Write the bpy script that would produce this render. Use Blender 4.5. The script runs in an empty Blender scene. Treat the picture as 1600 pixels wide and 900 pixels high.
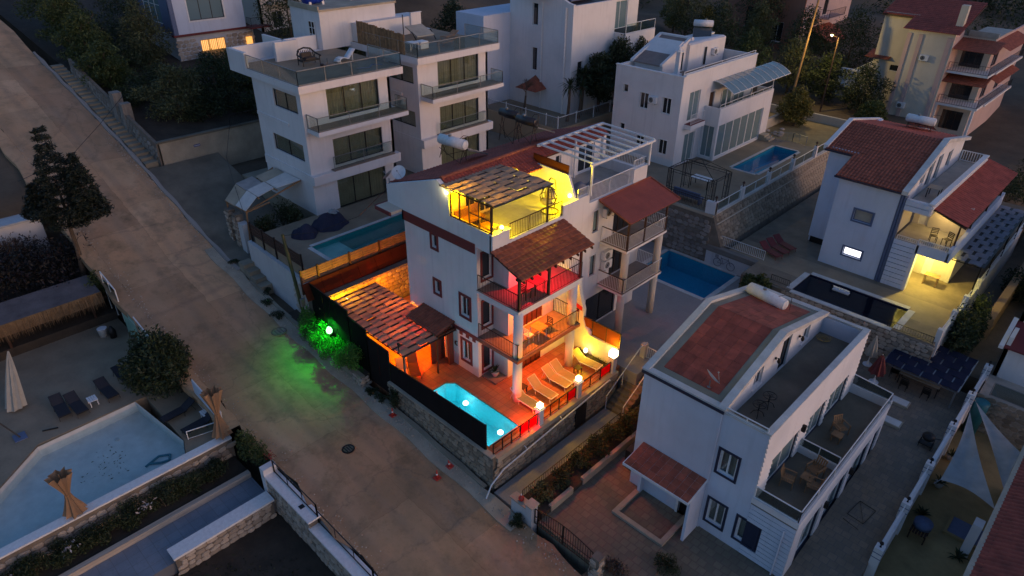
import bpy, bmesh, math, random
import numpy as np
from mathutils import Matrix, Vector
random.seed(7); np.random.seed(7)
R = math.radians
sc = bpy.context.scene
col = sc.collection

# ------------------------------------------------------------------ camera, world, sun, exposure
# World frame: X runs down the road, Y runs up the plots to the right, Z up; the lit patio floor is z = 0.
cam_d = bpy.data.cameras.new('camera'); cam = bpy.data.objects.new('camera', cam_d); col.objects.link(cam)
cam_d.lens = 24.0; cam_d.sensor_width = 36.0; cam_d.clip_start = 0.5; cam_d.clip_end = 900
_p, _r, _y = R(30.8), R(-0.7), R(46.1)
_right = Vector((math.sin(_y), math.cos(_y), 0)); _fg = Vector((-math.cos(_y), math.sin(_y), 0))
_fwd = _fg * math.cos(_p) + Vector((0, 0, -math.sin(_p))); _down = _fwd.cross(_right)
_cx = _right * math.cos(_r) + _down * math.sin(_r); _cy = -(_down * math.cos(_r) - _right * math.sin(_r)); _cz = -_fwd
cam.matrix_world = Matrix(((_cx.x, _cy.x, _cz.x, 20.1), (_cx.y, _cy.y, _cz.y, -21.3), (_cx.z, _cy.z, _cz.z, 25.0), (0, 0, 0, 1)))
sc.camera = cam
w = bpy.data.worlds.new('World'); sc.world = w; w.use_nodes = True
nt = w.node_tree; bg = nt.nodes['Background']; sky = nt.nodes.new('ShaderNodeTexSky')
sky.sky_type = 'NISHITA'; sky.sun_disc = False; sky.sun_elevation = R(4); sky.sun_rotation = R(75)
sky.altitude = 50; sky.air_density = 1.0; sky.dust_density = 1.5; sky.ozone_density = 3.0
tint = nt.nodes.new('ShaderNodeMix'); tint.data_type = 'RGBA'; tint.blend_type = 'MULTIPLY'; tint.inputs[0].default_value = 1; tint.inputs[7].default_value = (1.0, .87, .94, 1)
nt.links.new(sky.outputs[0], tint.inputs[6]); nt.links.new(tint.outputs[2], bg.inputs[0]); bg.inputs[1].default_value = 0.15
sun_d = bpy.data.lights.new('sun', 'SUN'); sun = bpy.data.objects.new('sun', sun_d); col.objects.link(sun)
sun_d.energy = 0.15; sun_d.angle = R(40); sun_d.color = (1.0, .62, .52)
_sd = Vector((math.sin(R(75)) * math.cos(R(12)), math.cos(R(75)) * math.cos(R(12)), math.sin(R(12))))
sun.rotation_euler = (-_sd).to_track_quat('-Z', 'Y').to_euler(); sun.location = (30, 20, 60)
sc.view_settings.view_transform = 'Standard'; sc.view_settings.look = 'None'
sc.view_settings.exposure = 1.15; sc.view_settings.gamma = 1.0; sc.view_settings.use_curve_mapping = False
sc.render.engine = 'CYCLES'; cy = sc.cycles
cy.use_denoising = True
try: cy.denoiser = 'OPENIMAGEDENOISE'
except Exception: pass
cy.max_bounces = 6; cy.diffuse_bounces = 3; cy.glossy_bounces = 3; cy.transmission_bounces = 4; cy.transparent_max_bounces = 12
cy.sample_clamp_indirect = 4; cy.sample_clamp_direct = 0; cy.caustics_reflective = False; cy.caustics_refractive = False
cy.use_light_tree = True

# ------------------------------------------------------------------ materials
MATS = {}
def node_mat(name):
    m = bpy.data.materials.new(name); m.use_nodes = True
    t = m.node_tree; b = t.nodes['Principled BSDF']; MATS[name] = m
    return m, t, b
def N(t, typ, **k):
    n = t.nodes.new(typ)
    for a, v in k.items():
        if a.startswith('i_'): n.inputs[int(a[2:])].default_value = v
        else: setattr(n, a, v)
    return n
def ramp(t, src, stops):
    r = N(t, 'ShaderNodeValToRGB'); e = r.color_ramp.elements
    while len(e) > 1: e.remove(e[-1])
    e[0].position = stops[0][0]; e[0].color = (*stops[0][1], 1)
    for p, c in stops[1:]:
        x = e.new(p); x.color = (*c, 1)
    t.links.new(src, r.inputs[0]); return r.outputs[0]
def noise(t, scale, detail=5, rough=.6, coord='Object'):
    tc = N(t, 'ShaderNodeTexCoord'); n = N(t, 'ShaderNodeTexNoise'); n.inputs['Scale'].default_value = scale
    n.inputs['Detail'].default_value = detail; n.inputs['Roughness'].default_value = rough
    t.links.new(tc.outputs[coord], n.inputs['Vector']); return n
def mixc(t, a, b, fac, mode='MIX'):
    m = N(t, 'ShaderNodeMix', data_type='RGBA', blend_type=mode)
    for s, v in ((m.inputs[6], a), (m.inputs[7], b), (m.inputs[0], fac)):
        if hasattr(v, 'is_output'): t.links.new(v, s)
        elif isinstance(v, (tuple, list)): s.default_value = (*v, 1) if len(v) == 3 else v
        else: s.default_value = v
    return m.outputs[2]
def bump(t, b, h, strength=.3, dist=.02):
    bn = N(t, 'ShaderNodeBump'); bn.inputs['Strength'].default_value = strength; bn.inputs['Distance'].default_value = dist
    t.links.new(h, bn.inputs['Height']); t.links.new(bn.outputs[0], b.inputs['Normal'])
def sc3(c, k): return tuple(min(1, v * k) for v in c)
def rough_mat(name, c, var=.22, scale=1.2, rough=.85, bumpk=.25, fine=18, metal=0, bdist=.01, piece=0):
    m, t, b = node_mat(name); n1 = noise(t, scale); n2 = noise(t, fine, 4)
    c1 = ramp(t, n1.outputs['Fac'], [(.3, sc3(c, 1 - var)), (.7, sc3(c, 1 + var * .6))])
    c2 = mixc(t, c1, sc3(c, .72), ramp(t, n2.outputs['Fac'], [(.52, (0, 0, 0)), (.8, (.6, .6, .6))]))
    if piece: oi = N(t, 'ShaderNodeObjectInfo'); c2 = mixc(t, c2, ramp(t, oi.outputs['Random'], [(0, (1 - piece,) * 3), (1, (1, 1, 1))]), 1.0, 'MULTIPLY')
    t.links.new(c2, b.inputs['Base Color']); b.inputs['Roughness'].default_value = rough; b.inputs['Metallic'].default_value = metal
    if bumpk: bump(t, b, n2.outputs['Fac'], bumpk, bdist)
    return m
def plain(name, c, rough=.5, metal=0, var=.12, scale=6):
    return rough_mat(name, c, var, scale, rough, 0, 40, metal)
def stucco(name, c):                                     # painted render with rain streaks and blotches
    m, t, b = node_mat(name); tc = N(t, 'ShaderNodeTexCoord'); mp = N(t, 'ShaderNodeMapping')
    mp.inputs['Scale'].default_value = (2.2, 2.2, .18); t.links.new(tc.outputs['Object'], mp.inputs[0])
    st = N(t, 'ShaderNodeTexNoise'); st.inputs['Scale'].default_value = 1.6; st.inputs['Detail'].default_value = 6
    t.links.new(mp.outputs[0], st.inputs['Vector']); n1 = noise(t, .35); n2 = noise(t, 60, 3)
    a = mixc(t, c, sc3(c, .74), ramp(t, st.outputs['Fac'], [(.53, (0, 0, 0)), (.80, (.50, .50, .50))]))
    a = mixc(t, a, sc3(c, .82), ramp(t, n1.outputs['Fac'], [(.45, (0, 0, 0)), (.7, (.7, .7, .7))]))
    t.links.new(a, b.inputs['Base Color']); b.inputs['Roughness'].default_value = .9
    bump(t, b, n2.outputs['Fac'], .35, .006); return m
def tilemat(name, c, c2, size, gap=.02, gapc=(.10, .09, .08), rough=.6, offset=0.0, ratio=1.0, var=.5):
    m, t, b = node_mat(name); tc = N(t, 'ShaderNodeTexCoord'); br = N(t, 'ShaderNodeTexBrick', offset=offset)
    br.inputs['Scale'].default_value = 1.0; br.inputs['Brick Width'].default_value = size; br.inputs['Row Height'].default_value = size * ratio
    br.inputs['Mortar Size'].default_value = gap; br.inputs['Mortar Smooth'].default_value = .3
    br.inputs['Color1'].default_value = (*c, 1); br.inputs['Color2'].default_value = (*c2, 1); br.inputs['Mortar'].default_value = (*gapc, 1)
    t.links.new(tc.outputs['Object'], br.inputs['Vector']); n = noise(t, .8); n2 = noise(t, 9)
    a = mixc(t, br.outputs['Color'], sc3(c, .45), ramp(t, n.outputs['Fac'], [(.42, (0, 0, 0)), (.75, (var, var, var))]))
    a = mixc(t, a, sc3(c, .6), ramp(t, n2.outputs['Fac'], [(.5, (0, 0, 0)), (.8, (.5, .5, .5))]))
    t.links.new(a, b.inputs['Base Color']); b.inputs['Roughness'].default_value = rough
    inv = N(t, 'ShaderNodeMath', operation='SUBTRACT'); inv.inputs[0].default_value = 1; t.links.new(br.outputs['Fac'], inv.inputs[1])
    bump(t, b, inv.outputs[0], .5, .008); return m
def leafmat(name, c, c2, trans=.25):
    m, t, b = node_mat(name); gi = N(t, 'ShaderNodeNewGeometry'); n = noise(t, 1.1)
    rnd = ramp(t, gi.outputs['Random Per Island'], [(0, sc3(c, .6)), (.6, c), (1, c2)])
    a = mixc(t, rnd, sc3(c, .45), ramp(t, n.outputs['Fac'], [(.4, (0, 0, 0)), (.7, (.8, .8, .8))]))
    t.links.new(a, b.inputs['Base Color']); b.inputs['Roughness'].default_value = .6
    tr = N(t, 'ShaderNodeBsdfTranslucent'); t.links.new(a, tr.inputs[0]); mx = N(t, 'ShaderNodeMixShader'); mx.inputs[0].default_value = trans
    t.links.new(b.outputs[0], mx.inputs[1]); t.links.new(tr.outputs[0], mx.inputs[2]); t.links.new(mx.outputs[0], t.nodes['Material Output'].inputs[0])
    return m
def glassmat(name, tint, gloss=.25, rough=.03):          # thin clear pane: see-through with a Fresnel-like reflection
    m, t, b = node_mat(name); t.nodes.remove(b); tp = N(t, 'ShaderNodeBsdfTransparent'); tp.inputs[0].default_value = (*tint, 1)
    gl = N(t, 'ShaderNodeBsdfGlossy'); gl.inputs['Roughness'].default_value = rough; gl.inputs[0].default_value = (.9, .95, 1, 1)
    lw = N(t, 'ShaderNodeLayerWeight'); lw.inputs[0].default_value = gloss; mx = N(t, 'ShaderNodeMixShader')
    t.links.new(lw.outputs[1], mx.inputs[0]); t.links.new(tp.outputs[0], mx.inputs[1]); t.links.new(gl.outputs[0], mx.inputs[2])
    t.links.new(mx.outputs[0], t.nodes['Material Output'].inputs[0]); return m
def watermat(name, tint, scale=1.6, strength=.12):
    m = glassmat(name, tint, .05, .06); t = m.node_tree; n = noise(t, scale, 3)
    gl = [x for x in t.nodes if x.type == 'BSDF_GLOSSY'][0]; bn = N(t, 'ShaderNodeBump'); bn.inputs['Strength'].default_value = strength; bn.inputs['Distance'].default_value = .05
    t.links.new(n.outputs['Fac'], bn.inputs['Height']); t.links.new(bn.outputs[0], gl.inputs['Normal']); return m
def emis(name, c, s):
    m, t, b = node_mat(name); b.inputs['Base Color'].default_value = (.8, .8, .8, 1); b.inputs['Emission Color'].default_value = (*c, 1); b.inputs['Emission Strength'].default_value = s
    return m
def fabric(name, c, trans=.5, fold=0):                   # thin cloth that lets lamplight through
    m, t, b = node_mat(name); n = noise(t, 1.3); a = ramp(t, n.outputs['Fac'], [(.3, sc3(c, .82)), (.7, sc3(c, 1.08))])
    t.links.new(a, b.inputs['Base Color']); b.inputs['Roughness'].default_value = .9; b.inputs['Specular IOR Level'].default_value = .1
    tr = N(t, 'ShaderNodeBsdfTranslucent'); t.links.new(a, tr.inputs[0]); mx = N(t, 'ShaderNodeMixShader'); mx.inputs[0].default_value = trans
    t.links.new(b.outputs[0], mx.inputs[1]); t.links.new(tr.outputs[0], mx.inputs[2]); t.links.new(mx.outputs[0], t.nodes['Material Output'].inputs[0])
    return m
def stonemat(name, c, c2):
    m, t, b = node_mat(name); oi = N(t, 'ShaderNodeObjectInfo'); n = noise(t, 3.5, 6, .7, 'Generated'); n2 = noise(t, 30, 4)
    a = ramp(t, oi.outputs['Random'], [(0, sc3(c, .65)), (.5, c), (1, c2)])
    a = mixc(t, a, sc3(c, .45), ramp(t, n.outputs['Fac'], [(.45, (0, 0, 0)), (.75, (.8, .8, .8))]))
    t.links.new(a, b.inputs['Base Color']); b.inputs['Roughness'].default_value = .95; bump(t, b, n2.outputs['Fac'], .6, .02); return m

stucco('white_wall', (.74, .73, .74)); stucco('cream_wall', (.62, .56, .47)); stucco('blue_wall', (.60, .66, .78)); stucco('grey_wall', (.55, .56, .58))
stucco('brick_red_wall', (.34, .15, .10)); stucco('pink_wall', (.55, .40, .38)); stucco('beige_wall', (.55, .50, .42)); stucco('ochre_wall', (.50, .33, .20))
plain('white_paint', (.78, .78, .78), .45); plain('white_plastic', (.75, .76, .78), .4); plain('dark_red', (.17, .030, .032), .7); plain('red_trim', (.16, .028, .030), .65)
plain('black_metal', (.018, .016, .016), .45, .3); plain('brown_metal', (.05, .028, .02), .5, .2); plain('grey_metal', (.30, .31, .32), .4, .7); plain('steel', (.5, .5, .52), .3, .9)
plain('navy_trim', (.02, .028, .06), .5); plain('slate_blue', (.11, .15, .26), .6); plain('dark_wood', (.05, .022, .014), .6); plain('door_red', (.13, .035, .022), .55)
rough_mat('wood', (.28, .15, .07), .35, 2.5, .7, .2, 30); rough_mat('teak', (.33, .18, .085), .3, 3, .6, .15, 35); rough_mat('bamboo', (.40, .24, .12), .4, 4, .75, .2, 25, piece=.45); rough_mat('fence_wood', (.22, .13, .075), .35, 2.0, .8, .3, 16)
rough_mat('concrete', (.30, .265, .20), .3, .5, .9, .3, 8); rough_mat('pale_concrete', (.44, .38, .29), .25, .7, .9, .25, 9); rough_mat('dark_concrete', (.19, .165, .125), .4, .4, .9, .3, 6)
rough_mat('paving_stone', (.24, .185, .13), .3, .7, .8, .25, 5); rough_mat('deck_tile', (.30, .23, .155), .25, .6, .75, .15, 6); rough_mat('roof_felt', (.26, .20, .18), .25, .8, .9, .2, 14)
rough_mat('coping', (.62, .60, .57), .2, 1.2, .8, .2, 14); rough_mat('soil', (.055, .042, .030), .4, .8, .95, .6, 5, 0, .05); rough_mat('earth', (.12, .09, .06), .4, .25, .95, .5, 3, 0, .06)
rough_mat('balcony_tile', (.26, .20, .16), .2, 2, .55, .1, 12); rough_mat('terrace_tile', (.40, .38, .34), .2, 1.5, .6, .1, 10); rough_mat('lamp_tinted_paving', (.36, .265, .12), .3, .9, .85, .25, 6)  # last one: yellow lamplight of the yards put into the paving colour
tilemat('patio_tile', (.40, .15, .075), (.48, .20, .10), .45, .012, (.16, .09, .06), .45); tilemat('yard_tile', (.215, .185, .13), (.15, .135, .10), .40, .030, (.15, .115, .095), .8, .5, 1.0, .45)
tilemat('grey_yard_tile', (.27, .205, .145), (.20, .16, .12), .40, .018, (.15, .13, .12), .8, .5); tilemat('light_tile', (.33, .30, .28), (.30, .275, .26), .60, .010, (.34, .31, .30), .5, 0, 1, .15)
tilemat('blue_path_tile', (.24, .27, .32), (.21, .24, .29), .60, .010, (.15, .16, .18), .6); tilemat('red_roof_sheet', (.33, .075, .05), (.29, .065, .045), .50, .008, (.22, .06, .045), .7, 0, .8, .35)
rough_mat('roof_tile_red', (.42, .088, .056), .4, 1.8, .75, .3, 14, piece=.35); rough_mat('roof_tile_brown', (.32, .092, .05), .4, 2.5, .7, .25, 14, piece=.3); rough_mat('roof_tile_orange', (.40, .11, .06), .4, 2.2, .75, .3, 14, piece=.35)
stonemat('stone', (.36, .29, .21), (.46, .38, .29)); stonemat('stone_grey', (.28, .25, .22), (.37, .34, .31)); stonemat('stone_pale', (.48, .40, .32), (.56, .48, .40)); rough_mat('mortar', (.20, .165, .13), .3, 2, .95, .4, 20)
leafmat('leaf_dark', (.038, .060, .022), (.075, .10, .035)); leafmat('leaf_mid', (.070, .105, .028), (.14, .17, .05)); leafmat('leaf_olive', (.11, .125, .05), (.18, .19, .08)); leafmat('leaf_yellow', (.16, .15, .03), (.30, .26, .05))
leafmat('leaf_pine', (.012, .022, .013), (.024, .036, .018), .05); leafmat('leaf_purple', (.018, .018, .016), (.035, .018, .028)); leafmat('leaf_bright', (.10, .28, .05), (.20, .45, .09), .4); leafmat('twig', (.13, .09, .07), (.18, .13, .10), 0); leafmat('petal_white', (.6, .55, .55), (.75, .68, .68)); leafmat('petal_red', (.35, .03, .04), (.5, .05, .06)); leafmat('grass_blade', (.035, .050, .018), (.06, .075, .025))
rough_mat('bark', (.12, .085, .06), .4, 6, .95, .6, 30, 0, .03); rough_mat('thatch', (.20, .13, .07), .45, 1.2, .95, .6, 12, 0, .03); rough_mat('thatch_top', (.13, .12, .13), .4, .8, .95, .6, 9, 0, .03)
glassmat('clear_glass', (.86, .91, .89), .16); glassmat('tinted_glass', (.55, .62, .62), .22); glassmat('amber_glass', (.95, .72, .45), .15)
m, t, b = node_mat('window_glass'); b.inputs['Base Color'].default_value = (.018, .022, .028, 1); b.inputs['Roughness'].default_value = .06; b.inputs['Specular IOR Level'].default_value = .8
m, t, b = node_mat('pale_glass'); b.inputs['Base Color'].default_value = (.16, .24, .26, 1); b.inputs['Roughness'].default_value = .06; b.inputs['Specular IOR Level'].default_value = .9
fabric('curtain_olive', (.42, .37, .23), .3); fabric('curtain_white', (.55, .55, .55), .4); fabric('parasol_cream', (.52, .49, .42), .2); fabric('sail_grey', (.48, .50, .50), .25); fabric('blind', (.45, .44, .40), .3)
fabric('lounger_cream', (.46, .36, .23), .15); fabric('lounger_dark', (.045, .048, .060), .1); fabric('umbrella_brown', (.40, .25, .15), .2); fabric('cover_navy', (.045, .045, .075), .02); fabric('panel_slate', (.58, .44, .33), .5); fabric('panel_roof', (.62, .46, .33), .42); fabric('panel_grey', (.30, .30, .34), .1); fabric('panel_navy', (.020, .026, .055), .05); fabric('screen_green', (.008, .010, .009), .1); fabric('screen_black', (.020, .016, .016), .05); fabric('screen_brown', (.075, .020, .012), .2); fabric('screen_mint', (.40, .62, .50), .3); fabric('panel_orange', (.42, .12, .04), .55)
watermat('water_clear', (.86, .96, .97)); watermat('water_teal', (.45, .85, .85)); watermat('water_blue', (.40, .85, .97)); watermat('water_dark', (.25, .30, .45))
plain('basin_turquoise', (.22, .62, .66), .5); plain('basin_teal', (.03, .40, .40), .5); plain('basin_blue', (.02, .38, .52), .5); plain('basin_navy', (.012, .018, .06), .5); plain('basin_white', (.66, .64, .61), .6, 0, .15, 1.5)
plain('blue_tank', (.010, .045, .42), .4); plain('solar_panel', (.09, .10, .10), .12, .3); plain('tank_black', (.03, .026, .03), .4); plain('cone_red', (.55, .05, .035), .5); plain('pot', (.30, .13, .08), .8); plain('pot_white', (.6, .58, .55), .7); plain('cushion', (.62, .52, .30), .8); plain('rattan', (.02, .018, .018), .7); plain('teal_paint', (.02, .16, .20), .5); plain('lamp_glass_off', (.5, .5, .48), .3); plain('sign_blue', (.03, .05, .25), .5); plain('print_red', (.5, .06, .06), .5); plain('paper', (.7, .7, .68), .7); plain('car_white', (.62, .65, .68), .3); plain('hose', (.45, .30, .08), .6); plain('flag_red', (.62, .015, .02), .7)
emis('glow_yellow', (1, .80, .25), 2.2); emis('glow_warm', (1, .80, .40), 3.0); emis('glow_green', (.25, 1, .30), 2.5); emis('glow_white', (.95, .93, 1), 1.0); emis('glow_pool', (.65, 1, 1), 2.5); emis('glow_window', (1, .42, .03), .55); emis('glow_amber', (1, .70, .25), .5); emis('glow_red', (1, .03, .02), 2.0)
# ------------------------------------------------------------------ helpers
INV = {}; LAMP = 3.0
def tag(o, label, cat, group=None, kind=None):
    if label: o['label'] = label
    if cat: o['category'] = cat
    if group: o['group'] = group
    if kind: o['kind'] = kind
    return o
def thing(name, label, cat, loc=(0, 0, 0), group=None, local=False, rz=0):
    """Empty at a thing's base. Parts are modelled in world coordinates unless local=True."""
    e = bpy.data.objects.new(name, None); col.objects.link(e); e.location = loc; e.rotation_euler = (0, 0, rz); e.empty_display_size = .2
    if not local: INV[e.name] = Matrix.Translation(-Vector(loc))
    return tag(e, label, cat, group)
class MB:
    def __init__(s): s.v = []; s.f = []
    def add(s, vs, fs):
        k = len(s.v); s.v += [tuple(p) for p in vs]; s.f += [tuple(i + k for i in f) for f in fs]; return s
    def box(s, x0, x1, y0, y1, z0, z1):
        x0, x1 = min(x0, x1), max(x0, x1); y0, y1 = min(y0, y1), max(y0, y1); z0, z1 = min(z0, z1), max(z0, z1)
        return s.add([(x0, y0, z0), (x1, y0, z0), (x1, y1, z0), (x0, y1, z0), (x0, y0, z1), (x1, y0, z1), (x1, y1, z1), (x0, y1, z1)],
                     [(0, 3, 2, 1), (4, 5, 6, 7), (0, 1, 5, 4), (1, 2, 6, 5), (2, 3, 7, 6), (3, 0, 4, 7)])
    def hexa(s, p):                                      # 8 corners: bottom ring then top ring
        return s.add(p, [(0, 3, 2, 1), (4, 5, 6, 7), (0, 1, 5, 4), (1, 2, 6, 5), (2, 3, 7, 6), (3, 0, 4, 7)])
    def slab(s, pts, th):                                # polygon (any tilt) given thickness downwards
        n = len(pts); top = [tuple(p) for p in pts]; bot = [(p[0], p[1], p[2] - th) for p in pts]
        return s.add(top + bot, [tuple(range(n)), tuple(range(2 * n - 1, n - 1, -1))] + [(i, i + n, (i + 1) % n + n, (i + 1) % n) for i in range(n)])
    def prism(s, poly, axis, a, b):                      # poly of (u, z) extruded along 'X' (u=y) or 'Y' (u=x) or 'Z' (poly = xy)
        n = len(poly); P = (lambda u, z, c: (c, u, z)) if axis == 'X' else (lambda u, z, c: (u, c, z)) if axis == 'Y' else (lambda u, z, c: (u, z, c))
        vs = [P(u, z, a) for u, z in poly] + [P(u, z, b) for u, z in poly]
        return s.add(vs, [tuple(range(n - 1, -1, -1)), tuple(range(n, 2 * n))] + [(i, (i + 1) % n, (i + 1) % n + n, i + n) for i in range(n)])
    def cyl(s, p0, p1, r0, r1=None, n=10):
        r1 = r0 if r1 is None else r1; p0 = Vector(p0); p1 = Vector(p1); d = (p1 - p0).normalized()
        a = d.orthogonal().normalized(); b = d.cross(a); vs = []
        for p, r in ((p0, r0), (p1, r1)):
            for i in range(n):
                t = 2 * math.pi * i / n; vs.append(p + a * (r * math.cos(t)) + b * (r * math.sin(t)))
        return s.add(vs, [tuple(range(n - 1, -1, -1)), tuple(range(n, 2 * n))] + [(i, (i + 1) % n, (i + 1) % n + n, i + n) for i in range(n)])
    def bar(s, p0, p1, r=.02, n=4): return s.cyl(p0, p1, r, r, n)
    def tube(s, pts, r, n=6):
        rs = r if isinstance(r, (list, tuple)) else [r] * len(pts)
        for i in range(len(pts) - 1): s.cyl(pts[i], pts[i + 1], rs[i], rs[i + 1], n)
        return s
    def ball(s, c, r, nu=12, nv=8, sz=1.0):
        vs = [(c[0], c[1], c[2] + r * sz)]; fs = []
        for j in range(1, nv):
            ph = math.pi * j / nv
            for i in range(nu):
                t = 2 * math.pi * i / nu; vs.append((c[0] + r * math.sin(ph) * math.cos(t), c[1] + r * math.sin(ph) * math.sin(t), c[2] + r * sz * math.cos(ph)))
        vs.append((c[0], c[1], c[2] - r * sz)); e = len(vs) - 1
        for i in range(nu):
            k = (i + 1) % nu; fs.append((0, 1 + i, 1 + k)); fs.append((e, e - nu + k, e - nu + i))
            for j in range(nv - 2): a = 1 + j * nu; fs.append((a + i, a + nu + i, a + nu + k, a + k))
        return s.add(vs, fs)
    def lathe(s, c, prof, n=12):                         # prof: (r, z) bottom to top
        vs = []; m = len(prof)
        for r, z in prof:
            for i in range(n): t = 2 * math.pi * i / n; vs.append((c[0] + r * math.cos(t), c[1] + r * math.sin(t), c[2] + z))
        fs = [(j * n + i, j * n + (i + 1) % n, (j + 1) * n + (i + 1) % n, (j + 1) * n + i) for j in range(m - 1) for i in range(n)]
        return s.add(vs, fs + [tuple(range(n - 1, -1, -1)), tuple(range((m - 1) * n, m * n))])
    def mesh(s, name='mesh', smooth=False):
        me = bpy.data.meshes.new(name); me.from_pydata(s.v, [], s.f); me.update()
        if smooth: me.polygons.foreach_set('use_smooth', [True] * len(me.polygons))
        return me
    def build(s, name, mat, parent=None, smooth=False, bevel=0): return obj(name, s.mesh(name, smooth), mat, parent, bevel)
def obj(name, me, mat, parent=None, bevel=0):
    if mat and not me.materials: me.materials.append(MATS[mat])
    o = bpy.data.objects.new(name, me); col.objects.link(o)
    if parent:
        o.parent = parent
        if parent.name in INV: o.matrix_parent_inverse = INV[parent.name]
    if bevel:
        b = o.modifiers.new('bevel', 'BEVEL'); b.width = bevel; b.segments = 2; b.limit_method = 'ANGLE'
    return o
def copy_tree(o, parent=None):
    c = o.copy(); col.objects.link(c)
    if parent: c.parent = parent; c.matrix_parent_inverse = o.matrix_parent_inverse.copy()
    for ch in o.children: copy_tree(ch, c)
    return c
def place(proto, used, loc, rz, label, group=None, tilt=None):
    """First call moves the prototype itself, later calls copy it with its parts."""
    o = proto if not used else copy_tree(proto); used.append(o)
    o.location = loc; o.rotation_euler = (tilt[0], tilt[1], rz) if tilt else (0, 0, rz); o['label'] = label
    if group: o['group'] = group
    return o
def struct(name, mb, mat, smooth=False):
    o = mb.build(name, mat, None, smooth); o['kind'] = 'structure'; return o
def light(name, loc, c, w, r=.08, parent=None, spot=0):
    r = .035; d = bpy.data.lights.new(name, 'SPOT' if spot else 'POINT')
    if spot: d.spot_size = R(spot); d.spot_blend = .7
    d.energy = w * LAMP; d.color = c; d.shadow_soft_size = r
    o = bpy.data.objects.new(name, d); col.objects.link(o); o.location = loc
    if parent:
        o.parent = parent
        if parent.name in INV: o.matrix_parent_inverse = INV[parent.name]
    return o
# --- walls with real openings, windows, railings
def bb(mb, ax, c0, c1, u0, u1, z0, z1):
    return mb.box(c0, c1, u0, u1, z0, z1) if ax == 'X' else mb.box(u0, u1, c0, c1, z0, z1)
def wall(parent, ax, c, s, u0, u1, z0, z1, holes=(), mat='white_wall', th=.22, name='wall'):
    mb = MB(); us = sorted({u0, u1, *[h[0] for h in holes], *[h[1] for h in holes]}); zs = sorted({z0, z1, *[h[2] for h in holes], *[h[3] for h in holes]})
    us = [u for u in us if u0 <= u <= u1]; zs = [z for z in zs if z0 <= z <= z1]
    for a, b in zip(us, us[1:]):
        run = None
        for d, e in zip(zs, zs[1:]):
            m = ((a + b) / 2, (d + e) / 2)
            if any(h[0] < m[0] < h[1] and h[2] < m[1] < h[3] for h in holes):
                if run: bb(mb, ax, c - s * th, c, a, b, run[0], run[1]); run = None
            else: run = (run[0], e) if run else (d, e)
        if run: bb(mb, ax, c - s * th, c, a, b, run[0], run[1])
    return mb.build(name, mat, parent)
def window(parent, ax, c, s, u0, u1, z0, z1, n=2, frame='white_paint', glass='window_glass', trim=None, tw=.16, sill=True, curtain=None, fw=.06, name='window', cross=0, rec=.10):
    mb = MB(); a, b = c - s * (rec + .05), c - s * rec
    bb(mb, ax, a, b, u0, u1, z0, z0 + fw); bb(mb, ax, a, b, u0, u1, z1 - fw, z1)
    for i in range(n + 1):
        u = u0 + (u1 - u0 - fw) * i / n; bb(mb, ax, a, b + s * .003, u, u + fw, z0 + fw, z1 - fw)
    for i in range(cross):
        z = z0 + (z1 - z0) * (i + 1) / (cross + 1); bb(mb, ax, a, b - s * .004, u0 + fw, u1 - fw, z - .02, z + .02)
    w_ = mb.build(name, frame, parent)
    bb(MB_ := MB(), ax, a + s * .012, a + s * .022, u0 + .02, u1 - .02, z0 + .02, z1 - .02); MB_.build('pane', glass, w_)
    if curtain:
        mc = MB(); k = int((u1 - u0) / .07); pts = []
        for i in range(k + 1):
            u = u0 + (u1 - u0) * i / k; d = c - s * (rec + .16 + .04 * math.sin(i * 1.9) + .02 * math.sin(i * .7 + u0))
            pts.append((d, u))
        vs = []; 
        for d, u in pts:
            for z in (z0 - .0, z1): vs.append((d, u, z) if ax == 'X' else (u, d, z))
        mc.add(vs, [(2 * i, 2 * i + 1, 2 * i + 3, 2 * i + 2) for i in range(k)]); mc.build('curtain', curtain, w_, True)
        mk = MB(); bb(mk, ax, c - s * (rec + .75), c - s * (rec + .73), u0 - .3, u1 + .3, z0 - .2, z1 + .2); mk.build('room_back', 'dark_concrete', w_)
    if trim:
        mt = MB(); o0, o1 = c, c + s * .035
        bb(mt, ax, o0, o1, u0 - tw, u0, z0 - tw, z1 + tw); bb(mt, ax, o0, o1, u1, u1 + tw, z0 - tw, z1 + tw); bb(mt, ax, o0, o1, u0, u1, z1, z1 + tw); bb(mt, ax, o0, o1, u0, u1, z0 - tw, z0); mt.build('trim', trim, w_)
    elif sill:
        mt = MB(); bb(mt, ax, c, c + s * .07, u0 - .06, u1 + .06, z0 - .06, z0); mt.build('sill', 'white_paint', w_)
    return w_
def railing(parent, pts, h=.95, mat='black_metal', step=.13, r=.012, top=.025, posts=True, name='railing', base=.06, every=0):
    mb = MB()
    for a, b in zip(pts, pts[1:]):
        a = Vector(a); b = Vector(b); L = (b - a).length; up = Vector((0, 0, h)); n = max(2, int(L / step))
        mb.bar(a + up, b + up, top); mb.bar(a + Vector((0, 0, base)), b + Vector((0, 0, base)), r * 1.3)
        for i in range(n + 1):
            p = a.lerp(b, i / n); big = i in (0, n) or (every and i % every == 0); mb.bar(p + Vector((0, 0, 0 if big else base)), p + up, r * (2.0 if big else 1))
    return mb.build(name, mat, parent)
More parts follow.
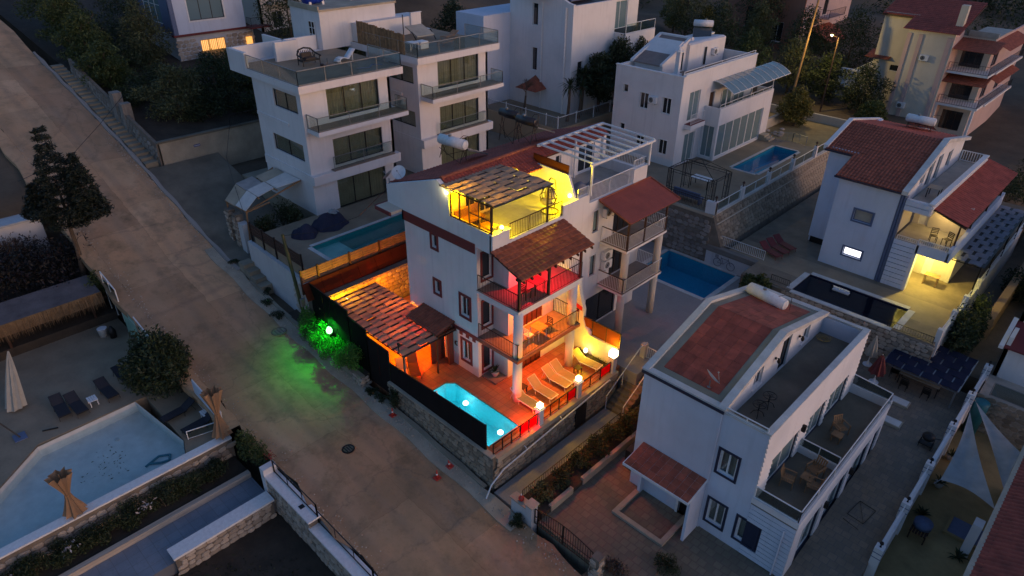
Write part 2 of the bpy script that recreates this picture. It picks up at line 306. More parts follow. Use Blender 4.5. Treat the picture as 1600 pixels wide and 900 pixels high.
def glass_rail(parent, pts, h=1.0, mat='grey_metal', step=1.6, glass='clear_glass', z0=.05):
    mb = MB(); panes = []
    for a, b in zip(pts, pts[1:]):
        a = Vector(a); b = Vector(b); L = (b - a).length; n = max(1, round(L / step)); up = Vector((0, 0, h))
        mb.bar(a + up, b + up, .03); mb.bar(a + Vector((0, 0, z0)), b + Vector((0, 0, z0)), .02)
        for i in range(n + 1): p = a.lerp(b, i / n); mb.bar(p, p + up, .028)
        for i in range(n): panes.append((a.lerp(b, (i + .02) / n), a.lerp(b, (i + .98) / n)))
    r_ = mb.build('railing', mat, parent)
    for p, q in panes:
        d = (q - p).normalized().cross(Vector((0, 0, 1))) * .006; m2 = MB(); lo = Vector((0, 0, z0 + .02)); hi = Vector((0, 0, h - .03))
        m2.hexa([p - d + lo, q - d + lo, q + d + lo, p + d + lo, p - d + hi, q - d + hi, q + d + hi, p + d + hi]); m2.build('glass_panel', glass, r_)
    return r_
# --- tiled roof plane: barrel tiles as real rows (joined), edge boards
def tile_plane(parent, o, eu, ev, nu, nv, mat, name='roof_tiles', amp=.035, stepz=.025, th=.05, stuff=True):
    """o corner at the eave, eu along the eave, ev up the slope; nu columns of barrels, nv courses."""
    o = Vector(o); eu = Vector(eu); ev = Vector(ev); nrm = eu.cross(ev).normalized()
    if nrm.z < 0: nrm = -nrm
    prof = [(0, 0), (.18, .75), (.38, 1), (.58, .75), (.76, 0), (.88, -.25)]; us = []; hs = []
    for i in range(nu):
        for f, hgt in prof: us.append((i + f) / nu); hs.append(hgt * amp)
    us.append(1.0); hs.append(0); m = len(us); vs = []; fs = []
    for j in range(nv):
        for e, lift in ((0, stepz), (1.02, 0)):
            v = (j + e) / nv
            jit = random.uniform(-.004, .004)
            for u, hgt in zip(us, hs): vs.append(o + eu * u + ev * v + nrm * (hgt + lift + jit + .02))
        for u, hgt in zip(us, hs): vs.append(o + eu * u + ev * (j / nv) + nrm * (hgt * .6 - .02))
        k = j * 3 * m
        for i in range(m - 1):
            fs.append((k + i, k + i + 1, k + m + i + 1, k + m + i)); fs.append((k + 2 * m + i, k + 2 * m + i + 1, k + i + 1, k + i))
    mb = MB(); mb.add(vs, fs); ob = mb.build(name, mat, parent)
    if stuff: ob['kind'] = 'stuff'
    return ob
# --- dressed/rubble stone face: each stone a piece of its own on a mortar core
STONES = []
def stone_proto():
    for k in range(7):
        rnd = random.Random(100 + k); vs = []; n = 7; ang = sorted(2 * math.pi * (i + rnd.uniform(-.3, .3)) / n for i in range(n))
        ring = [(.5 * math.cos(a) * rnd.uniform(.92, 1.12), .5 * math.sin(a) * rnd.uniform(.92, 1.12)) for a in ang]
        for d, sc_ in ((0, 1.0), (.6, 1.0), (1.0, .72)):
            for u, v in ring: vs.append((max(-.5, min(.5, u * 1.12)) * sc_, -d, max(-.5, min(.5, v * 1.12)) * sc_))
        fs = [(j * n + i, j * n + (i + 1) % n, (j + 1) * n + (i + 1) % n, (j + 1) * n + i) for j in range(2) for i in range(n)] + [tuple(range(2 * n, 3 * n))]
        STONES.append((vs, fs))
stone_proto(); STONE_ME = {}
def stone_face(parent, a, b, z0a, z1a, z0b, z1b, mat='stone', size=.34, flip=1, maxn=290, name='stone', depth=.05):
    """Stones along the vertical strip from plan point a to b; the outward normal is to the right of a->b (flip=-1: left)."""
    a = Vector((*a, 0)); b = Vector((*b, 0)); L = (b - a).length; d = (b - a) / L; nrm = Vector((d.y, -d.x, 0)) * flip
    ang = math.atan2(-nrm.x * -1, 0) if False else math.atan2(nrm.y, nrm.x) + math.pi / 2
    cnt = 0; H = max(z1a - z0a, z1b - z0b); rows = max(1, int(H / (size * .78))); rest = MB()
    for r in range(rows):
        u = random.uniform(-.5, 0) * size
        while u < L:
            wdt = size * random.uniform(.75, 1.55); uc = u + wdt / 2; u += wdt
            if uc > L - .05 or uc < .05: continue
            t = uc / L; z0 = z0a + (z0b - z0a) * t; z1 = z1a + (z1b - z1a) * t; hh = size * .78 * random.uniform(.85, 1.12)
            zc = z0 + (r + .5) * size * .78 + random.uniform(-.03, .03)
            if zc + hh * .4 > z1: continue
            k = random.randrange(len(STONES)); p = a + d * uc + Vector((0, 0, zc)); dp = depth * random.uniform(.6, 1.5)
            if cnt < maxn:
                key = (k, mat)
                if key not in STONE_ME:
                    mm = MB(); mm.add(*STONES[k]); STONE_ME[key] = mm.mesh('stone'); STONE_ME[key].materials.append(MATS[mat])
                o = bpy.data.objects.new(name, STONE_ME[key]); col.objects.link(o); o.parent = parent
                o.matrix_parent_inverse = INV.get(parent.name, Matrix.Identity(4))
                o.location = p; o.rotation_euler = (0, random.uniform(-.12, .12), ang); o.scale = (min(wdt, L) * .97, dp, hh * .98)
                cnt += 1
            else:
                vs, fs = STONES[k]; M = Matrix.Translation(p) @ Matrix.Rotation(ang, 4, 'Z') @ Matrix.Diagonal((wdt * .97, dp, hh * .98, 1)); rest.add([M @ Vector(v) for v in vs], fs)
    if rest.v:
        o = rest.build('small_stones', mat, parent); o['kind'] = 'stuff'
# --- foliage: leaf-sized faces through the crown's volume
def leaves(name, mat, parent, clumps, n, size, seed=0, flat=.0, long=1.6):
    """clumps: (x,y,z, rx,ry,rz). n leaves shared by volume."""
    rng = np.random.default_rng(seed); cl = np.array(clumps, float); vol = (cl[:, 3] * cl[:, 4] * cl[:, 5]) ** .8; idx = rng.choice(len(cl), n, p=vol / vol.sum())
    d = rng.normal(size=(n, 3)); d /= np.linalg.norm(d, axis=1)[:, None]; rad = rng.random(n) ** .42
    c = cl[idx, :3] + d * rad[:, None] * cl[idx, 3:6] * (1 + .10 * rng.normal(size=n))[:, None]
    u = rng.normal(size=(n, 3)) + d * .8; u[:, 2] *= (1 - flat); u /= np.linalg.norm(u, axis=1)[:, None]
    w_ = np.cross(u, rng.normal(size=(n, 3))); w_ /= np.linalg.norm(w_, axis=1)[:, None]
    s = size * (0.6 + .8 * rng.random(n)); uu = u * (s * long)[:, None]; ww = w_ * (s * .55)[:, None]
    V = np.stack([c - uu * .5, c + ww * .5, c + uu * .5, c - ww * .5], 1).reshape(-1, 3)
    me = bpy.data.meshes.new(name); me.vertices.add(4 * n); me.vertices.foreach_set('co', V.astype('f4').ravel())
    me.loops.add(4 * n); me.loops.foreach_set('vertex_index', np.arange(4 * n, dtype='i4')); me.polygons.add(n)
    me.polygons.foreach_set('loop_start', np.arange(0, 4 * n, 4, dtype='i4')); me.update(); me.validate()
    return obj(name, me, mat, parent)
def limbs(base, top, r, seed, n=6, spread=1.5, low=.35):
    rnd = random.Random(seed); mb = MB(); base = Vector(base); top = Vector(top); k = 6; pts = []
    for i in range(k + 1):
        p = base.lerp(top, i / k) + Vector((rnd.uniform(-.06, .06), rnd.uniform(-.06, .06), 0)) * (0 if i == 0 else 1); pts.append(p)
    mb.tube(pts, [r * (1 - .75 * i / k) for i in range(k + 1)], 8)
    for i in range(n):
        t = low + (1 - low) * (i + .5) / n; p = base.lerp(top, t); a = i * 2.4 + rnd.uniform(-.4, .4); L = spread * rnd.uniform(.6, 1.1) * (1.15 - .5 * t)
        q = p + Vector((math.cos(a) * L * .55, math.sin(a) * L * .55, L * .3)); q2 = p + Vector((math.cos(a + .2) * L, math.sin(a + .2) * L, L * .75))
        mb.tube([p, q, q2], [r * .4 * (1.1 - .6 * t), r * .25, r * .08], 5)
    return mb
def tree(name, label, loc, h, rx, ry, mat='leaf_dark', n=5000, size=.16, seed=1, trunk=.18, crown0=.3, group=None, cat='tree', clump=14, lean=(0, 0)):
    rnd = random.Random(seed); x, y, z = loc; e = thing(name, label, cat, loc, group); tx, ty = x + lean[0], y + lean[1]
    limbs((x, y, z - .2), (tx, ty, z + h * .82), trunk, seed, 7, max(rx, ry) * .75, crown0).build('trunk', 'bark', e)
    cl = []; z0 = z + h * crown0
    for i in range(clump):
        t = (i + .5) / clump; zz = z0 + (z + h - z0) * t; k = math.sin(math.pi * min(1, .18 + t * .8)); a = i * 2.4; rr = rnd.uniform(.35, .75) * k
        lx = x + lean[0] * (zz - z) / h; ly = y + lean[1] * (zz - z) / h
        s = rnd.uniform(.36, .56); cl.append((lx + math.cos(a) * rx * rr, ly + math.sin(a) * ry * rr, zz, rx * s * (.6 + .5 * k), ry * s * (.6 + .5 * k), (h * (1 - crown0)) * .17 * rnd.uniform(.8, 1.3)))
    leaves('crown', mat, e, cl, n, size, seed); return e
def bush(name, label, loc, rx, ry, h, mat='leaf_mid', n=1800, size=.10, seed=1, group=None, cat='bush', ncl=8, stems=True):
    rnd = random.Random(seed); x, y, z = loc; e = thing(name, label, cat, loc, group); cl = []
    for i in range(ncl):
        a = i * 2.4 + rnd.random(); rr = math.sqrt((i + .5) / ncl) * .72; s = rnd.uniform(.34, .55)
        zz = h * rnd.uniform(.35, .72) * (1.1 - .35 * rr); cl.append((x + math.cos(a) * rx * rr, y + math.sin(a) * ry * rr, z + zz, rx * s, ry * s, h * rnd.uniform(.28, .40)))
    mb = MB()
    for i in range(6):
        a = i * 1.05 + rnd.random(); mb.tube([(x + .1 * math.cos(a), y + .1 * math.sin(a), z - .05), (x + rx * .3 * math.cos(a), y + ry * .3 * math.sin(a), z + h * .35), (x + rx * .6 * math.cos(a), y + ry * .6 * math.sin(a), z + h * .7)], [.035, .025, .01], 5)
    mb.build('stems', 'bark', e); leaves('foliage', mat, e, cl, n, size, seed); return e
# ------------------------------------------------------------------ terrain, road, yards
_rx = [-140, -65, -51, -40.7, -34.8, -27.6, -20, -15, -9, -5, 1.5, 5, 20, 60]
_rz = [26, 10.6, 7.6, 5.2, 3.55, 1.5, .1, -.6, -1.12, -1.38, -1.95, -2.25, -3.5, -7]
def roadz(x): return float(np.interp(x, _rx, _rz))
PADS = []
def pad(name, x0, x1, y0, y1, z, mat, holes=(), depth=5.0):
    mb = MB(); xs = sorted({x0, x1, *[h[0] for h in holes], *[h[1] for h in holes]}); ys = sorted({y0, y1, *[h[2] for h in holes], *[h[3] for h in holes]})
    for a, b in zip(xs, xs[1:]):
        for c, d in zip(ys, ys[1:]):
            if any(h[0] <= (a + b) / 2 <= h[1] and h[2] <= (c + d) / 2 <= h[3] for h in holes): continue
            mb.box(a, b, c, d, z - depth, z)
    PADS.append((x0, x1, y0, y1, z - 1.0 if not holes else z - 2.6)); return struct(name, mb, mat)
def pond(name, label, poly, z, wz, depth, basin, water, cw=.35, cop='coping', floor_z=None):
    """Swimming pool: basin, coping slabs, water, from a counter-clockwise plan outline."""
    cx = sum(p[0] for p in poly) / len(poly); cyy = sum(p[1] for p in poly) / len(poly); e = thing(name, label, 'pool', (cx, cyy, z - depth)); n = len(poly); mb = MB(); outer = poly; poly = [(x + (.03 if x < cx else -.03), y + (.03 if y < cyy else -.03)) for x, y in poly]
    mb.add([(x, y, z - .02) for x, y in poly] + [(x, y, z - depth) for x, y in poly], [tuple(range(n, 2 * n))] + [(i, i + n, (i + 1) % n + n, (i + 1) % n) for i in range(n)]); mb.build('basin', basin, e)
    mw = MB(); mw.add([(x, y, wz) for x, y in poly], [tuple(range(n))]); mw.build('water', water, e)
    if cw:
        poly = outer
        for i in range(n):
            a = Vector((*poly[i], 0)); b = Vector((*poly[(i + 1) % n], 0)); d = (b - a).normalized(); o = Vector((d.y, -d.x, 0)) * cw; L = (b - a).length; k = max(1, round(L / .9))
            for j in range(k):
                p = a + d * (L * j / k + .006); q = a + d * (L * (j + 1) / k - .006); zz = Vector((0, 0, z + .025)); mc = MB(); mc.slab([p + zz, p + o + zz, q + o + zz, q + zz][::-1], .06); mc.build('coping_stone', cop, e)
    return e
# the road: worn concrete and dust, its own procedural surface
m, t, b = node_mat('road_surface')
n1 = noise(t, .16, 6, .65); n2 = noise(t, .55, 6, .7); n3 = noise(t, 5, 6, .75); tc = N(t, 'ShaderNodeTexCoord'); mp = N(t, 'ShaderNodeMapping'); mp.inputs['Scale'].default_value = (.05, .55, 1)
t.links.new(tc.outputs['Object'], mp.inputs[0]); n4 = N(t, 'ShaderNodeTexNoise'); n4.inputs['Scale'].default_value = 1.0; n4.inputs['Detail'].default_value = 5; t.links.new(mp.outputs[0], n4.inputs['Vector'])
a = ramp(t, n1.outputs['Fac'], [(.34, (.42, .28, .155)), (.50, (.58, .35, .19)), (.64, (.68, .39, .215))])
a = mixc(t, a, (.70, .46, .28), ramp(t, n4.outputs['Fac'], [(.48, (0, 0, 0)), (.72, (.75, .75, .75))])); a = mixc(t, a, (.24, .175, .095), ramp(t, n2.outputs['Fac'], [(.50, (0, 0, 0)), (.74, (.85, .85, .85))]))
a = mixc(t, a, (.20, .15, .085), ramp(t, n3.outputs['Fac'], [(.55, (0, 0, 0)), (.85, (.7, .7, .7))])); bk = N(t, 'ShaderNodeTexBrick', offset=.37); bk.inputs['Scale'].default_value = 1; bk.inputs['Brick Width'].default_value = 6.3; bk.inputs['Row Height'].default_value = 3.6; bk.inputs['Mortar Size'].default_value = .018; bk.inputs['Mortar Smooth'].default_value = .6; bk.inputs['Color1'].default_value = (1, 1, 1, 1); bk.inputs['Color2'].default_value = (.70, .69, .70, 1); bk.inputs['Mortar'].default_value = (.62, .6, .58, 1)
wq = N(t, 'ShaderNodeVectorMath', operation='MULTIPLY_ADD'); wq.inputs[1].default_value = (.5, .5, 0); nq = noise(t, .8); t.links.new(nq.outputs['Color'], wq.inputs[0]); t.links.new(tc.outputs['Object'], wq.inputs[2]); t.links.new(wq.outputs[0], bk.inputs['Vector']); a = mixc(t, a, bk.outputs['Color'], 1.0, 'MULTIPLY')
mw = N(t, 'ShaderNodeMapping'); mw.inputs['Scale'].default_value = (.02, 1, 1); t.links.new(tc.outputs['Object'], mw.inputs[0]); wt = N(t, 'ShaderNodeTexWave', bands_direction='Y'); wt.inputs['Scale'].default_value = .16; wt.inputs['Distortion'].default_value = 3.5; wt.inputs['Detail'].default_value = 3; t.links.new(mw.outputs[0], wt.inputs['Vector']); a = mixc(t, a, (.20, .165, .125), ramp(t, wt.outputs['Fac'], [(.70, (0, 0, 0)), (.98, (.22, .22, .22))]))
vo = N(t, 'ShaderNodeTexVoronoi', feature='DISTANCE_TO_EDGE'); vo.inputs['Scale'].default_value = .11
nw = noise(t, 1.2); wv = N(t, 'ShaderNodeVectorMath', operation='MULTIPLY_ADD'); wv.inputs[1].default_value = (1.6, 1.6, 0); t.links.new(nw.outputs['Color'], wv.inputs[0]); t.links.new(tc.outputs['Object'], wv.inputs[2]); t.links.new(wv.outputs[0], vo.inputs['Vector'])
a = mixc(t, a, (.10, .09, .075), ramp(t, vo.outputs[0], [(0, (.28, .28, .28)), (.010, (0, 0, 0))])); t.links.new(a, b.inputs['Base Color']); b.inputs['Roughness'].default_value = .9; bump(t, b, n3.outputs['Fac'], .5, .03)
mb = MB(); xs = np.concatenate([np.arange(-140, -60, 4), np.arange(-60, 40.1, .8)]); rows = 12; vs = []
for i, x in enumerate(xs):
    for j in range(rows + 1):
        f = j / rows; y = -11.25 + 7.0 * f
        if j == 0: y += .18 * math.sin(x * .9) + .1 * math.sin(x * 2.3)
        if j == rows: y += .14 * math.sin(x * 1.1 + 1) + .08 * math.sin(x * 3.1)
        vs.append((x, y, roadz(x) + .07 * math.sin(f * math.pi) + .02 * math.sin(x * 1.7 + j)))
mb.add(vs, [(i * (rows + 1) + j, (i + 1) * (rows + 1) + j, (i + 1) * (rows + 1) + j + 1, i * (rows + 1) + j + 1) for i in range(len(xs) - 1) for j in range(rows)])
struct('road', mb, 'road_surface', True)
def strip(name, x0, x1, y0, y1, mat, dz=.06, st=1.0, wob=.08, kind='structure', th=.5):
    k = max(1, int((x1 - x0) / st)); mb = MB(); tp = []
    for i in range(k + 1):
        x = x0 + (x1 - x0) * i / k; z = roadz(x) + dz; w0 = wob * math.sin(x * 1.3); w1 = wob * math.sin(x * 1.9 + 2)
        tp += [(x, y0 + w0, z - th), (x, y0 + w0, z), (x, y1 + w1, z), (x, y1 + w1, z - th)]
    mb.add(tp, [(4 * i + j, 4 * i + 4 + j, 4 * i + 5 + j, 4 * i + 1 + j) for i in range(k) for j in range(3)]); return struct(name, mb, mat)
strip('gutter', -27, 4.6, -5.05, -4.2, 'pale_concrete', .075); strip('kerb', -22, 1.9, -4.28, -4.02, 'concrete', .16, .6, .03); strip('kerb', -62, -23.5, -4.36, -4.08, 'stone_grey', .14, .6, .05)
strip('verge', -140, -10.4, -12.0, -11.1, 'road_surface', .02, 1, .1); strip('concrete_apron', -37.8, -22.6, -4.15, 1.85, 'dark_concrete', .09, 1.2, 0, th=3)
strip('verge', 8.5, 30, -4.3, -3.4, 'earth', .12, 1, .1)
# yards and terraces
LP = (-4.2, 1.3, -3.35, -1.1)
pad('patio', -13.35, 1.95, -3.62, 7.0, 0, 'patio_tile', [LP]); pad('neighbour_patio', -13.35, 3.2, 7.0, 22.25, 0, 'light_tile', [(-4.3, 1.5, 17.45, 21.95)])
pad('alley_path', 2.35, 3.75, -4.0, 8.6, -2.02, 'light_tile'); pad('planting_bed', 3.75, 5.25, -3.5, 9.5, -1.72, 'soil')
pad('front_yard', 5.25, 15.2, -3.8, 13.0, -2.0, 'yard_tile')
mb = MB(); mb.hexa([(15.2, -3.8, -6), (17.75, -3.8, -6), (17.75, 20.2, -6), (15.2, 20.2, -6), (15.2, -3.8, -2.3), (17.75, -3.8, -2.3), (17.75, 20.2, -.75), (15.2, 20.2, -.75)]); struct('side_yard', mb, 'grey_yard_tile')
mb = MB(); mb.hexa([(5.25, 13, -6), (15.2, 13, -6), (15.2, 20.2, -6), (5.25, 20.2, -6), (5.25, 13, -1.22), (15.2, 13, -1.22), (15.2, 20.2, -.752), (5.25, 20.2, -.752)]); struct('back_yard', mb, 'grey_yard_tile')
pad('pool_terrace', 2.7, 15.1, 20.2, 22.3, 1.5, 'paving_stone', [(6.2, 12.7, 20.2, 22.3)]); pad('pool_terrace', .25, 15.1, 22.3, 25.2, 1.5, 'deck_tile', [(6.2, 12.7, 22.3, 23.35)]); pad('pool_terrace', .25, 15.1, 25.2, 48, 1.5, 'paving_stone')
pad('villa_terrace', -17, -1.45, 22.3, 42.6, 3.9, 'deck_tile', [(-5.25, -3.0, 32.3, 40.4)]); pad('villa_yard', -17, -1.45, 42.6, 51, 3.9, 'lamp_tinted_paving'); pad('garden_slope', -17, 2, 51, 66, 4.2, 'earth')
pad('pool_deck', -22.6, -14.75, -3.0, 10.2, 3.5, 'deck_tile', [(-18.3, -15.55, -1.1, 7.4)], 6); pad('side_deck', -34, -22.6, 1.9, 10.2, 3.5, 'concrete', depth=6); pad('twin_terrace', -36, -14.75, 10.2, 24.6, 3.8, 'dark_concrete', depth=6)
pad('upper_terrace', -46, -19.4, 25.6, 52, 5.5, 'deck_tile')
YP = (-17.25, -10.85, -26, -13.7)
pad('sun_terrace', -27.2, -10.5, -32, -11.75, -1.5, 'deck_tile', [YP]); mb = MB(); mb.prism([(-17.25, -26), (-11.2, -26), (-17.25, -19.4)], 'Z', -5, -1.498); mb.prism([(-12.0, -13.7), (-10.85, -13.7), (-10.85, -14.1)], 'Z', -5, -1.498); struct('sun_terrace', mb, 'deck_tile')
pad('flower_bed', -10.3, -8.75, -30, -11.9, -2.75, 'soil'); pad('garden_path', -8.75, -6.0, -30, -11.9, -3.02, 'blue_path_tile'); pad('lawn', -6.0, 12, -30, -11.9, -3.75, 'soil')
pad('neighbour_yard', 17.75, 36, -3.8, 22, -3.0, 'lamp_tinted_paving'); pad('lane', 15.1, 40, 22, 60, -.6, 'paving_stone'); pad('thatch_yard', -36, -27.2, -32, -11.75, -.9, 'soil')  # neighbour yard takes its yellow lamplight from the paving colour
mb = MB(); mb.hexa([(-95, -2.75, 0), (-38.1, -2.75, 0), (-38.1, 26, 0), (-95, 26, 0), (-95, -2.75, 13.5), (-38.1, -2.75, 6.2), (-38.1, 26, 6.4), (-95, 26, 15)]); struct('garden_terrace', mb, 'soil')
# ground: one sheet out to the horizon, following the hillside
ctl = np.array([(x, y, roadz(x) - .35) for x in range(-60, 41, 5) for y in (-12, -8, -4)] + [(-10, 5, -1), (-10, 20, -1), (5, 10, -3), (12, 10, -3), (20, 10, -4), (-20, 5, 2), (-30, 18, 3), (-10, 35, 2.5), (8, 35, .6), (-30, 35, 4.6), (-16, 60, 4), (5, 60, 1.5), (-40, 60, 9), (-60, 40, 12), (-80, 60, 19), (-60, 80, 16), (-20, 90, 8), (10, 90, 4), (40, 60, -2), (40, 20, -6), (40, -10, -7), (20, -30, -6), (-5, -25, -4.6), (-20, -30, -3), (-40, -30, 1), (-60, -30, 6), (-100, 0, 17), (-120, 60, 27), (-100, 110, 27), (-40, 120, 18), (20, 130, 8), (-160, 160, 40), (80, 80, -2), (-90, -40, 10), (80, -60, -10)], float)
gx = np.concatenate([np.linspace(-420, -130, 12), np.arange(-126, 61, 2.2), np.linspace(66, 420, 12)]); gy = np.concatenate([np.linspace(-420, -46, 10), np.arange(-44, 141, 2.2), np.linspace(150, 420, 10)])
GX, GY = np.meshgrid(gx, gy, indexing='ij'); GZ = np.zeros_like(GX); W_ = np.zeros_like(GX)
for x, y, z in ctl:
    d = 1 / (((GX - x) ** 2 + (GY - y) ** 2) ** 1.6 + 4); GZ += d * z; W_ += d
GZ /= W_; GZ += .25 * np.sin(GX * .31) * np.cos(GY * .27)
for x0, x1, y0, y1, z in PADS + [(15.2, 17.8, -4, 20.3, -4.5), (5.2, 15.3, 13, 20.3, -4), (-95, -38.1, -2.8, 26, 3)]:
    k = (GX > x0 - 1.5) & (GX < x1 + 1.5) & (GY > y0 - 1.5) & (GY < y1 + 1.5); GZ[k] = np.minimum(GZ[k], z)
RZ = np.interp(GX, _rx, _rz); k = (GY > -13.4) & (GY < -2.2); GZ[k] = np.minimum(GZ[k], RZ[k] - .3)
def groundz(x, y):
    i = int(np.argmin(abs(gx - x))); j = int(np.argmin(abs(gy - y))); return float(GZ[i, j])
nx, ny = GX.shape; mb = MB(); mb.add(np.stack([GX, GY, GZ], -1).reshape(-1, 3).tolist(), [(i * ny + j, (i + 1) * ny + j, (i + 1) * ny + j + 1, i * ny + j + 1) for i in range(nx - 1) for j in range(ny - 1)])
struct('ground', mb, 'earth', True)
# ------------------------------------------------------------------ the lit house (both halves under one roof)
H = thing('duplex_house', 'white three-storey house with brown trim, lit in yellow, red and orange, roof terraces', 'house', (-5.6, 7, 0))
h1 = [(-6.86, -6.46, 7.28, 8.06), (-6.80, -6.36, 4.32, 5.14), (-4.56, -3.86, 3.80, 5.10), (-4.54, -3.86, .72, 2.08)]
wall(H, 'Y', .2, -1, -9.3, -3.2, -.1, 8.6, h1); tr = dict(trim='red_trim', tw=.16, frame='white_paint')
for u0, u1, z0, z1 in h1: window(H, 'Y', .2, -1, u0, u1, z0, z1, 1 if u1 - u0 < .5 else 2, **tr, cross=0)
h2 = [(.58, 1.28, 6.45, 8.05), (.58, 1.28, 3.35, 5.05), (.58, 1.28, .28, 2.08)]
wall(H, 'X', -3.2, 1, .42, 1.62, -.1, 8.6, h2)
for u0, u1, z0, z1 in h2: window(H, 'X', -3.2, 1, u0, u1, z0, z1, 1, frame='white_paint', trim='red_trim', tw=.13)
wall(H, 'Y', 1.4, -1, -3.2, -2.0, -.1, 8.6)
h3 = [(2.6, 4.26, 0, 2.2), (2.6, 4.26, 2.98, 5.1), (2.6, 4.26, 6.08, 8.1), (8.5, 9.05, 3.92, 5.36), (8.5, 9.05, 6.93, 8.36), (8.4, 11.6, 0.02, 2.3), (10.6, 12.6, 3.12, 5.3), (10.6, 12.6, 6.12, 8.3)]
wall(H, 'X', -2.0, 1, 1.62, 13.5, -.1, 8.6, h3)
for k, (u0, u1, z0, z1) in enumerate(h3[:3]):                # dark red double doors on the lit side
    mb = MB(); mb.box(-2.14, -2.08, u0, u1, z0, z1); d = mb.build('door', 'door_red', H); mb = MB()
    for i in range(5): u = u0 + (u1 - u0) * i / 4; mb.box(-2.08, -2.045, u - .03, u + .03, z0, z1)
    mb.box(-2.08, -2.05, u0, u1, z1 - .1, z1); mb.build('door_frame', 'dark_wood', d); mb = MB(); mb.ball((-2.03, (u0 + u1) / 2 + .08, z0 + 1.05), .035, 8, 6); mb.build('handle', 'steel', d)
for u0, u1, z0, z1 in h3[3:5]: window(H, 'X', -2.0, 1, u0, u1, z0, z1, 1, 'brown_metal', glass='pale_glass', trim='white_paint', tw=.05)
window(H, 'X', -2.0, 1, 8.4, 11.6, .02, 2.3, 2, 'black_metal', 'window_glass', sill=False, name='sliding_door'); 
for u0, u1, z0, z1 in h3[6:]: window(H, 'X', -2.0, 1, u0, u1, z0, z1, 3, 'brown_metal', 'window_glass', sill=False, name='sliding_door')
wall(H, 'X', -9.3, -1, .42, 13.5, -.1, 8.6); wall(H, 'Y', 13.7, 1, -9.3, -2.0, -.1, 8.6)
mb = MB(); mb.prism([(-9.3, 8.6), (-2.1, 8.55), (-2.1, 9.65), (-5.25, 9.66), (-5.32, 11.0), (-6.2, 11.46), (-10.75, 9.90), (-10.75, 8.80), (-9.5, 8.72)], 'Y', .19, .46); mb.build('gable_wall', 'white_wall', H)
mb = MB(); mb.prism([(-9.3, 8.6), (-2.1, 8.55), (-2.1, 9.6), (-5.3, 9.6), (-5.32, 11.0), (-6.2, 11.46), (-10.75, 9.90), (-10.75, 8.80)], 'Y', 13.45, 13.72); mb.build('gable_wall', 'white_wall', H)
mb = MB(); mb.box(-9.42, -3.3, .155, .19, 8.14, 8.73); mb.box(-9.42, -9.3, .155, .185, 8.14, 8.73); mb.build('trim_band', 'red_trim', H)
mb = MB(); mb.box(-5.35, -2.4, .155, .185, 2.62, 2.84)
for x in (-5.3, -4.75, -4.2, -3.65): mb.box(x, x + .26, .157, .187, 2.40, 2.62)
mb.build('trim_band', 'red_trim', H)
mb = MB(); mb.box(-9.1, -2.15, .45, 13.45, 8.6, 8.94); mb.build('terrace_floor', 'terrace_tile', H)
mb = MB(); mb.box(-10.9, -9.4, -.6, 13.5, 8.62, 8.78); mb.build('eave_soffit', 'cream_wall', H); mb = MB(); mb.box(-10.95, -10.85, -.62, 13.9, 8.56, 8.8); mb.box(-10.9, -9.4, -.66, -.6, 8.56, 8.78); mb.build('eave_board', 'red_trim', H)
mb = MB(); mb.box(-2.2, -1.98, .19, 1.42, 8.55, 9.64); mb.box(-2.2, -1.98, 5.68, 8.0, 8.55, 9.62); mb.box(-2.2, -1.98, 12.3, 13.72, 8.55, 9.92); mb.box(-2.18, -1.985, 1.42, 5.68, 8.55, 9.0); mb.box(-2.18, -1.985, 8.0, 12.3, 8.55, 9.04); mb.build('parapet', 'white_wall', H)
mb = MB(); mb.box(-2.26, -1.92, .13, 1.46, 9.64, 9.69); mb.box(-2.26, -1.92, 12.27, 13.76, 9.92, 9.97); mb.build('parapet_cap', 'white_paint', H)
wall(H, 'X', -5.5, 1, .46, 6.8, 8.94, 11.05, [(1.6, 3.9, 8.98, 10.9)]); window(H, 'X', -5.5, 1, 1.6, 3.9, 8.98, 10.9, 3, 'white_paint', 'window_glass', sill=False, name='sliding_door')
hb = [(7.7, 8.2, 9.0, 10.7), (9.0, 9.5, 9.0, 10.7), (11.2, 12.8, 9.0, 10.7)]
wall(H, 'X', -5.5, 1, 7.0, 13.45, 8.94, 11.0, hb)
for u0, u1, z0, z1 in hb: window(H, 'X', -5.5, 1, u0, u1, z0, z1, 1 if u1 - u0 < 1 else 2, 'white_paint', 'window_glass', sill=False)
mb = MB(); mb.prism([(-5.5, 8.94), (-2.2, 8.94), (-2.2, 9.75), (-2.7, 10.9), (-5.5, 11.0)], 'Y', 6.8, 7.0); mb.build('divider_wall', 'white_wall', H)
mb = MB(); mb.prism([(-5.4, 11.0), (-2.75, 10.92), (-2.72, 11.42), (-5.4, 11.5)], 'Y', 6.86, 6.92); mb.build('wind_screen', 'screen_brown', H)
# roof: long tiled slope to the back, short one to the terraces
mb = MB(); mb.slab([(-6.2, .44, 11.44), (-10.8, .44, 9.88), (-10.8, 13.95, 9.88), (-6.2, 13.95, 11.44)], .12); mb.slab([(-6.2, 13.95, 11.43), (-5.35, 13.95, 11.06), (-5.35, .46, 11.06), (-6.2, .46, 11.43)], .12); mb.build('roof_deck', 'dark_wood', H)
tile_plane(H, (-10.85, 13.95, 9.88), (0, -13.5, 0), (4.65, 0, 1.58), 54, 18, 'roof_tile_red'); tile_plane(H, (-5.3, .46, 11.05), (0, 13.5, 0), (-.9, 0, .39), 54, 4, 'roof_tile_red'); tile_plane(H, (-4.6, 5.2, 10.78), (0, 2.6, 0), (-1.6, 0, .66), 11, 7, 'roof_tile_red')
mb = MB()
for i in range(34): y = .5 + i * .4; mb.cyl((-6.2, y, 11.47), (-6.2, y + .43, 11.485), .13, .11, 8)
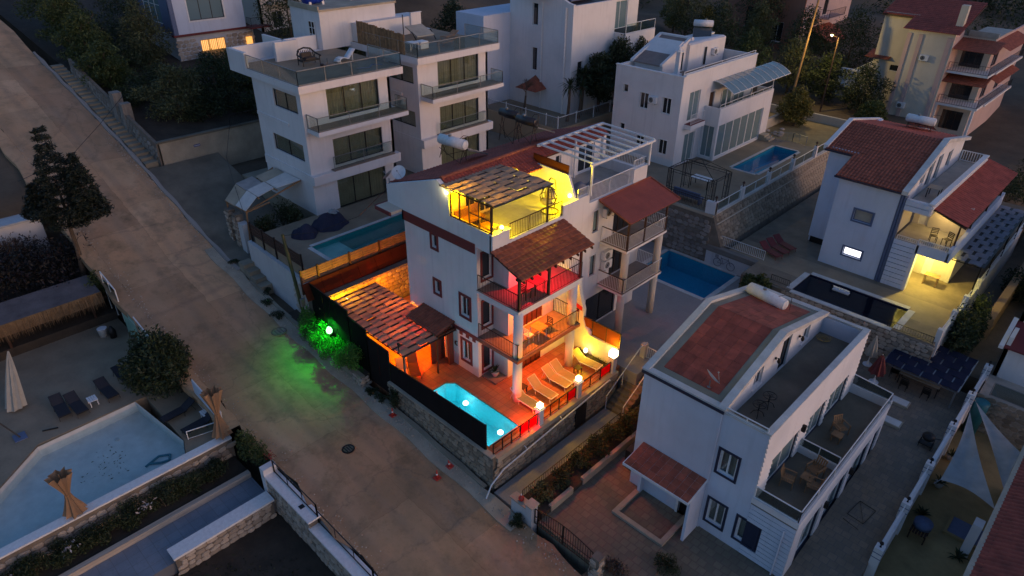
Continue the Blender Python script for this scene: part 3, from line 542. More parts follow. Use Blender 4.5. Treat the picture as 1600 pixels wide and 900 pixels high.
mb.build('ridge_tiles', 'roof_tile_orange', H)['kind'] = 'stuff'
# lit balconies
for z in (2.78, 5.88):
    mb = MB(); mb.box(-3.1, 0, .08, 1.38, z, z + .17); mb.box(-1.99, 0, 1.38, 5.25, z, z + .17); mb.build('balcony_slab', 'white_wall', H); mb = MB(); mb.box(-3.12, .03, .05, 1.38, z + .171, z + .19); mb.box(-1.98, .03, 1.38, 5.28, z + .171, z + .19); mb.build('balcony_floor', 'balcony_tile', H)
    if z < 3: mb = MB(); mb.box(-3.14, .05, .03, .078, z - .02, z + .165); mb.box(.005, .05, .08, 5.3, z - .02, z + .165); mb.build('balcony_edge', 'roof_tile_brown', H)
    railing(H, [(-3.05, .12, z + .19), (-.05, .12, z + .19), (-.05, 5.2, z + .19), (-1.95, 5.2, z + .19)], .95, 'black_metal', .12)
mb = MB(); mb.cyl((-.26, .36, 0), (-.26, .36, 2.78), .26, .26, 20); mb.cyl((-.26, .36, 2.96), (-.26, .36, 5.88), .26, .26, 20); mb.build('column', 'white_wall', H, True)
mb = MB(); mb.cyl((-.3, 4.86, 0), (-.3, 4.86, 2.78), .25, .25, 20); mb.cyl((-.3, 4.86, 2.96), (-.3, 4.86, 5.88), .25, .25, 20); mb.build('column', 'white_wall', H, True)
mb = MB(); mb.box(-2.0, -.3, 4.9, 5.2, 5.5, 5.88); mb.box(-.4, -.06, .2, 5.2, 5.62, 5.88); mb.box(-3.0, -.2, .12, .4, 5.62, 5.88); mb.build('beam', 'white_wall', H)
for y in (.2, 2.48, 5.1):
    mb = MB(); mb.box(-.14, -.02, y - .06, y + .06, 6.07, 8.0); mb.build('post', 'dark_wood', H)
mb = MB(); mb.box(-.2, .05, .05, 5.5, 7.85, 7.98)
for i in range(10): y = .15 + i * .6; mb.hexa([(-1.98, y, 8.58), (.3, y, 7.80), (.3, y + .08, 7.80), (-1.98, y + .08, 8.58), (-1.98, y, 8.70), (.3, y, 7.92), (.3, y + .08, 7.92), (-1.98, y + .08, 8.70)])
mb.slab([(-1.97, .02, 8.78), (.22, .02, 8.0), (.22, 5.72, 8.0), (-1.97, 5.72, 8.78)], .06); mb.build('canopy_frame', 'dark_wood', H)
for j in range(7):                                          # long overlapping tile courses
    f0 = j / 7; f1 = (j + 1) / 7; x0 = -1.97 + 2.25 * (1 - f0); x1 = -1.97 + 2.25 * (1 - f1); zz = lambda f: 8.0 + .80 * f; mb = MB(); nb = 19
    for i in range(nb):
        y0 = 0 + 5.74 * i / nb; y1 = 0 + 5.74 * (i + 1) / nb; ym = (y0 + y1) / 2; jt = random.uniform(-.008, .008)
        p = [(x0, y0, zz(f0) + .075 + jt), (x0, ym, zz(f0) + .105 + jt), (x0, y1, zz(f0) + .075 + jt), (x1, y1, zz(f1) + .02), (x1, ym, zz(f1) + .05), (x1, y0, zz(f1) + .02), (x0, y0, zz(f0) + .0), (x0, y1, zz(f0) + .0)]
        mb.add(p, [(0, 1, 4, 5), (1, 2, 3, 4), (6, 7, 2, 1), (6, 1, 0)])
    mb.build('tile_course', 'roof_tile_brown', H)
# balconies of the far half
for z in (2.93, 5.93):
    mb = MB(); mb.box(-1.99, 0, 9.4, 13.68, z, z + .17); mb.build('balcony_slab', 'white_wall', H); mb = MB(); mb.box(-1.98, .03, 9.38, 13.7, z + .171, z + .19); mb.build('balcony_floor', 'balcony_tile', H)
    railing(H, [(-1.95, 9.45, z + .19), (-.04, 9.45, z + .19), (-.04, 13.62, z + .19), (-1.95, 13.62, z + .19)], .95, 'white_paint', .12)
    mb = MB(); mb.bar((-1.95, 9.45, z + 1.17), (-.04, 9.45, z + 1.17), .035); mb.bar((-.04, 9.45, z + 1.17), (-.04, 12.6, z + 1.17), .035); mb.build('handrail', 'dark_wood', H)
for y in (9.72, 13.3):
    mb = MB(); mb.cyl((-.26, y, 0), (-.26, y, 2.93), .24, .24, 18); mb.cyl((-.26, y, 3.12), (-.26, y, 5.93), .24, .24, 18); mb.build('column', 'cream_wall', H, True)
for y in (9.5, 11.2, 13.5): mb = MB(); mb.box(-.12, -.02, y - .05, y + .05, 6.1, 8.2); mb.build('post', 'dark_wood', H)
mb = MB(); mb.slab([(-1.97, 8.95, 8.95), (.35, 8.95, 8.2), (.35, 14.1, 8.2), (-1.97, 14.1, 8.95)], .1); mb.box(-.15, .02, 9.3, 13.8, 8.05, 8.2); mb.build('canopy_frame', 'dark_wood', H)
mb = MB(); mb.slab([(-1.97, 8.9, 8.99), (.40, 8.9, 8.22), (.40, 14.15, 8.22), (-1.97, 14.15, 8.99)], .03); mb.build('canopy_roof', 'red_roof_sheet', H)
mb = MB(); mb.box(-1.96, .40, 8.86, 8.96, 8.99, 9.0) if 0 else None; mb.tube([(-1.97, 8.92, 9.0), (.40, 8.92, 8.24)], .05); mb.tube([(-1.97, 14.13, 9.0), (.40, 14.13, 8.24)], .05); mb.tube([(-1.95, 8.92, 9.0), (-1.95, 14.13, 9.0)], .05); mb.build('verge_tiles', 'roof_tile_orange', H)
# terrace railings
railing(H, [(-2.08, 1.46, 9.0), (-2.08, 5.66, 9.0)], .88, 'brown_metal', .125, .014, .03, every=12); railing(H, [(-2.08, 8.05, 9.04), (-2.08, 12.28, 9.04)], 1.02, 'white_paint', .12, .014, .03, every=16); railing(H, [(-2.1, 7.05, 9.62), (-2.1, 7.95, 9.62)], .5, 'white_paint', .11); railing(H, [(-2.1, 13.6, 9.62), (-5.4, 13.6, 9.62)], .8, 'white_paint', .12); railing(H, [(-2.1, 12.4, 9.97), (-2.1, 13.6, 9.97)], .5, 'white_paint', .12)
# flared wall at the end of the lit patio, brown screen on it, red pennant
fl = [(-2.0, 0), (1.9, 0), (1.9, 1.5), (-.05, 1.5), (-.45, 1.9), (-.65, 2.35), (-.66, 3.0), (-1.0, 4.0), (-1.15, 4.9), (-2.0, 5.4)]
mb = MB(); mb.prism(fl, 'Y', 6.45, 6.75); mb.build('flared_wall', 'white_wall', H, bevel=.03)
for x0, x1 in ((-.64, .02), (.06, 1.05), (1.09, 2.04)): mb = MB(); mb.box(x0, x1, 6.56, 6.6, 1.52 if x0 > 0 else 1.9, 2.5); mb.build('screen_panel', 'panel_orange', H)
mb = MB()
for x in (.04, 1.07, 2.06): mb.box(x - .025, x + .025, 6.55, 6.61, 1.5, 2.55)
mb.box(-.66, 2.08, 6.55, 6.61, 2.5, 2.55); mb.build('screen_frame', 'brown_metal', H)
mb = MB(); mb.prism([(-1.35, 3.35), (-.75, 3.2), (-.75, 2.95), (-.95, 2.98), (-.97, 2.75), (-1.15, 2.8), (-1.12, 3.05), (-1.35, 3.1)], 'Y', 6.41, 6.44); tag(mb.build('pennant', 'flag_red'), 'small red cloth pennant on the flared yellow-lit wall', 'flag')
# moon and star wall ornaments beside the ground-floor window
mb = MB(); ar = [(-5.05 + .16 * math.cos(a), 1.55 + .16 * math.sin(a)) for a in np.linspace(R(60), R(300), 10)] + [(-5.0 + .11 * math.cos(a), 1.55 + .13 * math.sin(a)) for a in np.linspace(R(290), R(70), 8)]; mb.prism(ar, 'Y', .15, .19); mb.build('moon_ornament', 'brown_metal', H)
mb = MB(); mb.cyl((-5.35, .18, 2.3), (-5.35, -.35, 2.22), .03, .03, 8); mb.build('spout', 'dark_wood', H)
# plinth with the potted plant in the notch
mb = MB(); mb.box(-3.15, -2.0, .42, 1.38, .0, .09); mb.build('notch_step', 'balcony_tile', H)
# ------------------------------------------------------------------ roof terrace of the lit house
def slat_pergola(name, label, x0, x1, y0, y1, z, nx, ny, mat, frame='brown_metal', posts=(), amp=.05, zb=0, drop=0, panel='roof_panel', cover=.93, span=2):
    """Flat pergola whose cloth panels are woven alternately over and under the bars."""
    e = thing(name, label, 'pergola', ((x0 + x1) / 2, (y0 + y1) / 2, zb)); dx = (x1 - x0) / nx; dy = (y1 - y0) / ny; mb = MB(); zx = lambda x: z - drop * (x - x0) / (x1 - x0)
    hw = dx * (1 - cover)
    for i in range(nx + 1): x = x0 + i * dx; mb.box(x - hw * 1.25, x + hw * 1.25, y0, y1, zx(x) - .055, zx(x) - .035)
    for j in range(0, ny + 1): y = y0 + j * dy; mb.bar((x0, y, z - .10), (x1, y, zx(x1) - .10), .035)
    mb.build('frame', frame, e)
    for px, py in posts: mb = MB(); mb.box(px - .045, px + .045, py - .045, py + .045, zb, zx(px) - .06); mb.build('post', frame, e)
    for j in range(ny):
        i = -(j % 2)
        while i < nx:                                    # each cloth runs over one bar and dips under the next
            a = max(0, i); c = min(nx, i + span); xa = x0 + a * dx + (hw if i >= 0 else 0); xb = x0 + c * dx - (hw if i + span <= nx else 0); ya = y0 + j * dy + .004; yb = ya + dy - .008; m2 = MB(); jz = random.uniform(-.004, .004); i += span
            st = [(xa, -.02), ((xa + xb) / 2 - hw, .015), ((xa + xb) / 2 + hw, .015), (xb, -.02 + random.choice((0,) * 19 + (.05,)))] if c - a > 1 else [(xa, -.02), (xb, -.02)]
            m2.slab([(x, ya, zx(x) + h + jz) for x, h in st] + [(x, yb, zx(x) + h + jz) for x, h in st[::-1]], .012); m2.build(panel, mat, e)
    return e
slat_pergola('roof_pergola', 'pale panel pergola glowing yellow over the roof terrace', -5.95, -1.85, .18, 4.55, 11.33, 8, 6, 'panel_roof', posts=[(-2.1, .25), (-2.1, 4.45)], zb=8.95, cover=.85)
e = thing('glass_screen', 'brown framed glass wind screen on the roof terrace edge', 'screen', (-3.7, .25, 9.68)); mb = MB()
for i, x in enumerate((-5.2, -4.5, -3.75, -3.0, -2.15)): mb.box(x - .035, x + .035, .22, .29, 9.68, 11.2)
mb.box(-5.2, -2.15, .22, .29, 9.68, 9.74); mb.box(-5.2, -2.15, .22, .29, 11.14, 11.2); mb.box(-3.7, -2.2, .23, .28, 10.35, 10.39); mb.build('frame', 'brown_metal', e)
for a, c in ((-5.165, -4.535), (-4.465, -3.785), (-3.715, -3.035), (-2.965, -2.185)): mb = MB(); mb.box(a, c, .25, .26, 9.74, 11.14); mb.build('glass_pane', 'amber_glass', e)
# egg-shaped hanging chair
e = thing('hanging_chair', 'cream egg-shaped hanging chair on a curved dark stand, roof terrace', 'chair', (-3.0, 5.5, 8.95)); mb = MB()
cx0, cy0 = -3.0, 5.55; mb.tube([(cx0, cy0 + .55, 8.98), (cx0, cy0 + .62, 10.2), (cx0, cy0 + .5, 10.75), (cx0, cy0 + .15, 10.95), (cx0, cy0, 10.85)], .035, 8); mb.tube([(cx0 + .5 * math.cos(a), cy0 + .15 + .5 * math.sin(a), 8.98) for a in np.linspace(0, 2 * math.pi, 17)], .03, 6); mb.bar((cx0, cy0, 10.85), (cx0, cy0, 10.5), .012); mb.build('stand', 'brown_metal', e)
mb = MB()
for k in range(14):
    a = 2 * math.pi * k / 14
    if math.sin(a) < -.75: continue
    mb.tube([(cx0, cy0, 10.55), (cx0 + .3 * math.cos(a), cy0 + .3 * math.sin(a), 10.35), (cx0 + .5 * math.cos(a), cy0 + .48 * math.sin(a), 9.9), (cx0 + .38 * math.cos(a), cy0 + .36 * math.sin(a), 9.5), (cx0, cy0, 9.33)], .022, 5)
for zz, rr in ((10.3, .36), (9.95, .5), (9.65, .46), (9.45, .3)): mb.tube([(cx0 + rr * math.cos(a), cy0 + rr * .96 * math.sin(a), zz) for a in np.linspace(R(-60) , R(240), 14)], .018, 5)
mb.build('basket', 'brown_metal', e); mb = MB(); mb.ball((cx0, cy0 - .02, 9.6), .4, 14, 8, .55); mb.ball((cx0, cy0 + .2, 9.95), .33, 12, 8, 1.0); mb.build('cushion', 'cushion', e, True)
# seating behind the glass screen
e = thing('terrace_bench', 'low wooden bench behind the roof terrace glass screen', 'bench', (-4.6, 1.1, 8.95)); mb = MB(); mb.box(-5.2, -4.6, .55, 2.2, 9.2, 9.34); mb.build('seat', 'teak', e); mb = MB(); mb.box(-5.3, -5.2, .55, 2.2, 9.2, 9.85); mb.build('backrest', 'teak', e)
for x, y in ((-5.15, .6), (-4.68, .6), (-5.15, 2.12), (-4.68, 2.12)): mb = MB(); mb.box(x, x + .06, y, y + .06, 8.945, 9.2); mb.build('leg', 'teak', e)
def square_table(name, label, x, y, z, w_, d, h, top, legm, group=None, slats=0):
    e = thing(name, label, 'table', (x, y, z), group); mb = MB()
    if slats:
        for i in range(slats): yy = y - d / 2 + d * i / slats; mb.box(x - w_ / 2, x + w_ / 2, yy + .01, yy + d / slats - .01, z + h - .03, z + h)
    else: mb.box(x - w_ / 2, x + w_ / 2, y - d / 2, y + d / 2, z + h - .03, z + h)
    mb.build('table_top', top, e)
    for sx in (-1, 1):
        for sy in (-1, 1): mb = MB(); mb.box(x + sx * (w_ / 2 - .06) - .025, x + sx * (w_ / 2 - .06) + .025, y + sy * (d / 2 - .06) - .025, y + sy * (d / 2 - .06) + .025, z, z + h - .03); mb.build('leg', legm, e)
    return e
square_table('terrace_table', 'small table behind the roof terrace glass screen', -3.1, 1.0, 8.945, .8, .7, .7, 'teak', 'brown_metal')
# lamps of the terrace
def globe_lamp(name, label, loc, r, c, wts, mat='glow_yellow', base=True, group=None, soft=.12):
    e = thing(name, label, 'lamp', (loc[0], loc[1], loc[2] - r), group); mb = MB(); mb.ball(loc, r * .8, 16, 10); o = mb.build('globe', mat, e, True)
    o.visible_shadow = True
    if base: mb = MB(); mb.cyl((loc[0], loc[1], loc[2] - r - .05), (loc[0], loc[1], loc[2] - r + .03), r * .55, r * .45, 12); mb.build('base', 'brown_metal', e)
    return e
YEL = (1, .70, .0); RED = (1, .01, .02)
def bulb(parent, loc, c, wts, soft=.1): return light('bulb', loc, c, wts, soft, parent)
e = globe_lamp('globe_lamp', 'white globe lamp on the roof terrace parapet corner', (-2.09, .95, 9.86), .14, YEL, 0); bulb(e, (-2.45, 1.0, 10.05), YEL, 50)
e = globe_lamp('wall_lamp', 'bright yellow wall lamp at the low end of the terrace divider wall', (-2.45, 6.74, 9.75), .13, YEL, 0, 'glow_warm', False); bulb(e, (-2.6, 6.4, 9.9), YEL, 66)
e = globe_lamp('gable_lamp', 'bright lamp at the pergola corner by the gable top', (-5.35, .13, 11.0), .12, YEL, 0, 'glow_warm', False); bulb(e, (-5.1, .7, 10.9), YEL, 62); bulb(e, (-5.4, -.08, 11.12), (1, .85, .4), 2.5)
# white pergola and covered furniture of the far half
e = thing('white_pergola', 'white bare beam pergola over the neighbouring roof terrace', 'pergola', (-3.9, 10.9, 8.95)); mb = MB(); mb.box(-6.0, -5.85, 7.8, 14.1, 11.5, 11.64); mb.box(-1.92, -1.78, 7.75, 14.0, 11.36, 11.5); mb.build('frame', 'white_paint', e)
for i in range(9): y = 7.9 + i * .75; mb = MB(); mb.hexa([(-5.9, y, 11.58), (-1.85, y, 11.46), (-1.85, y + .08, 11.46), (-5.9, y + .08, 11.58), (-5.9, y, 11.68), (-1.85, y, 11.56), (-1.85, y + .08, 11.56), (-5.9, y + .08, 11.68)]); mb.build('beam', 'white_paint', e)
for x, y, z0 in ((-1.85, 7.9, 9.6), (-1.85, 13.6, 9.95), (-5.3, 10.6, 8.95)): mb = MB(); mb.box(x - .05, x + .05, y - .05, y + .05, z0, 11.4); mb.build('post', 'white_paint', e)
def draped(name, label, x, y, z, rx, ry, h, mat, peaks, seed, cat='cover', group=None):
    """Tarpaulin thrown over furniture: a sheet that hangs from its high points and puddles at the hem."""
    rnd = random.Random(seed); n = 30; vs = []; fs = []
    for i in range(n + 1):
        for j in range(n + 1):
            u = -1 + 2 * i / n; v = -1 + 2 * j / n; k = max(abs(u), abs(v)); rr = math.hypot(u, v) or 1; s = k / rr; a = math.atan2(v, u); px = u * s * rx * (1 + .08 * math.sin(5 * a + seed)); py = v * s * ry * (1 + .08 * math.sin(4 * a + seed * 2)); hh = 0
            for qx, qy, qh, qr in peaks: d = math.hypot(px - qx, py - qy) / qr; hh = max(hh, qh * (1 - d ** 1.7) if d < 1 else 0)
            edge = max(0, 1 - k) ** .45; hh = max(hh, h * .45 * min(1, edge * 1.5)) * min(1, edge * 2.2); hh += .05 * math.sin(9 * a + k * 4 + seed) * min(1, k * 1.3) * min(1, edge * 3) + .025 * math.sin(px * 7 + seed) * math.sin(py * 6)
            vs.append((x + px, y + py, z + max(.01, hh)))
    for i in range(n):
        for j in range(n): fs.append((i * (n + 1) + j, (i + 1) * (n + 1) + j, (i + 1) * (n + 1) + j + 1, i * (n + 1) + j + 1))
    mb = MB(); mb.add(vs, fs); return tag(mb.build(name, mat, None, True), label, cat, group)
draped('furniture_cover', 'grey tarpaulin draped over furniture under the white pergola', -3.2, 9.6, 8.95, 1.0, 1.5, .7, 'panel_grey', [(.2, .2, .85, .8), (-.3, -.6, .7, .7)], 3)
# --- satellite dishes
def dish(label, x, y, z, r, az, mat='white_plastic', h=.35, group='satellite dishes'):
    e = thing('satellite_dish', label, 'dish', (x, y, z), group); mb = MB(); mb.cyl((x, y, z), (x, y, z + h), .03, .03, 8); mb.cyl((x, y, z), (x, y, z + .03), .1, .1, 8); mb.build('mast', 'grey_metal', e)
    d = Vector((math.cos(az) * .8, math.sin(az) * .8, .6)).normalized(); a = d.orthogonal().normalized(); b = d.cross(a); c = Vector((x, y, z + h + r * .3)) + d * .06; vs = []; n = 20
    for k in range(5):
        q = r * k / 4
        for i in range(n): t_ = 2 * math.pi * i / n; vs.append(c + a * (q * math.cos(t_)) + b * (q * math.sin(t_)) + d * (.22 * (q / r) ** 2 * r))
    mb = MB(); mb.add(vs, [(k * n + i, k * n + (i + 1) % n, (k + 1) * n + (i + 1) % n, (k + 1) * n + i) for k in range(4) for i in range(n)]); mb.build('reflector', mat, e, True)
    mb = MB(); f = c + d * (r * .9); mb.bar(c + b * r * .98 + d * .2 * r, f, .012); mb.ball(f, .045, 8, 6); mb.build('receiver_arm', 'grey_metal', e); return e
dish('white satellite dish on the left eave corner of the lit house', -10.5, 1.0, 9.95, .42, R(-60)); dish('smaller grey satellite dish turned edge-on at the left eave of the lit house', -10.6, .3, 9.92, .36, R(200), 'grey_metal')
# --- solar water heaters
def solar_heater(label, x, y, z, rz, tank='white_plastic', stand=.9, L=1.7, r=.27, txt=True, panels=2, plen=1.9):
    e = thing('solar_water_heater', label, 'water heater', (x, y, z), 'solar water heaters', True, rz); mb = MB(); zt = stand + .55
    mb.cyl((0, -L / 2, zt), (0, L / 2, zt), r, r, 20); mb.cyl((0, -L / 2 - .06, zt), (0, -L / 2, zt), r * .75, r, 20); mb.cyl((0, L / 2, zt), (0, L / 2 + .06, zt), r, r * .75, 20); tk = mb.build('tank', tank, e, True)
    mb = MB(); mb.cyl((0, .2, zt + r), (0, .2, zt + r + .1), .1, .1, 10); mb.cyl((0, L / 2 + .05, zt + .1), (0, L / 2 + .1, zt + .1), .05, .05, 8); mb.cyl((0, L / 2 + .05, zt - .1), (0, L / 2 + .1, zt - .1), .05, .05, 8); mb.build('fittings', 'grey_metal', tk)
    if txt:
        mb = MB(); n = 6
        vs = [((r + .004) * math.cos(a), yy, zt + (r + .004) * math.sin(a)) for yy in (-L * .18, L * .28) for a in np.linspace(R(8), R(38), n)]; mb.add(vs, [(i, i + 1, n + i + 1, n + i) for i in range(n - 1)]); mb.build('brand_plate', 'print_red' if tank != 'tank_black' else 'paper', tk)
    mb = MB()
    for yy in (-L * .42, L * .42): mb.bar((-.3, yy, 0), (0, yy, zt - r), .02); mb.bar((.3, yy, 0), (0, yy, zt - r), .02); mb.bar((-.28, yy, .1), (.28, yy, zt - r - .2), .015)
    mb.bar((-.3, -L * .42, 0), (-.3, L * .42, zt * .6), .015); mb.bar((.3, L * .42, 0), (.3, -L * .42, zt * .6), .015); mb.tube([(0, -L * .3, zt + r), (.0, -L * .45, zt + r + .25), (.05, -L * .62, zt + r + .25), (.1, -L * .62, zt - .2)], .015); mb.build('stand', 'brown_metal', e)
    for i in range(panels):
        y0 = -L / 2 + i * L / panels + .04; y1 = y0 + L / panels - .08; mb = MB(); mb.slab([(.32, y0, zt - .35), (.32 + plen * .93, y0, zt - .35 - plen * .38), (.32 + plen * .93, y1, zt - .35 - plen * .38), (.32, y1, zt - .35)], .07); pn = mb.build('collector', 'solar_panel', e); mb = MB()
        for ya, yb in ((y0 - .03, y0), (y1, y1 + .03)): mb = MB(); mb.slab([(.30, ya, zt - .34), (.34 + plen * .93, ya, zt - .35 - plen * .38), (.34 + plen * .93, yb, zt - .35 - plen * .38), (.30, yb, zt - .34)], .09); mb.build('collector_frame', 'grey_metal', pn)
    return e
solar_heater('white tank solar heater with tilted collectors on the red roof of the lit house', -9.2, 4.0, 10.85, R(97), stand=.5, L=1.9, r=.3); solar_heater('left of two black tank solar heaters on tall legs at the roof back', -9.1, 8.6, 10.9, R(95), 'tank_black', 1.2, 1.35, .24, panels=1); solar_heater('right of two black tank solar heaters on tall legs at the roof back', -7.4, 8.35, 11.4, R(95), 'tank_black', .7, 1.35, .24, panels=1)
# --- air conditioners
def aircon(label, x, y, z, rz):
    e = thing('air_conditioner', label, 'air conditioner', (x, y, z), 'outdoor air conditioner units', True, rz); mb = MB(); mb.box(0, .3, -.4, .4, 0, .56); mb.build('case', 'white_plastic', e, bevel=.02)
    mb = MB(); mb.cyl((.3, -.1, .28), (.315, -.1, .28), .22, .22, 18); f = mb.build('fan_grille', 'black_metal', e); mb = MB()
    for rr in (.21, .15, .09): mb.tube([(.32, -.1 + rr * math.cos(a), .28 + rr * math.sin(a)) for a in np.linspace(0, 2 * math.pi, 13)], .006, 4)
    mb.build('guard', 'white_plastic', f); mb = MB(); mb.box(-.02, .32, -.32, -.28, -.06, 0); mb.box(-.02, .32, .28, .32, -.06, 0); mb.build('bracket', 'grey_metal', e); return e
aircon('air conditioner under the red canopy of the neighbouring balcony', -1.98, 9.75, 7.75, 0); aircon('upper of two air conditioners beside the far balcony door', -1.98, 10.0, 4.75, 0); aircon('lower of two air conditioners beside the far balcony door', -1.98, 10.05, 4.05, 0)
# ------------------------------------------------------------------ balcony furniture and lights
def stool_chair(name, label, x, y, z, rz, mat, group=None, h=.45, bh=.42, cushion=None):
    e = thing(name, label, 'chair', (x, y, z), group, True, rz); mb = MB(); mb.box(-.21, .21, -.21, .21, h - .03, h); mb.build('seat', cushion or mat, e)
    mb = MB()
    for k in range(4): zz = h + .1 + k * (bh - .1) / 3; mb.box(-.21, .21, .19, .215, zz - .025, zz + .025)
    mb.box(-.21, -.18, .19, .22, h, h + bh); mb.box(.18, .21, .19, .22, h, h + bh); mb.build('backrest', mat, e)
    for sx in (-1, 1):
        for sy in (-1, 1): mb = MB(); mb.box(sx * .19 - .018, sx * .19 + .018, sy * .19 - .018, sy * .19 + .018, 0, h - .03); mb.build('leg', mat, e)
    return e
square_table('balcony_table', 'yellow-lit square table on the lower lit balcony', -.75, 2.55, 2.97, .75, .75, .73, 'teak', 'white_paint'); stool_chair('balcony_chair', 'chair left of the table on the lower lit balcony', -.85, 1.85, 2.97, R(180), 'white_paint'); stool_chair('balcony_chair', 'chair right of the table on the lower lit balcony', -.75, 3.3, 2.97, 0, 'dark_wood')
square_table('balcony_table', 'dark table behind the railing of the red-lit upper balcony', -.8, 2.2, 6.07, .8, .8, .73, 'dark_wood', 'dark_wood'); stool_chair('balcony_chair', 'chair on the red-lit upper balcony', -.7, 1.35, 6.07, R(180), 'dark_wood')
def ceiling_lamp(label, loc, c, wts, mat, soft=.15):
    e = thing('ceiling_lamp', label, 'lamp', loc, 'ceiling lamps of the lit house'); mb = MB(); mb.lathe((loc[0], loc[1], loc[2]), [(.02, -.09), (.10, -.07), (.13, -.02), (.13, 0)], 14); mb.build('shade', mat, e, True); light('bulb', (loc[0], loc[1], loc[2] - .13), c, wts, soft, e, 128); return e
ceiling_lamp('red ceiling lamp under the brown tiled balcony roof', (-1.2, 2.9, 8.28), RED, 150, 'glow_red'); ceiling_lamp('orange ceiling lamp of the lower lit balcony', (-1.1, 2.9, 5.86), (1, .15, .0), 210, 'glow_warm'); ceiling_lamp('orange ceiling lamp over the patio loungers', (-1.1, 2.8, 2.77), (1, .13, .0), 75, 'glow_warm')
e = thing('wall_lamp', 'yellow lamp on the side wall of the lower lit balcony', 'lamp', (-1.9, 5.0, 5.0)); mb = MB(); mb.box(-1.96, -1.8, 4.95, 5.1, 4.9, 5.1); mb.build('shade', 'glow_yellow', e); bulb(e, (-1.55, 5.6, 5.0), (1, .5, .0), 8)
# ------------------------------------------------------------------ patio: pool, loungers, pillars, glass fence
PP = pond('swimming_pool', 'small bright turquoise lit pool at the patio corner', [(-4.2, -3.35), (1.3, -3.35), (1.3, -1.1), (-3.8, -1.1), (-4.2, -1.5)], 0, -.07, 1.35, 'basin_turquoise', 'water_clear', .3, 'patio_tile')
for x, y in ((-2.55, -1.45), (.55, -1.75)):
    mb = MB(); mb.ball((x, y, -.55), .17, 14, 8, .7); mb.build('pool_light', 'glow_pool', PP, True); light('pool_bulb_and_fill', (x, y - .55, -.5), (.0, .70, .86), 4.5, .1, PP)
light('pool_bulb_and_fill', (-3.6, -2.4, -.5), (.0, .70, .86), 3, .1, PP); light('pool_bulb_and_fill', (-1.0, -2.3, -.5), (.0, .68, .86), 3.2, .1, PP)  # two added lights without fixtures, to fill the basin with glow
e = thing('pool_chlorinator', 'small white float bottle in the lit pool by the screen', 'pool float', (-3.75, -2.55, -.1)); mb = MB(); mb.lathe((-3.75, -2.55, -.12), [(.03, 0), (.12, .06), (.13, .14), (.06, .2), (.07, .28), (.05, .38), (.01, .42)], 12); mb.build('body', 'white_plastic', e, True)
def lounger_proto(seatm, framem, back=38, wheels=False):
    e = thing('sun_lounger', 'lounger', 'sun lounger', (0, 0, 0), None, True); ch, sh = math.cos(R(back)), math.sin(R(back))
    mb = MB()
    for s in (-.3, .3): mb.box(-1.25, .05, s - .02, s + .02, .27, .31)
    mb.box(-1.27, -1.22, -.32, .32, .27, .31); mb.box(.03, .07, -.32, .32, .27, .31); mb.build('frame', framem, e)
    mb = MB(); k = 10
    for i in range(k): x = -1.22 + 1.24 * i / k; mb.box(x + .004, x + 1.24 / k - .004, -.28, .28, .305, .325)
    mb.build('seat', seatm, e); L = .72; mb = MB(); mb.hexa([(.02, -.28, .30), (.02 + L * ch, -.28, .30 + L * sh), (.02 + L * ch, .28, .30 + L * sh), (.02, .28, .30), (.005, -.28, .32), (.005 + L * ch, -.28, .32 + L * sh), (.005 + L * ch, .28, .32 + L * sh), (.005, .28, .32)]); bk = mb.build('backrest', seatm, e)
    mb = MB()
    for s in (-.3, .3): mb.bar((.02, s, .3), (.02 + L * ch, s, .3 + L * sh), .02); mb.bar((.02 + L * .6 * ch, s, .3 + L * .6 * sh), (.35 + L * .3, s, .03), .014)
    mb.bar((.02 + L * ch, -.3, .3 + L * sh), (.02 + L * ch, .3, .3 + L * sh), .02); mb.build('back_frame', framem, bk)
    for x, s in ((-1.15, -.3), (-1.15, .3), (-.05, -.3), (-.05, .3)): mb = MB(); mb.bar((x, s, .28), (x - .06, s * 1.06, 0), .018); mb.build('leg', framem, e)
    return e
LC = lounger_proto('lounger_cream', 'white_paint'); U = []
for k, (x, y, a) in enumerate(((.55, .45, 180), (.62, 1.75, 180), (.55, 3.05, 182), (.55, 3.75, 180), (.75, 5.55, 186))):
    place(LC, U, (x - .55, y, .0), R(a), ['cream sun lounger nearest the white front column, patio', 'cream sun lounger between the pillar lamps, second from the pool', 'cream lounger of the touching patio pair, nearer the pool', 'cream lounger of the touching patio pair, farther from the pool', 'cream sun lounger beside the yellow flared wall'][k], 'cream loungers on the lit patio')
LB = lounger_proto('lounger_dark', 'brown_metal', 45); UB = []
place(LB, UB, (-6.7, -1.9, .0), R(150), 'brown patio lounger under the pergola edge', 'loungers by the patio pergola')
LO = lounger_proto('lounger_cream', 'brown_metal', 48); UO = []
place(LO, UO, (-6.6, -2.75, .0), R(152), 'orange-lit lounger under the pergola behind the black screen', 'loungers by the patio pergola')
square_table('side_table', 'dark side table between the patio loungers near the column', -.5, 1.1, 0, .42, .42, .4, 'dark_wood', 'dark_wood'); square_table('side_table', 'dark side table beside the loungers near the second column', .6, 4.65, 0, .42, .42, .4, 'dark_wood', 'dark_wood')
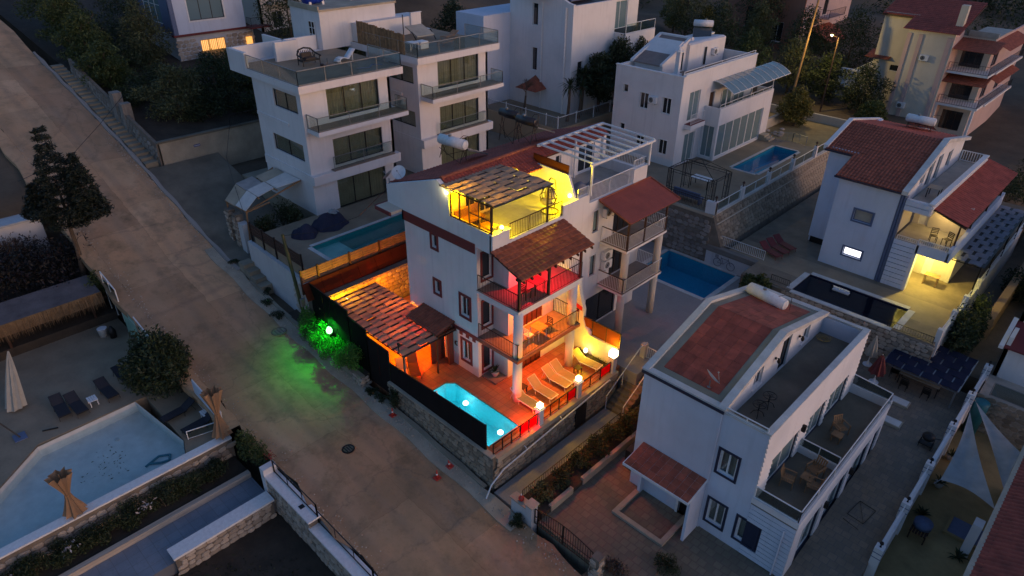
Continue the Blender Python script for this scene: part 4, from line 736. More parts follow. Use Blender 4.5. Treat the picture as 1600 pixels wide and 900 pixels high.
def pillar_lamp(label, x, y, wts, size=.13, z0=-.35, ztop=1.02):
    p = thing('gate_pillar', 'white fence pillar carrying ' + label, 'pillar', (x, y, z0), 'white pillars of the patio fence'); mb = MB(); mb.box(x - .16, x + .16, y - .16, y + .16, z0, ztop); mb.build('shaft', 'white_wall', p); mb = MB(); mb.box(x - .22, x + .22, y - .22, y + .22, ztop, ztop + .06); mb.build('cap', 'white_paint', p)
    e = thing('pillar_lamp', label, 'lamp', (x, y, ztop + .06), 'lamps on the patio fence pillars'); mb = MB(); mb.box(x - size, x + size, y - size, y + size, ztop + .10, ztop + .10 + size * 1.9); mb.build('shade', 'glow_warm', e); mb = MB(); mb.box(x - size * 1.15, x + size * 1.15, y - size * 1.15, y + size * 1.15, ztop + .06, ztop + .10); mb.build('base', 'brown_metal', e)
    light('bulb', (x - .02, y, ztop + .75), (1, .52, .0), wts * 1.6, .1, e)
pillar_lamp('the cube lamp nearest the lit pool', 1.95, -.2, 11); pillar_lamp('the middle cube lamp of the patio fence', 1.95, 3.0, 11); pillar_lamp('the largest cube lamp by the flared wall', 1.95, 6.2, 6, .2)
def patio_fence(label, y0, y1, panes):
    e = thing('glass_fence', label, 'fence', (1.95, (y0 + y1) / 2, 0), 'glass fences between the patio pillars'); n = len(panes); mb = MB(); mb.bar((1.95, y0, .78), (1.95, y1, .78), .035); mb.bar((1.95, y0, .12), (1.95, y1, .12), .025)
    for i in range(n + 1): y = y0 + (y1 - y0) * i / n; mb.box(1.925, 1.975, y - .025, y + .025, 0, .8)
    mb.build('frame', 'black_metal', e)
    for i, g in enumerate(panes): a = y0 + (y1 - y0) * i / n + .05; c = y0 + (y1 - y0) * (i + 1) / n - .05; mb = MB(); mb.box(1.945, 1.955, a, c, .15, .74); mb.build('glass_panel', g, e)
fabric('pane_red', (.75, .02, .04), .85)
patio_fence('black framed glass fence from the lit pool corner to the first pillar', -3.65, -.38, ['clear_glass', 'clear_glass', 'clear_glass', 'pane_red', 'pane_red']); patio_fence('black framed glass fence between the first and middle pillar', -.02, 2.82, ['amber_glass', 'amber_glass', 'amber_glass', 'pane_red']); patio_fence('black framed glass fence between the middle pillar and flared wall', 3.18, 6.02, ['amber_glass', 'amber_glass', 'pane_red'])
light('door_bulb', (-6.5, -.15, 1.9), (1, .03, .0), 170, .1, ceiling_lamp('red lamp beside the patio side door under the pergola', (-6.5, -.1, 2.3), (1, .05, .02), 6, 'glow_red'))
light('red_strip', (1.5, -.75, .3), (1, .02, .01), 26, .05, ceiling_lamp('small red floor lamp by the pool end of the patio', (1.62, -.75, .12), (1, .02, .02), .5, 'glow_red'))
# planter with a garden light at the flared wall
e = thing('garden_lamp', 'yellow garden lamp in the bed below the flared wall', 'lamp', (.0, 6.1, .1)); mb = MB(); mb.cyl((.0, 6.1, .0), (.0, 6.1, .45), .03, .03, 8); mb.build('stem', 'brown_metal', e); mb = MB(); mb.ball((.0, 6.1, .58), .13, 12, 8, 1.3); mb.build('globe', 'glow_warm', e, True); bulb(e, (.05, 5.85, .95), (1, .56, .0), 9)
e = thing('flower_planter', 'low brick planter along the foot of the flared wall', 'planter', (.4, 6.2, 0)); mb = MB(); mb.box(-.9, 1.7, 5.93, 6.0, 0, .22); mb.box(-.97, -.9, 5.93, 6.45, 0, .22); mb.build('edging', 'patio_tile', e); mb = MB(); mb.box(-.9, 1.7, 6.0, 6.45, 0, .17); mb.build('soil', 'soil', e); leaves('plants', 'leaf_olive', e, [(x, 6.22, .28, .22, .16, .16) for x in (-.6, .55, .95, 1.35)], 260, .07, 5)
# agave on the notch step
def agave(label, x, y, z, r, n=22, mat='leaf_mid', pot=True, seed=1, cat='plant', name='potted_plant'):
    rnd = random.Random(seed); e = thing(name, label, cat, (x, y, z)); z1 = z
    if pot: mb = MB(); mb.lathe((x, y, z), [(.14, 0), (.22, .16), (.24, .3), (.21, .3)], 14); mb.build('pot', 'pot_white', e); z1 = z + .28
    mb = MB()
    for i in range(n):
        a = i * 2.4; el = rnd.uniform(.3, 1.3); L = r * rnd.uniform(.7, 1.1); d = Vector((math.cos(a) * math.cos(el), math.sin(a) * math.cos(el), math.sin(el))); s = Vector((-math.sin(a), math.cos(a), 0)) * r * .06; p = Vector((x, y, z1)); q = p + d * L * .6; t_ = p + d * L + Vector((0, 0, -.25 * L * math.cos(el)))
        mb.add([p - s, p + s, q + s * 1.1, q - s * 1.1, t_], [(0, 1, 2, 3), (3, 2, 4)])
    mb.build('leaves', mat, e); return e
agave('spiky potted agave on the step in the house notch', -2.6, .95, .09, .55, seed=4)
# ------------------------------------------------------------------ patio pergola, porch roof, screens
slat_pergola('patio_pergola', 'large checkered panel pergola beside the lit house, orange light beneath', -12.7, -5.1, -3.62, .1, 2.55, 16, 6, 'panel_slate', posts=[(-5.2, -3.55), (-5.2, -1.2), (-8.9, -3.55), (-12.6, -3.5)], cover=.84)
e = thing('porch_roof', 'small dark brown tiled lean-to roof against the lit house', 'roof', (-6.6, -.5, 2.6)); mb = MB(); mb.slab([(-8.0, .17, 3.0), (-8.0, -1.15, 2.66), (-5.15, -1.15, 2.66), (-5.15, .17, 3.0)], .06); mb.build('deck', 'dark_wood', e); tile_plane(e, (-8.0, -1.2, 2.68), (2.9, 0, 0), (0, 1.38, .36), 14, 7, 'roof_tile_brown', 'roof_tiles')
mb = MB(); mb.box(-5.25, -5.13, -1.15, .17, 2.5, 2.62); mb.build('beam', 'dark_wood', e)
mb = MB(); mb.box(-6.2, -6.1, -.9, .15, 0, 2.45); mb.box(-5.45, -5.3, -.2, .15, 0, 2.5); tag(mb.build('door_screen', 'door_red'), 'red-brown door screen below the porch roof', 'screen')
e = thing('yard_lamp', 'yellow lamp under the far end of the patio pergola', 'lamp', (-12.9, -1.9, 1.9)); mb = MB(); mb.ball((-13.2, -1.9, 1.95), .1, 10, 8); mb.build('globe', 'glow_warm', e, True); bulb(e, (-12.4, -2.3, 1.6), (1, .56, .0), 100); bulb(e, (-9.8, -.6, 1.75), (1, .26, .0), 60); bulb(e, (-7.4, -2.4, 1.7), (1, .24, .0), 30); bulb(e, (-12.6, .9, 2.1), (1, .20, .0), 22)
mb = MB(); tag(mb.ball((-9.35, -.0, 1.95), .07, 8, 6).build('side_wall_lamp', 'glow_yellow'), 'tiny orange lamp on the house side wall under the pergola', 'lamp')
# black road-side screen: separate panels on posts
e = thing('privacy_screen', 'black panel screen between the lit pool and the road', 'fence', (-2.4, -3.72, 0), 'screens along the road side of the lit plot'); n = 9
for i in range(n):
    x0 = -6.35 + 7.8 * i / n; x1 = x0 + 7.8 / n - .012; zt = lambda x: 1.45 + .34 * (x + 6.35) / 7.8; mb = MB(); mb.hexa([(x0, -3.74, .12), (x1, -3.74, .12), (x1, -3.70, .12), (x0, -3.70, .12), (x0, -3.74, zt(x0)), (x1, -3.74, zt(x1)), (x1, -3.70, zt(x1)), (x0, -3.70, zt(x0))]); mb.build('screen_panel', 'screen_black', e)
mb = MB(); mb.bar((-6.35, -3.72, 1.47), (1.45, -3.72, 1.81), .025); mb.build('top_rail', 'black_metal', e)
for i in range(5): x = -6.35 + 7.8 * i / 4; mb = MB(); mb.box(x - .03, x + .03, -3.70, -3.64, 0, 1.46 + .34 * (x + 6.35) / 7.8); mb.build('post', 'black_metal', e)
e = thing('mesh_screen', 'dark green mesh screen stepping down behind the green-lit bushes', 'fence', (-11, -3.7, 0), 'screens along the road side of the lit plot')
for x0, x1, za, zb in ((-14.3, -10.25, 3.4, 3.2), (-10.25, -8.45, 2.85, 2.7), (-8.45, -6.4, 2.3, 2.25)):
    k = max(1, round((x1 - x0) / 1.35))
    for i in range(k):
        a = x0 + (x1 - x0) * i / k; c = x0 + (x1 - x0) * (i + 1) / k - .015; fa = za + (zb - za) * i / k; fb = za + (zb - za) * (i + 1) / k; mb = MB(); mb.hexa([(a, -3.74, -.9), (c, -3.74, -.9), (c, -3.71, -.9), (a, -3.71, -.9), (a, -3.74, fa), (c, -3.74, fb), (c, -3.71, fb), (a, -3.71, fa)]); mb.build('screen_panel', 'screen_green' if x0 < -9 else 'screen_black', e)
    mb = MB(); mb.bar((x0, -3.725, za), (x1, -3.725, zb), .03); mb.bar((x1, -3.725, -.9), (x1, -3.725, zb), .035); mb.bar((x0, -3.725, -.9), (x0, -3.725, za), .035); mb.build('frame', 'black_metal', e)
mb = MB(); mb.tube([(-5.6, -3.55, 2.4), (-5.6, -3.55, 3.05)], .03); mb.box(-5.66, -5.45, -3.6, -3.5, 3.0, 3.12); tag(mb.build('security_camera', 'black_metal'), 'small camera on a post at the pergola front', 'camera')
# stone retaining walls of the patio
W1 = thing('retaining_wall', 'rubble stone wall below the black screen along the road', 'wall', (-2.3, -3.85, -2)); mb = MB(); mb.hexa([(-6.5, -3.84, -3), (2.1, -3.84, -4), (2.1, -3.62, -4), (-6.5, -3.62, -3), (-6.5, -3.84, .06), (2.1, -3.84, .06), (2.1, -3.62, .06), (-6.5, -3.62, .06)]); mb.build('core', 'mortar', W1); mb = MB(); mb.box(-6.5, 2.1, -3.92, -3.6, .06, .13); mb.build('coping', 'pale_concrete', W1)
stone_face(W1, (-6.5, -3.84), (2.1, -3.84), -1.4, .04, -2.1, .04, 'stone', .36)
W2 = thing('retaining_wall', 'rubble stone wall under the glass fence beside the alley', 'wall', (2.1, 1.3, -2)); mb = MB(); mb.box(1.96, 2.2, -3.62, 6.5, -4, -.30); mb.build('core', 'mortar', W2); mb = MB(); mb.box(1.9, 2.26, -3.62, 6.5, -.30, -.02); mb.build('coping', 'pale_concrete', W2)
stone_face(W2, (2.2, -3.8), (2.2, 6.5), -2.05, -.3, -2.0, -.3, 'stone', .36, 1)
mb = MB(); mb.box(2.2, 2.3, 2.55, 3.5, -2.0, -.55); d = mb.build('cellar_door', 'black_metal', W2)
mb = MB(); mb.tube([(2.33, 5.6, -.15), (2.36, 5.45, -.02), (2.36, -3.3, -.85), (2.36, -4.2, -1.35), (2.4, -4.6, -1.95)], .04, 8); mb.tube([(2.36, 1.2, -.42), (2.36, 1.15, -.2), (2.2, 1.15, -.15)], .03); mb.tube([(2.36, -1.6, -.7), (2.36, -1.65, -.5), (2.2, -1.65, -.45)], .03); tag(mb.build('drain_pipe', 'white_plastic'), 'white drain pipe running along the alley stone wall to the road', 'pipe')
# alley steps, rail, hedge
S = thing('alley_steps', 'flight of stone steps from the alley up to the neighbouring patio', 'steps', (3.1, 7, -2))
for i in range(10): y = 5.3 + i * .33; mb = MB(); mb.box(2.36, 3.74, y, 8.65, -2.02 + i * .2, -2.02 + (i + 1) * .2); mb.build('step', 'paving_stone', S)
mb = MB(); mb.tube([(2.45, 5.2, -1.0), (2.45, 8.3, .95), (2.45, 9.0, .95)], .03); mb.tube([(2.45, 5.2, -2), (2.45, 5.2, -1.0)], .03); mb.tube([(3.68, 5.2, -2), (3.68, 5.2, -1.1), (3.68, 8.3, .85)], .03); mb.tube([(2.45, 6.7, -1.2), (2.45, 6.7, -.05)], .03); mb.build('handrail', 'white_paint', S)
mb = MB(); mb.box(2.25, 2.6, 8.6, 8.95, 0, .95); tag(mb.build('gate_post', 'cream_wall'), 'pale square post at the head of the alley steps', 'post'); G = thing('white_gate', 'low white barred gate at the head of the alley steps', 'gate', (3.1, 8.8, 0)); railing(G, [(2.65, 8.78, .02), (3.72, 8.78, .02)], .8, 'white_paint', .12)
F = thing('bed_fence', 'black iron fence along the alley beside the dark hedge', 'fence', (3.78, 1, -1.8)); railing(F, [(3.8, -3.4, -1.95), (3.8, 4.8, -1.95)], .75, 'black_metal', .14, .012, .02)
mb = MB(); mb.box(5.1, 5.3, -2.9, -1.2, -2, -1.6); mb.box(5.1, 5.3, -.4, 9.4, -2, -1.55); tag(mb.build('bed_kerb', 'pale_concrete'), 'pale kerb between the hedge and the tiled front yard', 'kerb')
for k, (y, rx, hh, mt) in enumerate(((-2.6, .75, .6, 'leaf_olive'), (-1.2, .75, .75, 'leaf_dark'), (.3, .8, .8, 'leaf_dark'), (1.7, .85, 1.1, 'leaf_dark'), (3.0, .85, 1.15, 'leaf_dark'), (4.3, .8, 1.0, 'leaf_dark'), (5.6, .75, .8, 'leaf_olive'), (7.0, .6, .7, 'leaf_mid'))):
    bush('hedge_bush', ['olive low shrub at the road end of the alley bed', 'second dark shrub from the road in the alley bed', 'third dark shrub from the road in the alley bed', 'tall dark shrub opposite the cellar door', 'tallest dark shrub of the alley bed', 'dark shrub at the foot of the alley steps', 'olive shrub beside the alley steps', 'small shrub near the head of the alley steps'][k], (4.5, y, -1.72), .7, rx, hh, mt, 900, .10, 30 + k, 'shrubs in the alley bed')
# ------------------------------------------------------------------ near right house (striped cladding, red sheet roof)
K = thing('striped_house', 'pale blue-grey house with striped cladding and red barrel roof, front right', 'house', (11, 7, -2))
ho = [(11.24, 12.10, 1.92, 3.26), (11.22, 12.06, -1.30, .14), (12.72, 13.64, -1.28, .10), (9.75, 10.75, -2.0, .0)]
wall(K, 'Y', 1.55, -1, 6.85, 13.1, -2.1, 5.25, ho, 'blue_wall')
for q in ho[:3]: window(K, 'Y', 1.55, -1, *q, 2, 'white_paint', 'clear_glass', trim='navy_trim', tw=.12, curtain='curtain_white', fw=.09)
mb = MB(); mb.box(9.75, 10.75, 1.7, 1.75, -2, 0); d = mb.build('door_opening', 'black_metal', K); mb = MB(); mb.box(9.62, 9.75, 1.49, 1.6, -2, .1); mb.box(10.75, 10.88, 1.49, 1.6, -2, .1); mb.box(9.75, 10.75, 1.49, 1.6, 0, .1); mb.build('door_frame', 'white_paint', d)  # black sheet stands in for the unlit inside of the open doorway
mb = MB(); mb.cyl((10.96, 1.50, -2), (10.96, 1.50, 5.2), .035, .035, 8); mb.build('downpipe', 'blue_wall', K)
wall(K, 'X', 6.85, -1, 1.77, 12.3, -2.1, 5.25, (), 'blue_wall'); wall(K, 'Y', 12.5, 1, 6.85, 13.1, -2.1, 5.25, (), 'blue_wall')
# ground-floor bay under the balcony: single boards
for i in range(12):
    z0 = -1.95 + i * .27; mb = MB(); u0 = 13.12 if not (-1.45 < z0 + .12 < .25) else 13.86; mb.box(u0, 15.2, 1.50, 1.56, z0, z0 + .235); mb.build('siding_board', 'blue_wall', K)
mb = MB(); mb.box(13.1, 15.15, 1.56, 1.75, -2.1, 1.28); mb.build('bay_wall', 'navy_trim', K); mb = MB(); mb.cyl((14.75, 1.45, -2), (14.75, 1.45, .95), .04, .04, 8); mb.build('downpipe', 'blue_wall', K)
hs = [(2.6, 4.6, -1.9, .5), (5.4, 7.6, -1.9, .5), (8.3, 10.6, -1.9, .5), (11.2, 12.0, -1.9, .5)]
wall(K, 'X', 15.15, 1, 1.75, 12.3, -2.3, 1.28, hs, 'navy_trim', .2, 'bay_wall'); wall(K, 'Y', 12.48, 1, 13.1, 15.15, -2.3, 1.28, (), 'blue_wall', .2, 'bay_wall')
for q in hs: window(K, 'X', 15.15, 1, *q, 2, 'white_paint', 'pale_glass', sill=False, name='sliding_door')
for i in range(12):
    z0 = -1.95 + i * .27
    for a, c in ((1.52, 2.55), (4.65, 5.35), (7.65, 8.25), (10.65, 11.15), (12.05, 12.5)) if z0 < .45 else ((1.52, 12.5),): mb = MB(); mb.box(15.15, 15.22, a, c, z0, z0 + .235); mb.build('siding_board', 'white_wall', K)
mb = MB(); mb.box(15.2, 15.45, 1.5, 12.5, -2.6, -2.02); mb.build('plinth', 'white_wall', K)
# balcony of the first floor
mb = MB(); mb.box(13.1, 15.2, 1.5, 12.5, 1.285, 1.4); mb.build('balcony_floor', 'dark_concrete', K); mb = MB(); mb.box(13.1, 15.26, 1.44, 1.62, 1.4, 1.72); mb.box(15.08, 15.26, 1.62, 12.5, 1.4, 1.72); mb.box(13.1, 15.26, 12.34, 12.52, 1.405, 1.9); mb.box(13.1, 15.08, 5.95, 6.1, 1.4, 1.75); mb.build('balcony_kerb', 'white_wall', K)
glass_rail(K, [(13.15, 1.53, 1.72), (15.17, 1.53, 1.72), (15.17, 12.43, 1.72), (13.15, 12.43, 1.9)], .65, 'white_paint', 1.9, 'tinted_glass', .03); glass_rail(K, [(13.15, 6.02, 1.75), (15.05, 6.02, 1.75)], .5, 'white_paint', 1.0, 'tinted_glass', .03)
hd = [(2.65, 5.3, 1.45, 3.3), (6.55, 8.4, 1.45, 3.3), (8.9, 11.2, 1.45, 3.3)]
wall(K, 'X', 13.1, 1, 1.77, 12.3, 1.28, 5.3, hd, 'navy_trim', .2)
for q in hd: window(K, 'X', 13.1, 1, *q, 2, 'white_paint', 'pale_glass', sill=False, name='sliding_door', rec=.06)
for i in range(15):
    z0 = 1.45 + i * .262; mid = z0 + .12
    for a, c in ((1.52, 2.6), (5.35, 6.5), (8.45, 8.85), (11.25, 12.5)) if mid < 3.35 else ((1.52, 12.5),): mb = MB(); mb.hexa([(13.1, a, z0), (13.19, a, z0), (13.19, c, z0), (13.1, c, z0), (13.1, a, z0 + .22), (13.13, a, z0 + .22), (13.13, c, z0 + .22), (13.1, c, z0 + .22)]); mb.build('siding_board', 'white_wall', K)
for y in (5.6,): mb = MB(); mb.box(13.15, 13.35, y - .08, y + .08, 3.0, 3.35); mb.build('lantern', 'black_metal', K)
mb = MB(); mb.box(15.2, 15.4, 5.0, 5.16, -.1, .25); mb.build('lantern', 'black_metal', K); mb = MB(); mb.box(15.2, 15.4, 8.0, 8.16, -.1, .25); mb.build('lantern', 'black_metal', K)
# roof terrace and penthouse
mb = MB(); mb.box(7.05, 12.9, 1.77, 12.28, 4.15, 4.28); mb.build('terrace_floor', 'dark_concrete', K); mb = MB(); mb.box(12.9, 13.2, 1.5, 12.52, 5.3, 5.38); mb.box(10.95, 12.9, 12.28, 12.52, 5.3, 5.37); mb.box(11.05, 12.9, 1.5, 1.72, 5.25, 5.32); mb.build('parapet_cap', 'coping', K)
glass_rail(K, [(11.05, 1.6, 5.32), (13.0, 1.6, 5.32)], .22, 'white_paint', 1.0, 'clear_glass', .02)
hp = [(4.45, 5.3, 4.75, 5.75), (7.1, 8.05, 4.3, 6.2), (9.6, 10.45, 4.8, 5.65)]
wall(K, 'X', 10.9, 1, 1.75, 12.3, 4.28, 5.25, [q if q[2] > 4.3 else q for q in hp], 'white_wall', .2); mb = MB(); mb.prism([(1.75, 5.25), (4.45, 5.25), (4.45, 5.75), (5.3, 5.75), (5.3, 5.25), (7.1, 5.25), (7.1, 6.2), (8.05, 6.2), (8.05, 5.25), (9.6, 5.25), (9.6, 5.65), (10.45, 5.65), (10.45, 5.25), (12.3, 5.25), (12.3, 5.3), (6.8, 6.72), (1.75, 5.27)], 'X', 10.7, 10.9); mb.build('gable_wall', 'white_wall', K)
window(K, 'X', 10.9, 1, *hp[0], 2, 'white_paint', 'window_glass'); window(K, 'X', 10.9, 1, *hp[1], 2, 'black_metal', 'window_glass', sill=False, name='terrace_door'); window(K, 'X', 10.9, 1, *hp[2], 2, 'white_paint', 'window_glass')
mb = MB(); mb.prism([(1.75, 5.25), (12.3, 5.25), (12.3, 5.3), (6.8, 6.72)], 'X', 6.86, 7.06); mb.build('gable_wall', 'blue_wall', K)
for y in (6.4, 9.0):
    mb = MB(); mb.box(10.92, 11.0, y - .04, y + .04, 5.55, 5.65); mb.lathe((11.12, y, 5.4), [(.05, 0), (.09, .1), (.07, .22), (.01, .28)], 8); mb.bar((10.95, y, 5.6), (11.12, y, 5.68), .015); mb.build('lantern', 'black_metal', K)
mb = MB(); mb.slab([(6.9, 1.6, 5.3), (10.85, 1.6, 5.3), (10.85, 6.8, 6.78), (6.9, 6.8, 6.78)], .1); mb.slab([(6.9, 6.8, 6.78), (10.85, 6.8, 6.78), (10.85, 12.4, 5.35), (6.9, 12.4, 5.35)], .1); mb.build('roof_deck', 'concrete', K)
# red sheet roof in single sheets
for j in range(7):
    for i in range(6):
        y0 = 2.2 + 4.6 * j / 7; y1 = 2.2 + 4.6 * (j + 1) / 7 - .012; x0 = 7.45 + 2.9 * i / 6; x1 = 7.45 + 2.9 * (i + 1) / 6 - .012; zf = lambda y: 5.3 + (y - 1.6) * .2846 + .015; mb = MB(); mb.slab([(x0, y0, zf(y0)), (x1, y0, zf(y0)), (x1, y1, zf(y1)), (x0, y1, zf(y1))], .012); mb.build('roof_sheet', 'roof_tile_red', K)
for j in range(6):
    for i in range(6):
        y0 = 6.82 + 4.9 * j / 6; y1 = 6.82 + 4.9 * (j + 1) / 6 - .012; x0 = 7.45 + 2.9 * i / 6; x1 = 7.45 + 2.9 * (i + 1) / 6 - .012; zf = lambda y: 6.78 - (y - 6.8) * .2553 + .015; mb = MB(); mb.slab([(x0, y0, zf(y0)), (x1, y0, zf(y0)), (x1, y1, zf(y1)), (x0, y1, zf(y1))], .012); mb.build('roof_sheet', 'roof_tile_red', K)
def rim(x0, x1): 
    mb = MB(); mb.slab([(x0, 1.5, 5.42), (x1, 1.5, 5.42), (x1, 6.8, 6.92), (x0, 6.8, 6.92)], .22); mb.slab([(x0, 6.8, 6.92), (x1, 6.8, 6.92), (x1, 12.5, 5.48), (x0, 12.5, 5.48)], .22); mb.build('roof_rim', 'coping', K)
rim(6.72, 7.05); rim(10.68, 11.05); mb = MB(); mb.box(7.05, 10.68, 1.5, 1.85, 5.2, 5.42); mb.build('roof_rim', 'coping', K); mb = MB(); mb.box(7.05, 10.68, 12.15, 12.5, 5.2, 5.48); mb.build('roof_rim', 'coping', K); mb = MB(); mb.box(6.74, 11.03, 1.46, 1.5, 5.18, 5.33); mb.build('gutter', 'navy_trim', K)
# side canopy over the door
mb = MB(); mb.slab([(7.35, 1.53, 1.14), (7.3, -.12, .84), (10.95, -.12, .84), (10.95, 1.53, 1.14)], .14); mb.build('canopy', 'white_paint', K)
for i in range(9):
    for j in range(4): x0 = 7.36 + 3.56 * i / 9; x1 = x0 + 3.56 / 9 - .012; y0 = -.08 + 1.6 * j / 4; y1 = y0 + .4 - .012; zf = lambda y: .855 + (y + .1) * .182; mb = MB(); mb.slab([(x0, y0, zf(y0)), (x1, y0, zf(y0)), (x1, y1, zf(y1)), (x0, y1, zf(y1))], .012); mb.build('canopy_tile', 'roof_tile_orange', K)
mb = MB(); mb.box(10.78, 10.92, .2, 1.55, -2, .9); mb.build('canopy_wall', 'blue_wall', K); mb = MB(); mb.box(7.55, 7.7, 1.2, 1.55, -2, .95); mb.build('canopy_wall', 'blue_wall', K)
dish('white satellite dish on the red roof of the striped house', 9.75, 2.35, 5.5, .42, R(62)); solar_heater('white tank solar heater on the red roof of the striped house', 8.3, 10.6, 5.35, R(80), L=2.2, r=.32, stand=.2, txt=False, panels=1, plen=1.2)
# furniture on its terraces
def round_stand(label, x, y, z):
    e = thing('parasol_table', label, 'table', (x, y, z), 'round wire tables on the striped house terrace'); mb = MB(); mb.tube([(x + .3 * math.cos(a), y + .3 * math.sin(a), z + .62) for a in np.linspace(0, 2 * math.pi, 21)], .018, 5)
    for k in range(5): a = k * 1.257; mb.bar((x, y, z + .62), (x + .3 * math.cos(a), y + .3 * math.sin(a), z + .62), .010)
    mb.tube([(x + .13 * math.cos(a), y + .13 * math.sin(a), z + .62) for a in np.linspace(0, 2 * math.pi, 13)], .010, 4); mb.build('top_ring', 'black_metal', e); mb = MB(); mb.cyl((x, y, z + .25), (x, y, z + .62), .03, .03, 8); mb.build('stem', 'black_metal', e)
    for k in range(4): a = k * 1.571 + .4; mb = MB(); mb.tube([(x, y, z + .3), (x + .2 * math.cos(a), y + .2 * math.sin(a), z + .2), (x + .3 * math.cos(a), y + .3 * math.sin(a), z)], .016, 5); mb.build('leg', 'black_metal', e)
round_stand('round wire table nearer the terrace corner of the striped house', 11.7, 3.6, 4.28); round_stand('round wire table nearer the penthouse window of the striped house', 11.75, 4.5, 4.28)
e = thing('black_armchair', 'black armchair in the terrace corner of the striped house', 'chair', (11.75, 2.25, 4.28)); mb = MB(); mb.box(11.5, 12.0, 2.0, 2.5, 4.55, 4.64); mb.build('seat', 'rattan', e); mb = MB(); mb.box(11.5, 12.0, 1.95, 2.02, 4.6, 5.0); mb.build('backrest', 'rattan', e); mb = MB(); mb.box(11.45, 11.5, 1.95, 2.5, 4.5, 4.85); mb.box(12.0, 12.05, 1.95, 2.5, 4.5, 4.85); mb.build('arms', 'rattan', e)
for x, y in ((11.5, 2.02), (11.97, 2.02), (11.5, 2.45), (11.97, 2.45)): mb = MB(); mb.bar((x, y, 4.28), (x, y, 4.56), .02); mb.build('leg', 'rattan', e)
mb = MB(); mb.tube([(11.35 + (.12 + .008 * i) * math.cos(i * .6), 11.6 + (.12 + .008 * i) * math.sin(i * .6), 4.3 + .004 * i) for i in range(34)], .016, 5); tag(mb.build('garden_hose', 'hose'), 'coiled yellow garden hose in the far terrace corner of the striped house', 'hose')
def armchair(label, x, y, z, rz, group='wooden armchairs on the striped house balcony'):
    e = thing('wooden_armchair', label, 'chair', (x, y, z), group, True, rz); mb = MB()
    for i in range(5): mb.box(-.27, .27, -.25 + i * .1, -.17 + i * .1, .36, .385)
    mb.build('seat', 'teak', e); mb = MB()
    for i in range(5): mb.hexa([(-.25 + i * .11, .24, .38), (-.18 + i * .11, .24, .38), (-.18 + i * .11, .26, .38), (-.25 + i * .11, .26, .38), (-.25 + i * .11, .36, .85), (-.18 + i * .11, .36, .85), (-.18 + i * .11, .38, .85), (-.25 + i * .11, .38, .85)])
    mb.box(-.27, .27, .35, .39, .84, .89); mb.build('backrest', 'teak', e)
    for s in (-1, 1):
        mb = MB(); mb.box(s * .30 - .03, s * .30 + .03, -.28, .30, .58, .61); mb.build('armrest', 'teak', e)
        for yy in (-.26, .26): mb = MB(); mb.box(s * .30 - .02, s * .30 + .02, yy - .02, yy + .02, 0, .58); mb.build('leg', 'teak', e)
    return e
armchair('wooden armchair facing the low table, near balcony bay', 13.75, 3.6, 1.41, R(100)); armchair('wooden armchair by the glass partition, near balcony bay', 14.4, 5.0, 1.41, R(-15)); armchair('wooden armchair at the railing side, near balcony bay', 14.75, 4.0, 1.41, R(-80)); armchair('pale wooden armchair alone in the far balcony bay', 14.1, 8.7, 1.41, R(60))
square_table('balcony_table', 'low wooden table in the near balcony bay', 14.35, 4.25, 1.41, .5, .5, .42, 'teak', 'teak'); square_table('balcony_table', 'pale wooden footstool table in the far balcony bay', 14.2, 8.05, 1.41, .5, .5, .42, 'teak', 'teak')
# front yard: kerb frame, gate, pillars
e = thing('yard_kerb', 'pale L-shaped kerb set in the tiled front yard', 'kerb', (9, -.6, -2))
for a in ((7.45, 7.7, -.55, 1.2), (7.45, 10.4, -.8, -.55), (10.15, 10.4, -.55, 1.5)): mb = MB(); mb.box(a[0], a[1], a[2], a[3], -2.0, -1.86); mb.build('kerb_stone', 'pale_concrete', e)
mb = MB(); mb.box(6.0, 6.8, 2.2, 4.2, -2, -.8); e = mb.build('shed_box', 'black_metal'); tag(e, 'black storage box beside the striped house wall', 'box')
e = thing('yard_gate', 'black arched iron double gate of the tiled front yard', 'gate', (6.9, -3.95, -2.1)); 
for a, c in ((5.15, 6.9), (6.95, 8.7)):
    mb = MB(); n = 12; zt = lambda x: -1.05 + .28 * math.sin(math.pi * (x - 5.15) / 3.55)
    for i in range(n + 1): x = a + (c - a) * i / n; mb.bar((x, -3.95, -2.05), (x, -3.95, zt(x)), .014 if 0 < i < n else .03)
    for z in (-2.0, -1.55): mb.bar((a, -3.95, z), (c, -3.95, z), .018)
    mb.tube([(a + (c - a) * i / n, -3.95, zt(a + (c - a) * i / n)) for i in range(n + 1)], .025, 5); mb.build('gate_leaf', 'black_metal', e)
mb = MB(); mb.box(6.86, 6.98, -4.0, -3.93, -1.6, -1.45); mb.build('lock', 'black_metal', e)
e = thing('gate_wall', 'pale plastered gate pillar with a low wing, left of the yard gate', 'pillar', (4.6, -3.95, -2.3)); mb = MB(); mb.box(3.7, 4.75, -4.12, -3.75, -3, -1.25); mb.build('wing', 'grey_wall', e); mb = MB(); mb.box(4.7, 5.1, -4.15, -3.72, -3, -.95); mb.build('pillar_shaft', 'grey_wall', e); mb = MB(); mb.box(3.62, 4.7, -4.18, -3.69, -1.25, -1.17); mb.box(4.64, 5.16, -4.21, -3.66, -.95, -.87); mb.build('cap', 'pale_concrete', e)
e = thing('hydrant_bottle', 'red bottle-shaped jar standing on the gate wing', 'jar', (4.2, -3.93, -1.17)); mb = MB(); mb.lathe((4.2, -3.93, -1.17), [(.11, 0), (.15, .06), (.15, .15), (.08, .22), (.05, .27), (.05, .33)], 14); mb.build('body', 'cone_red', e, True); mb = MB(); mb.cyl((4.2, -3.93, -.84), (4.2, -3.93, -.76), .04, .025, 8); mb.build('stopper', 'white_plastic', e)
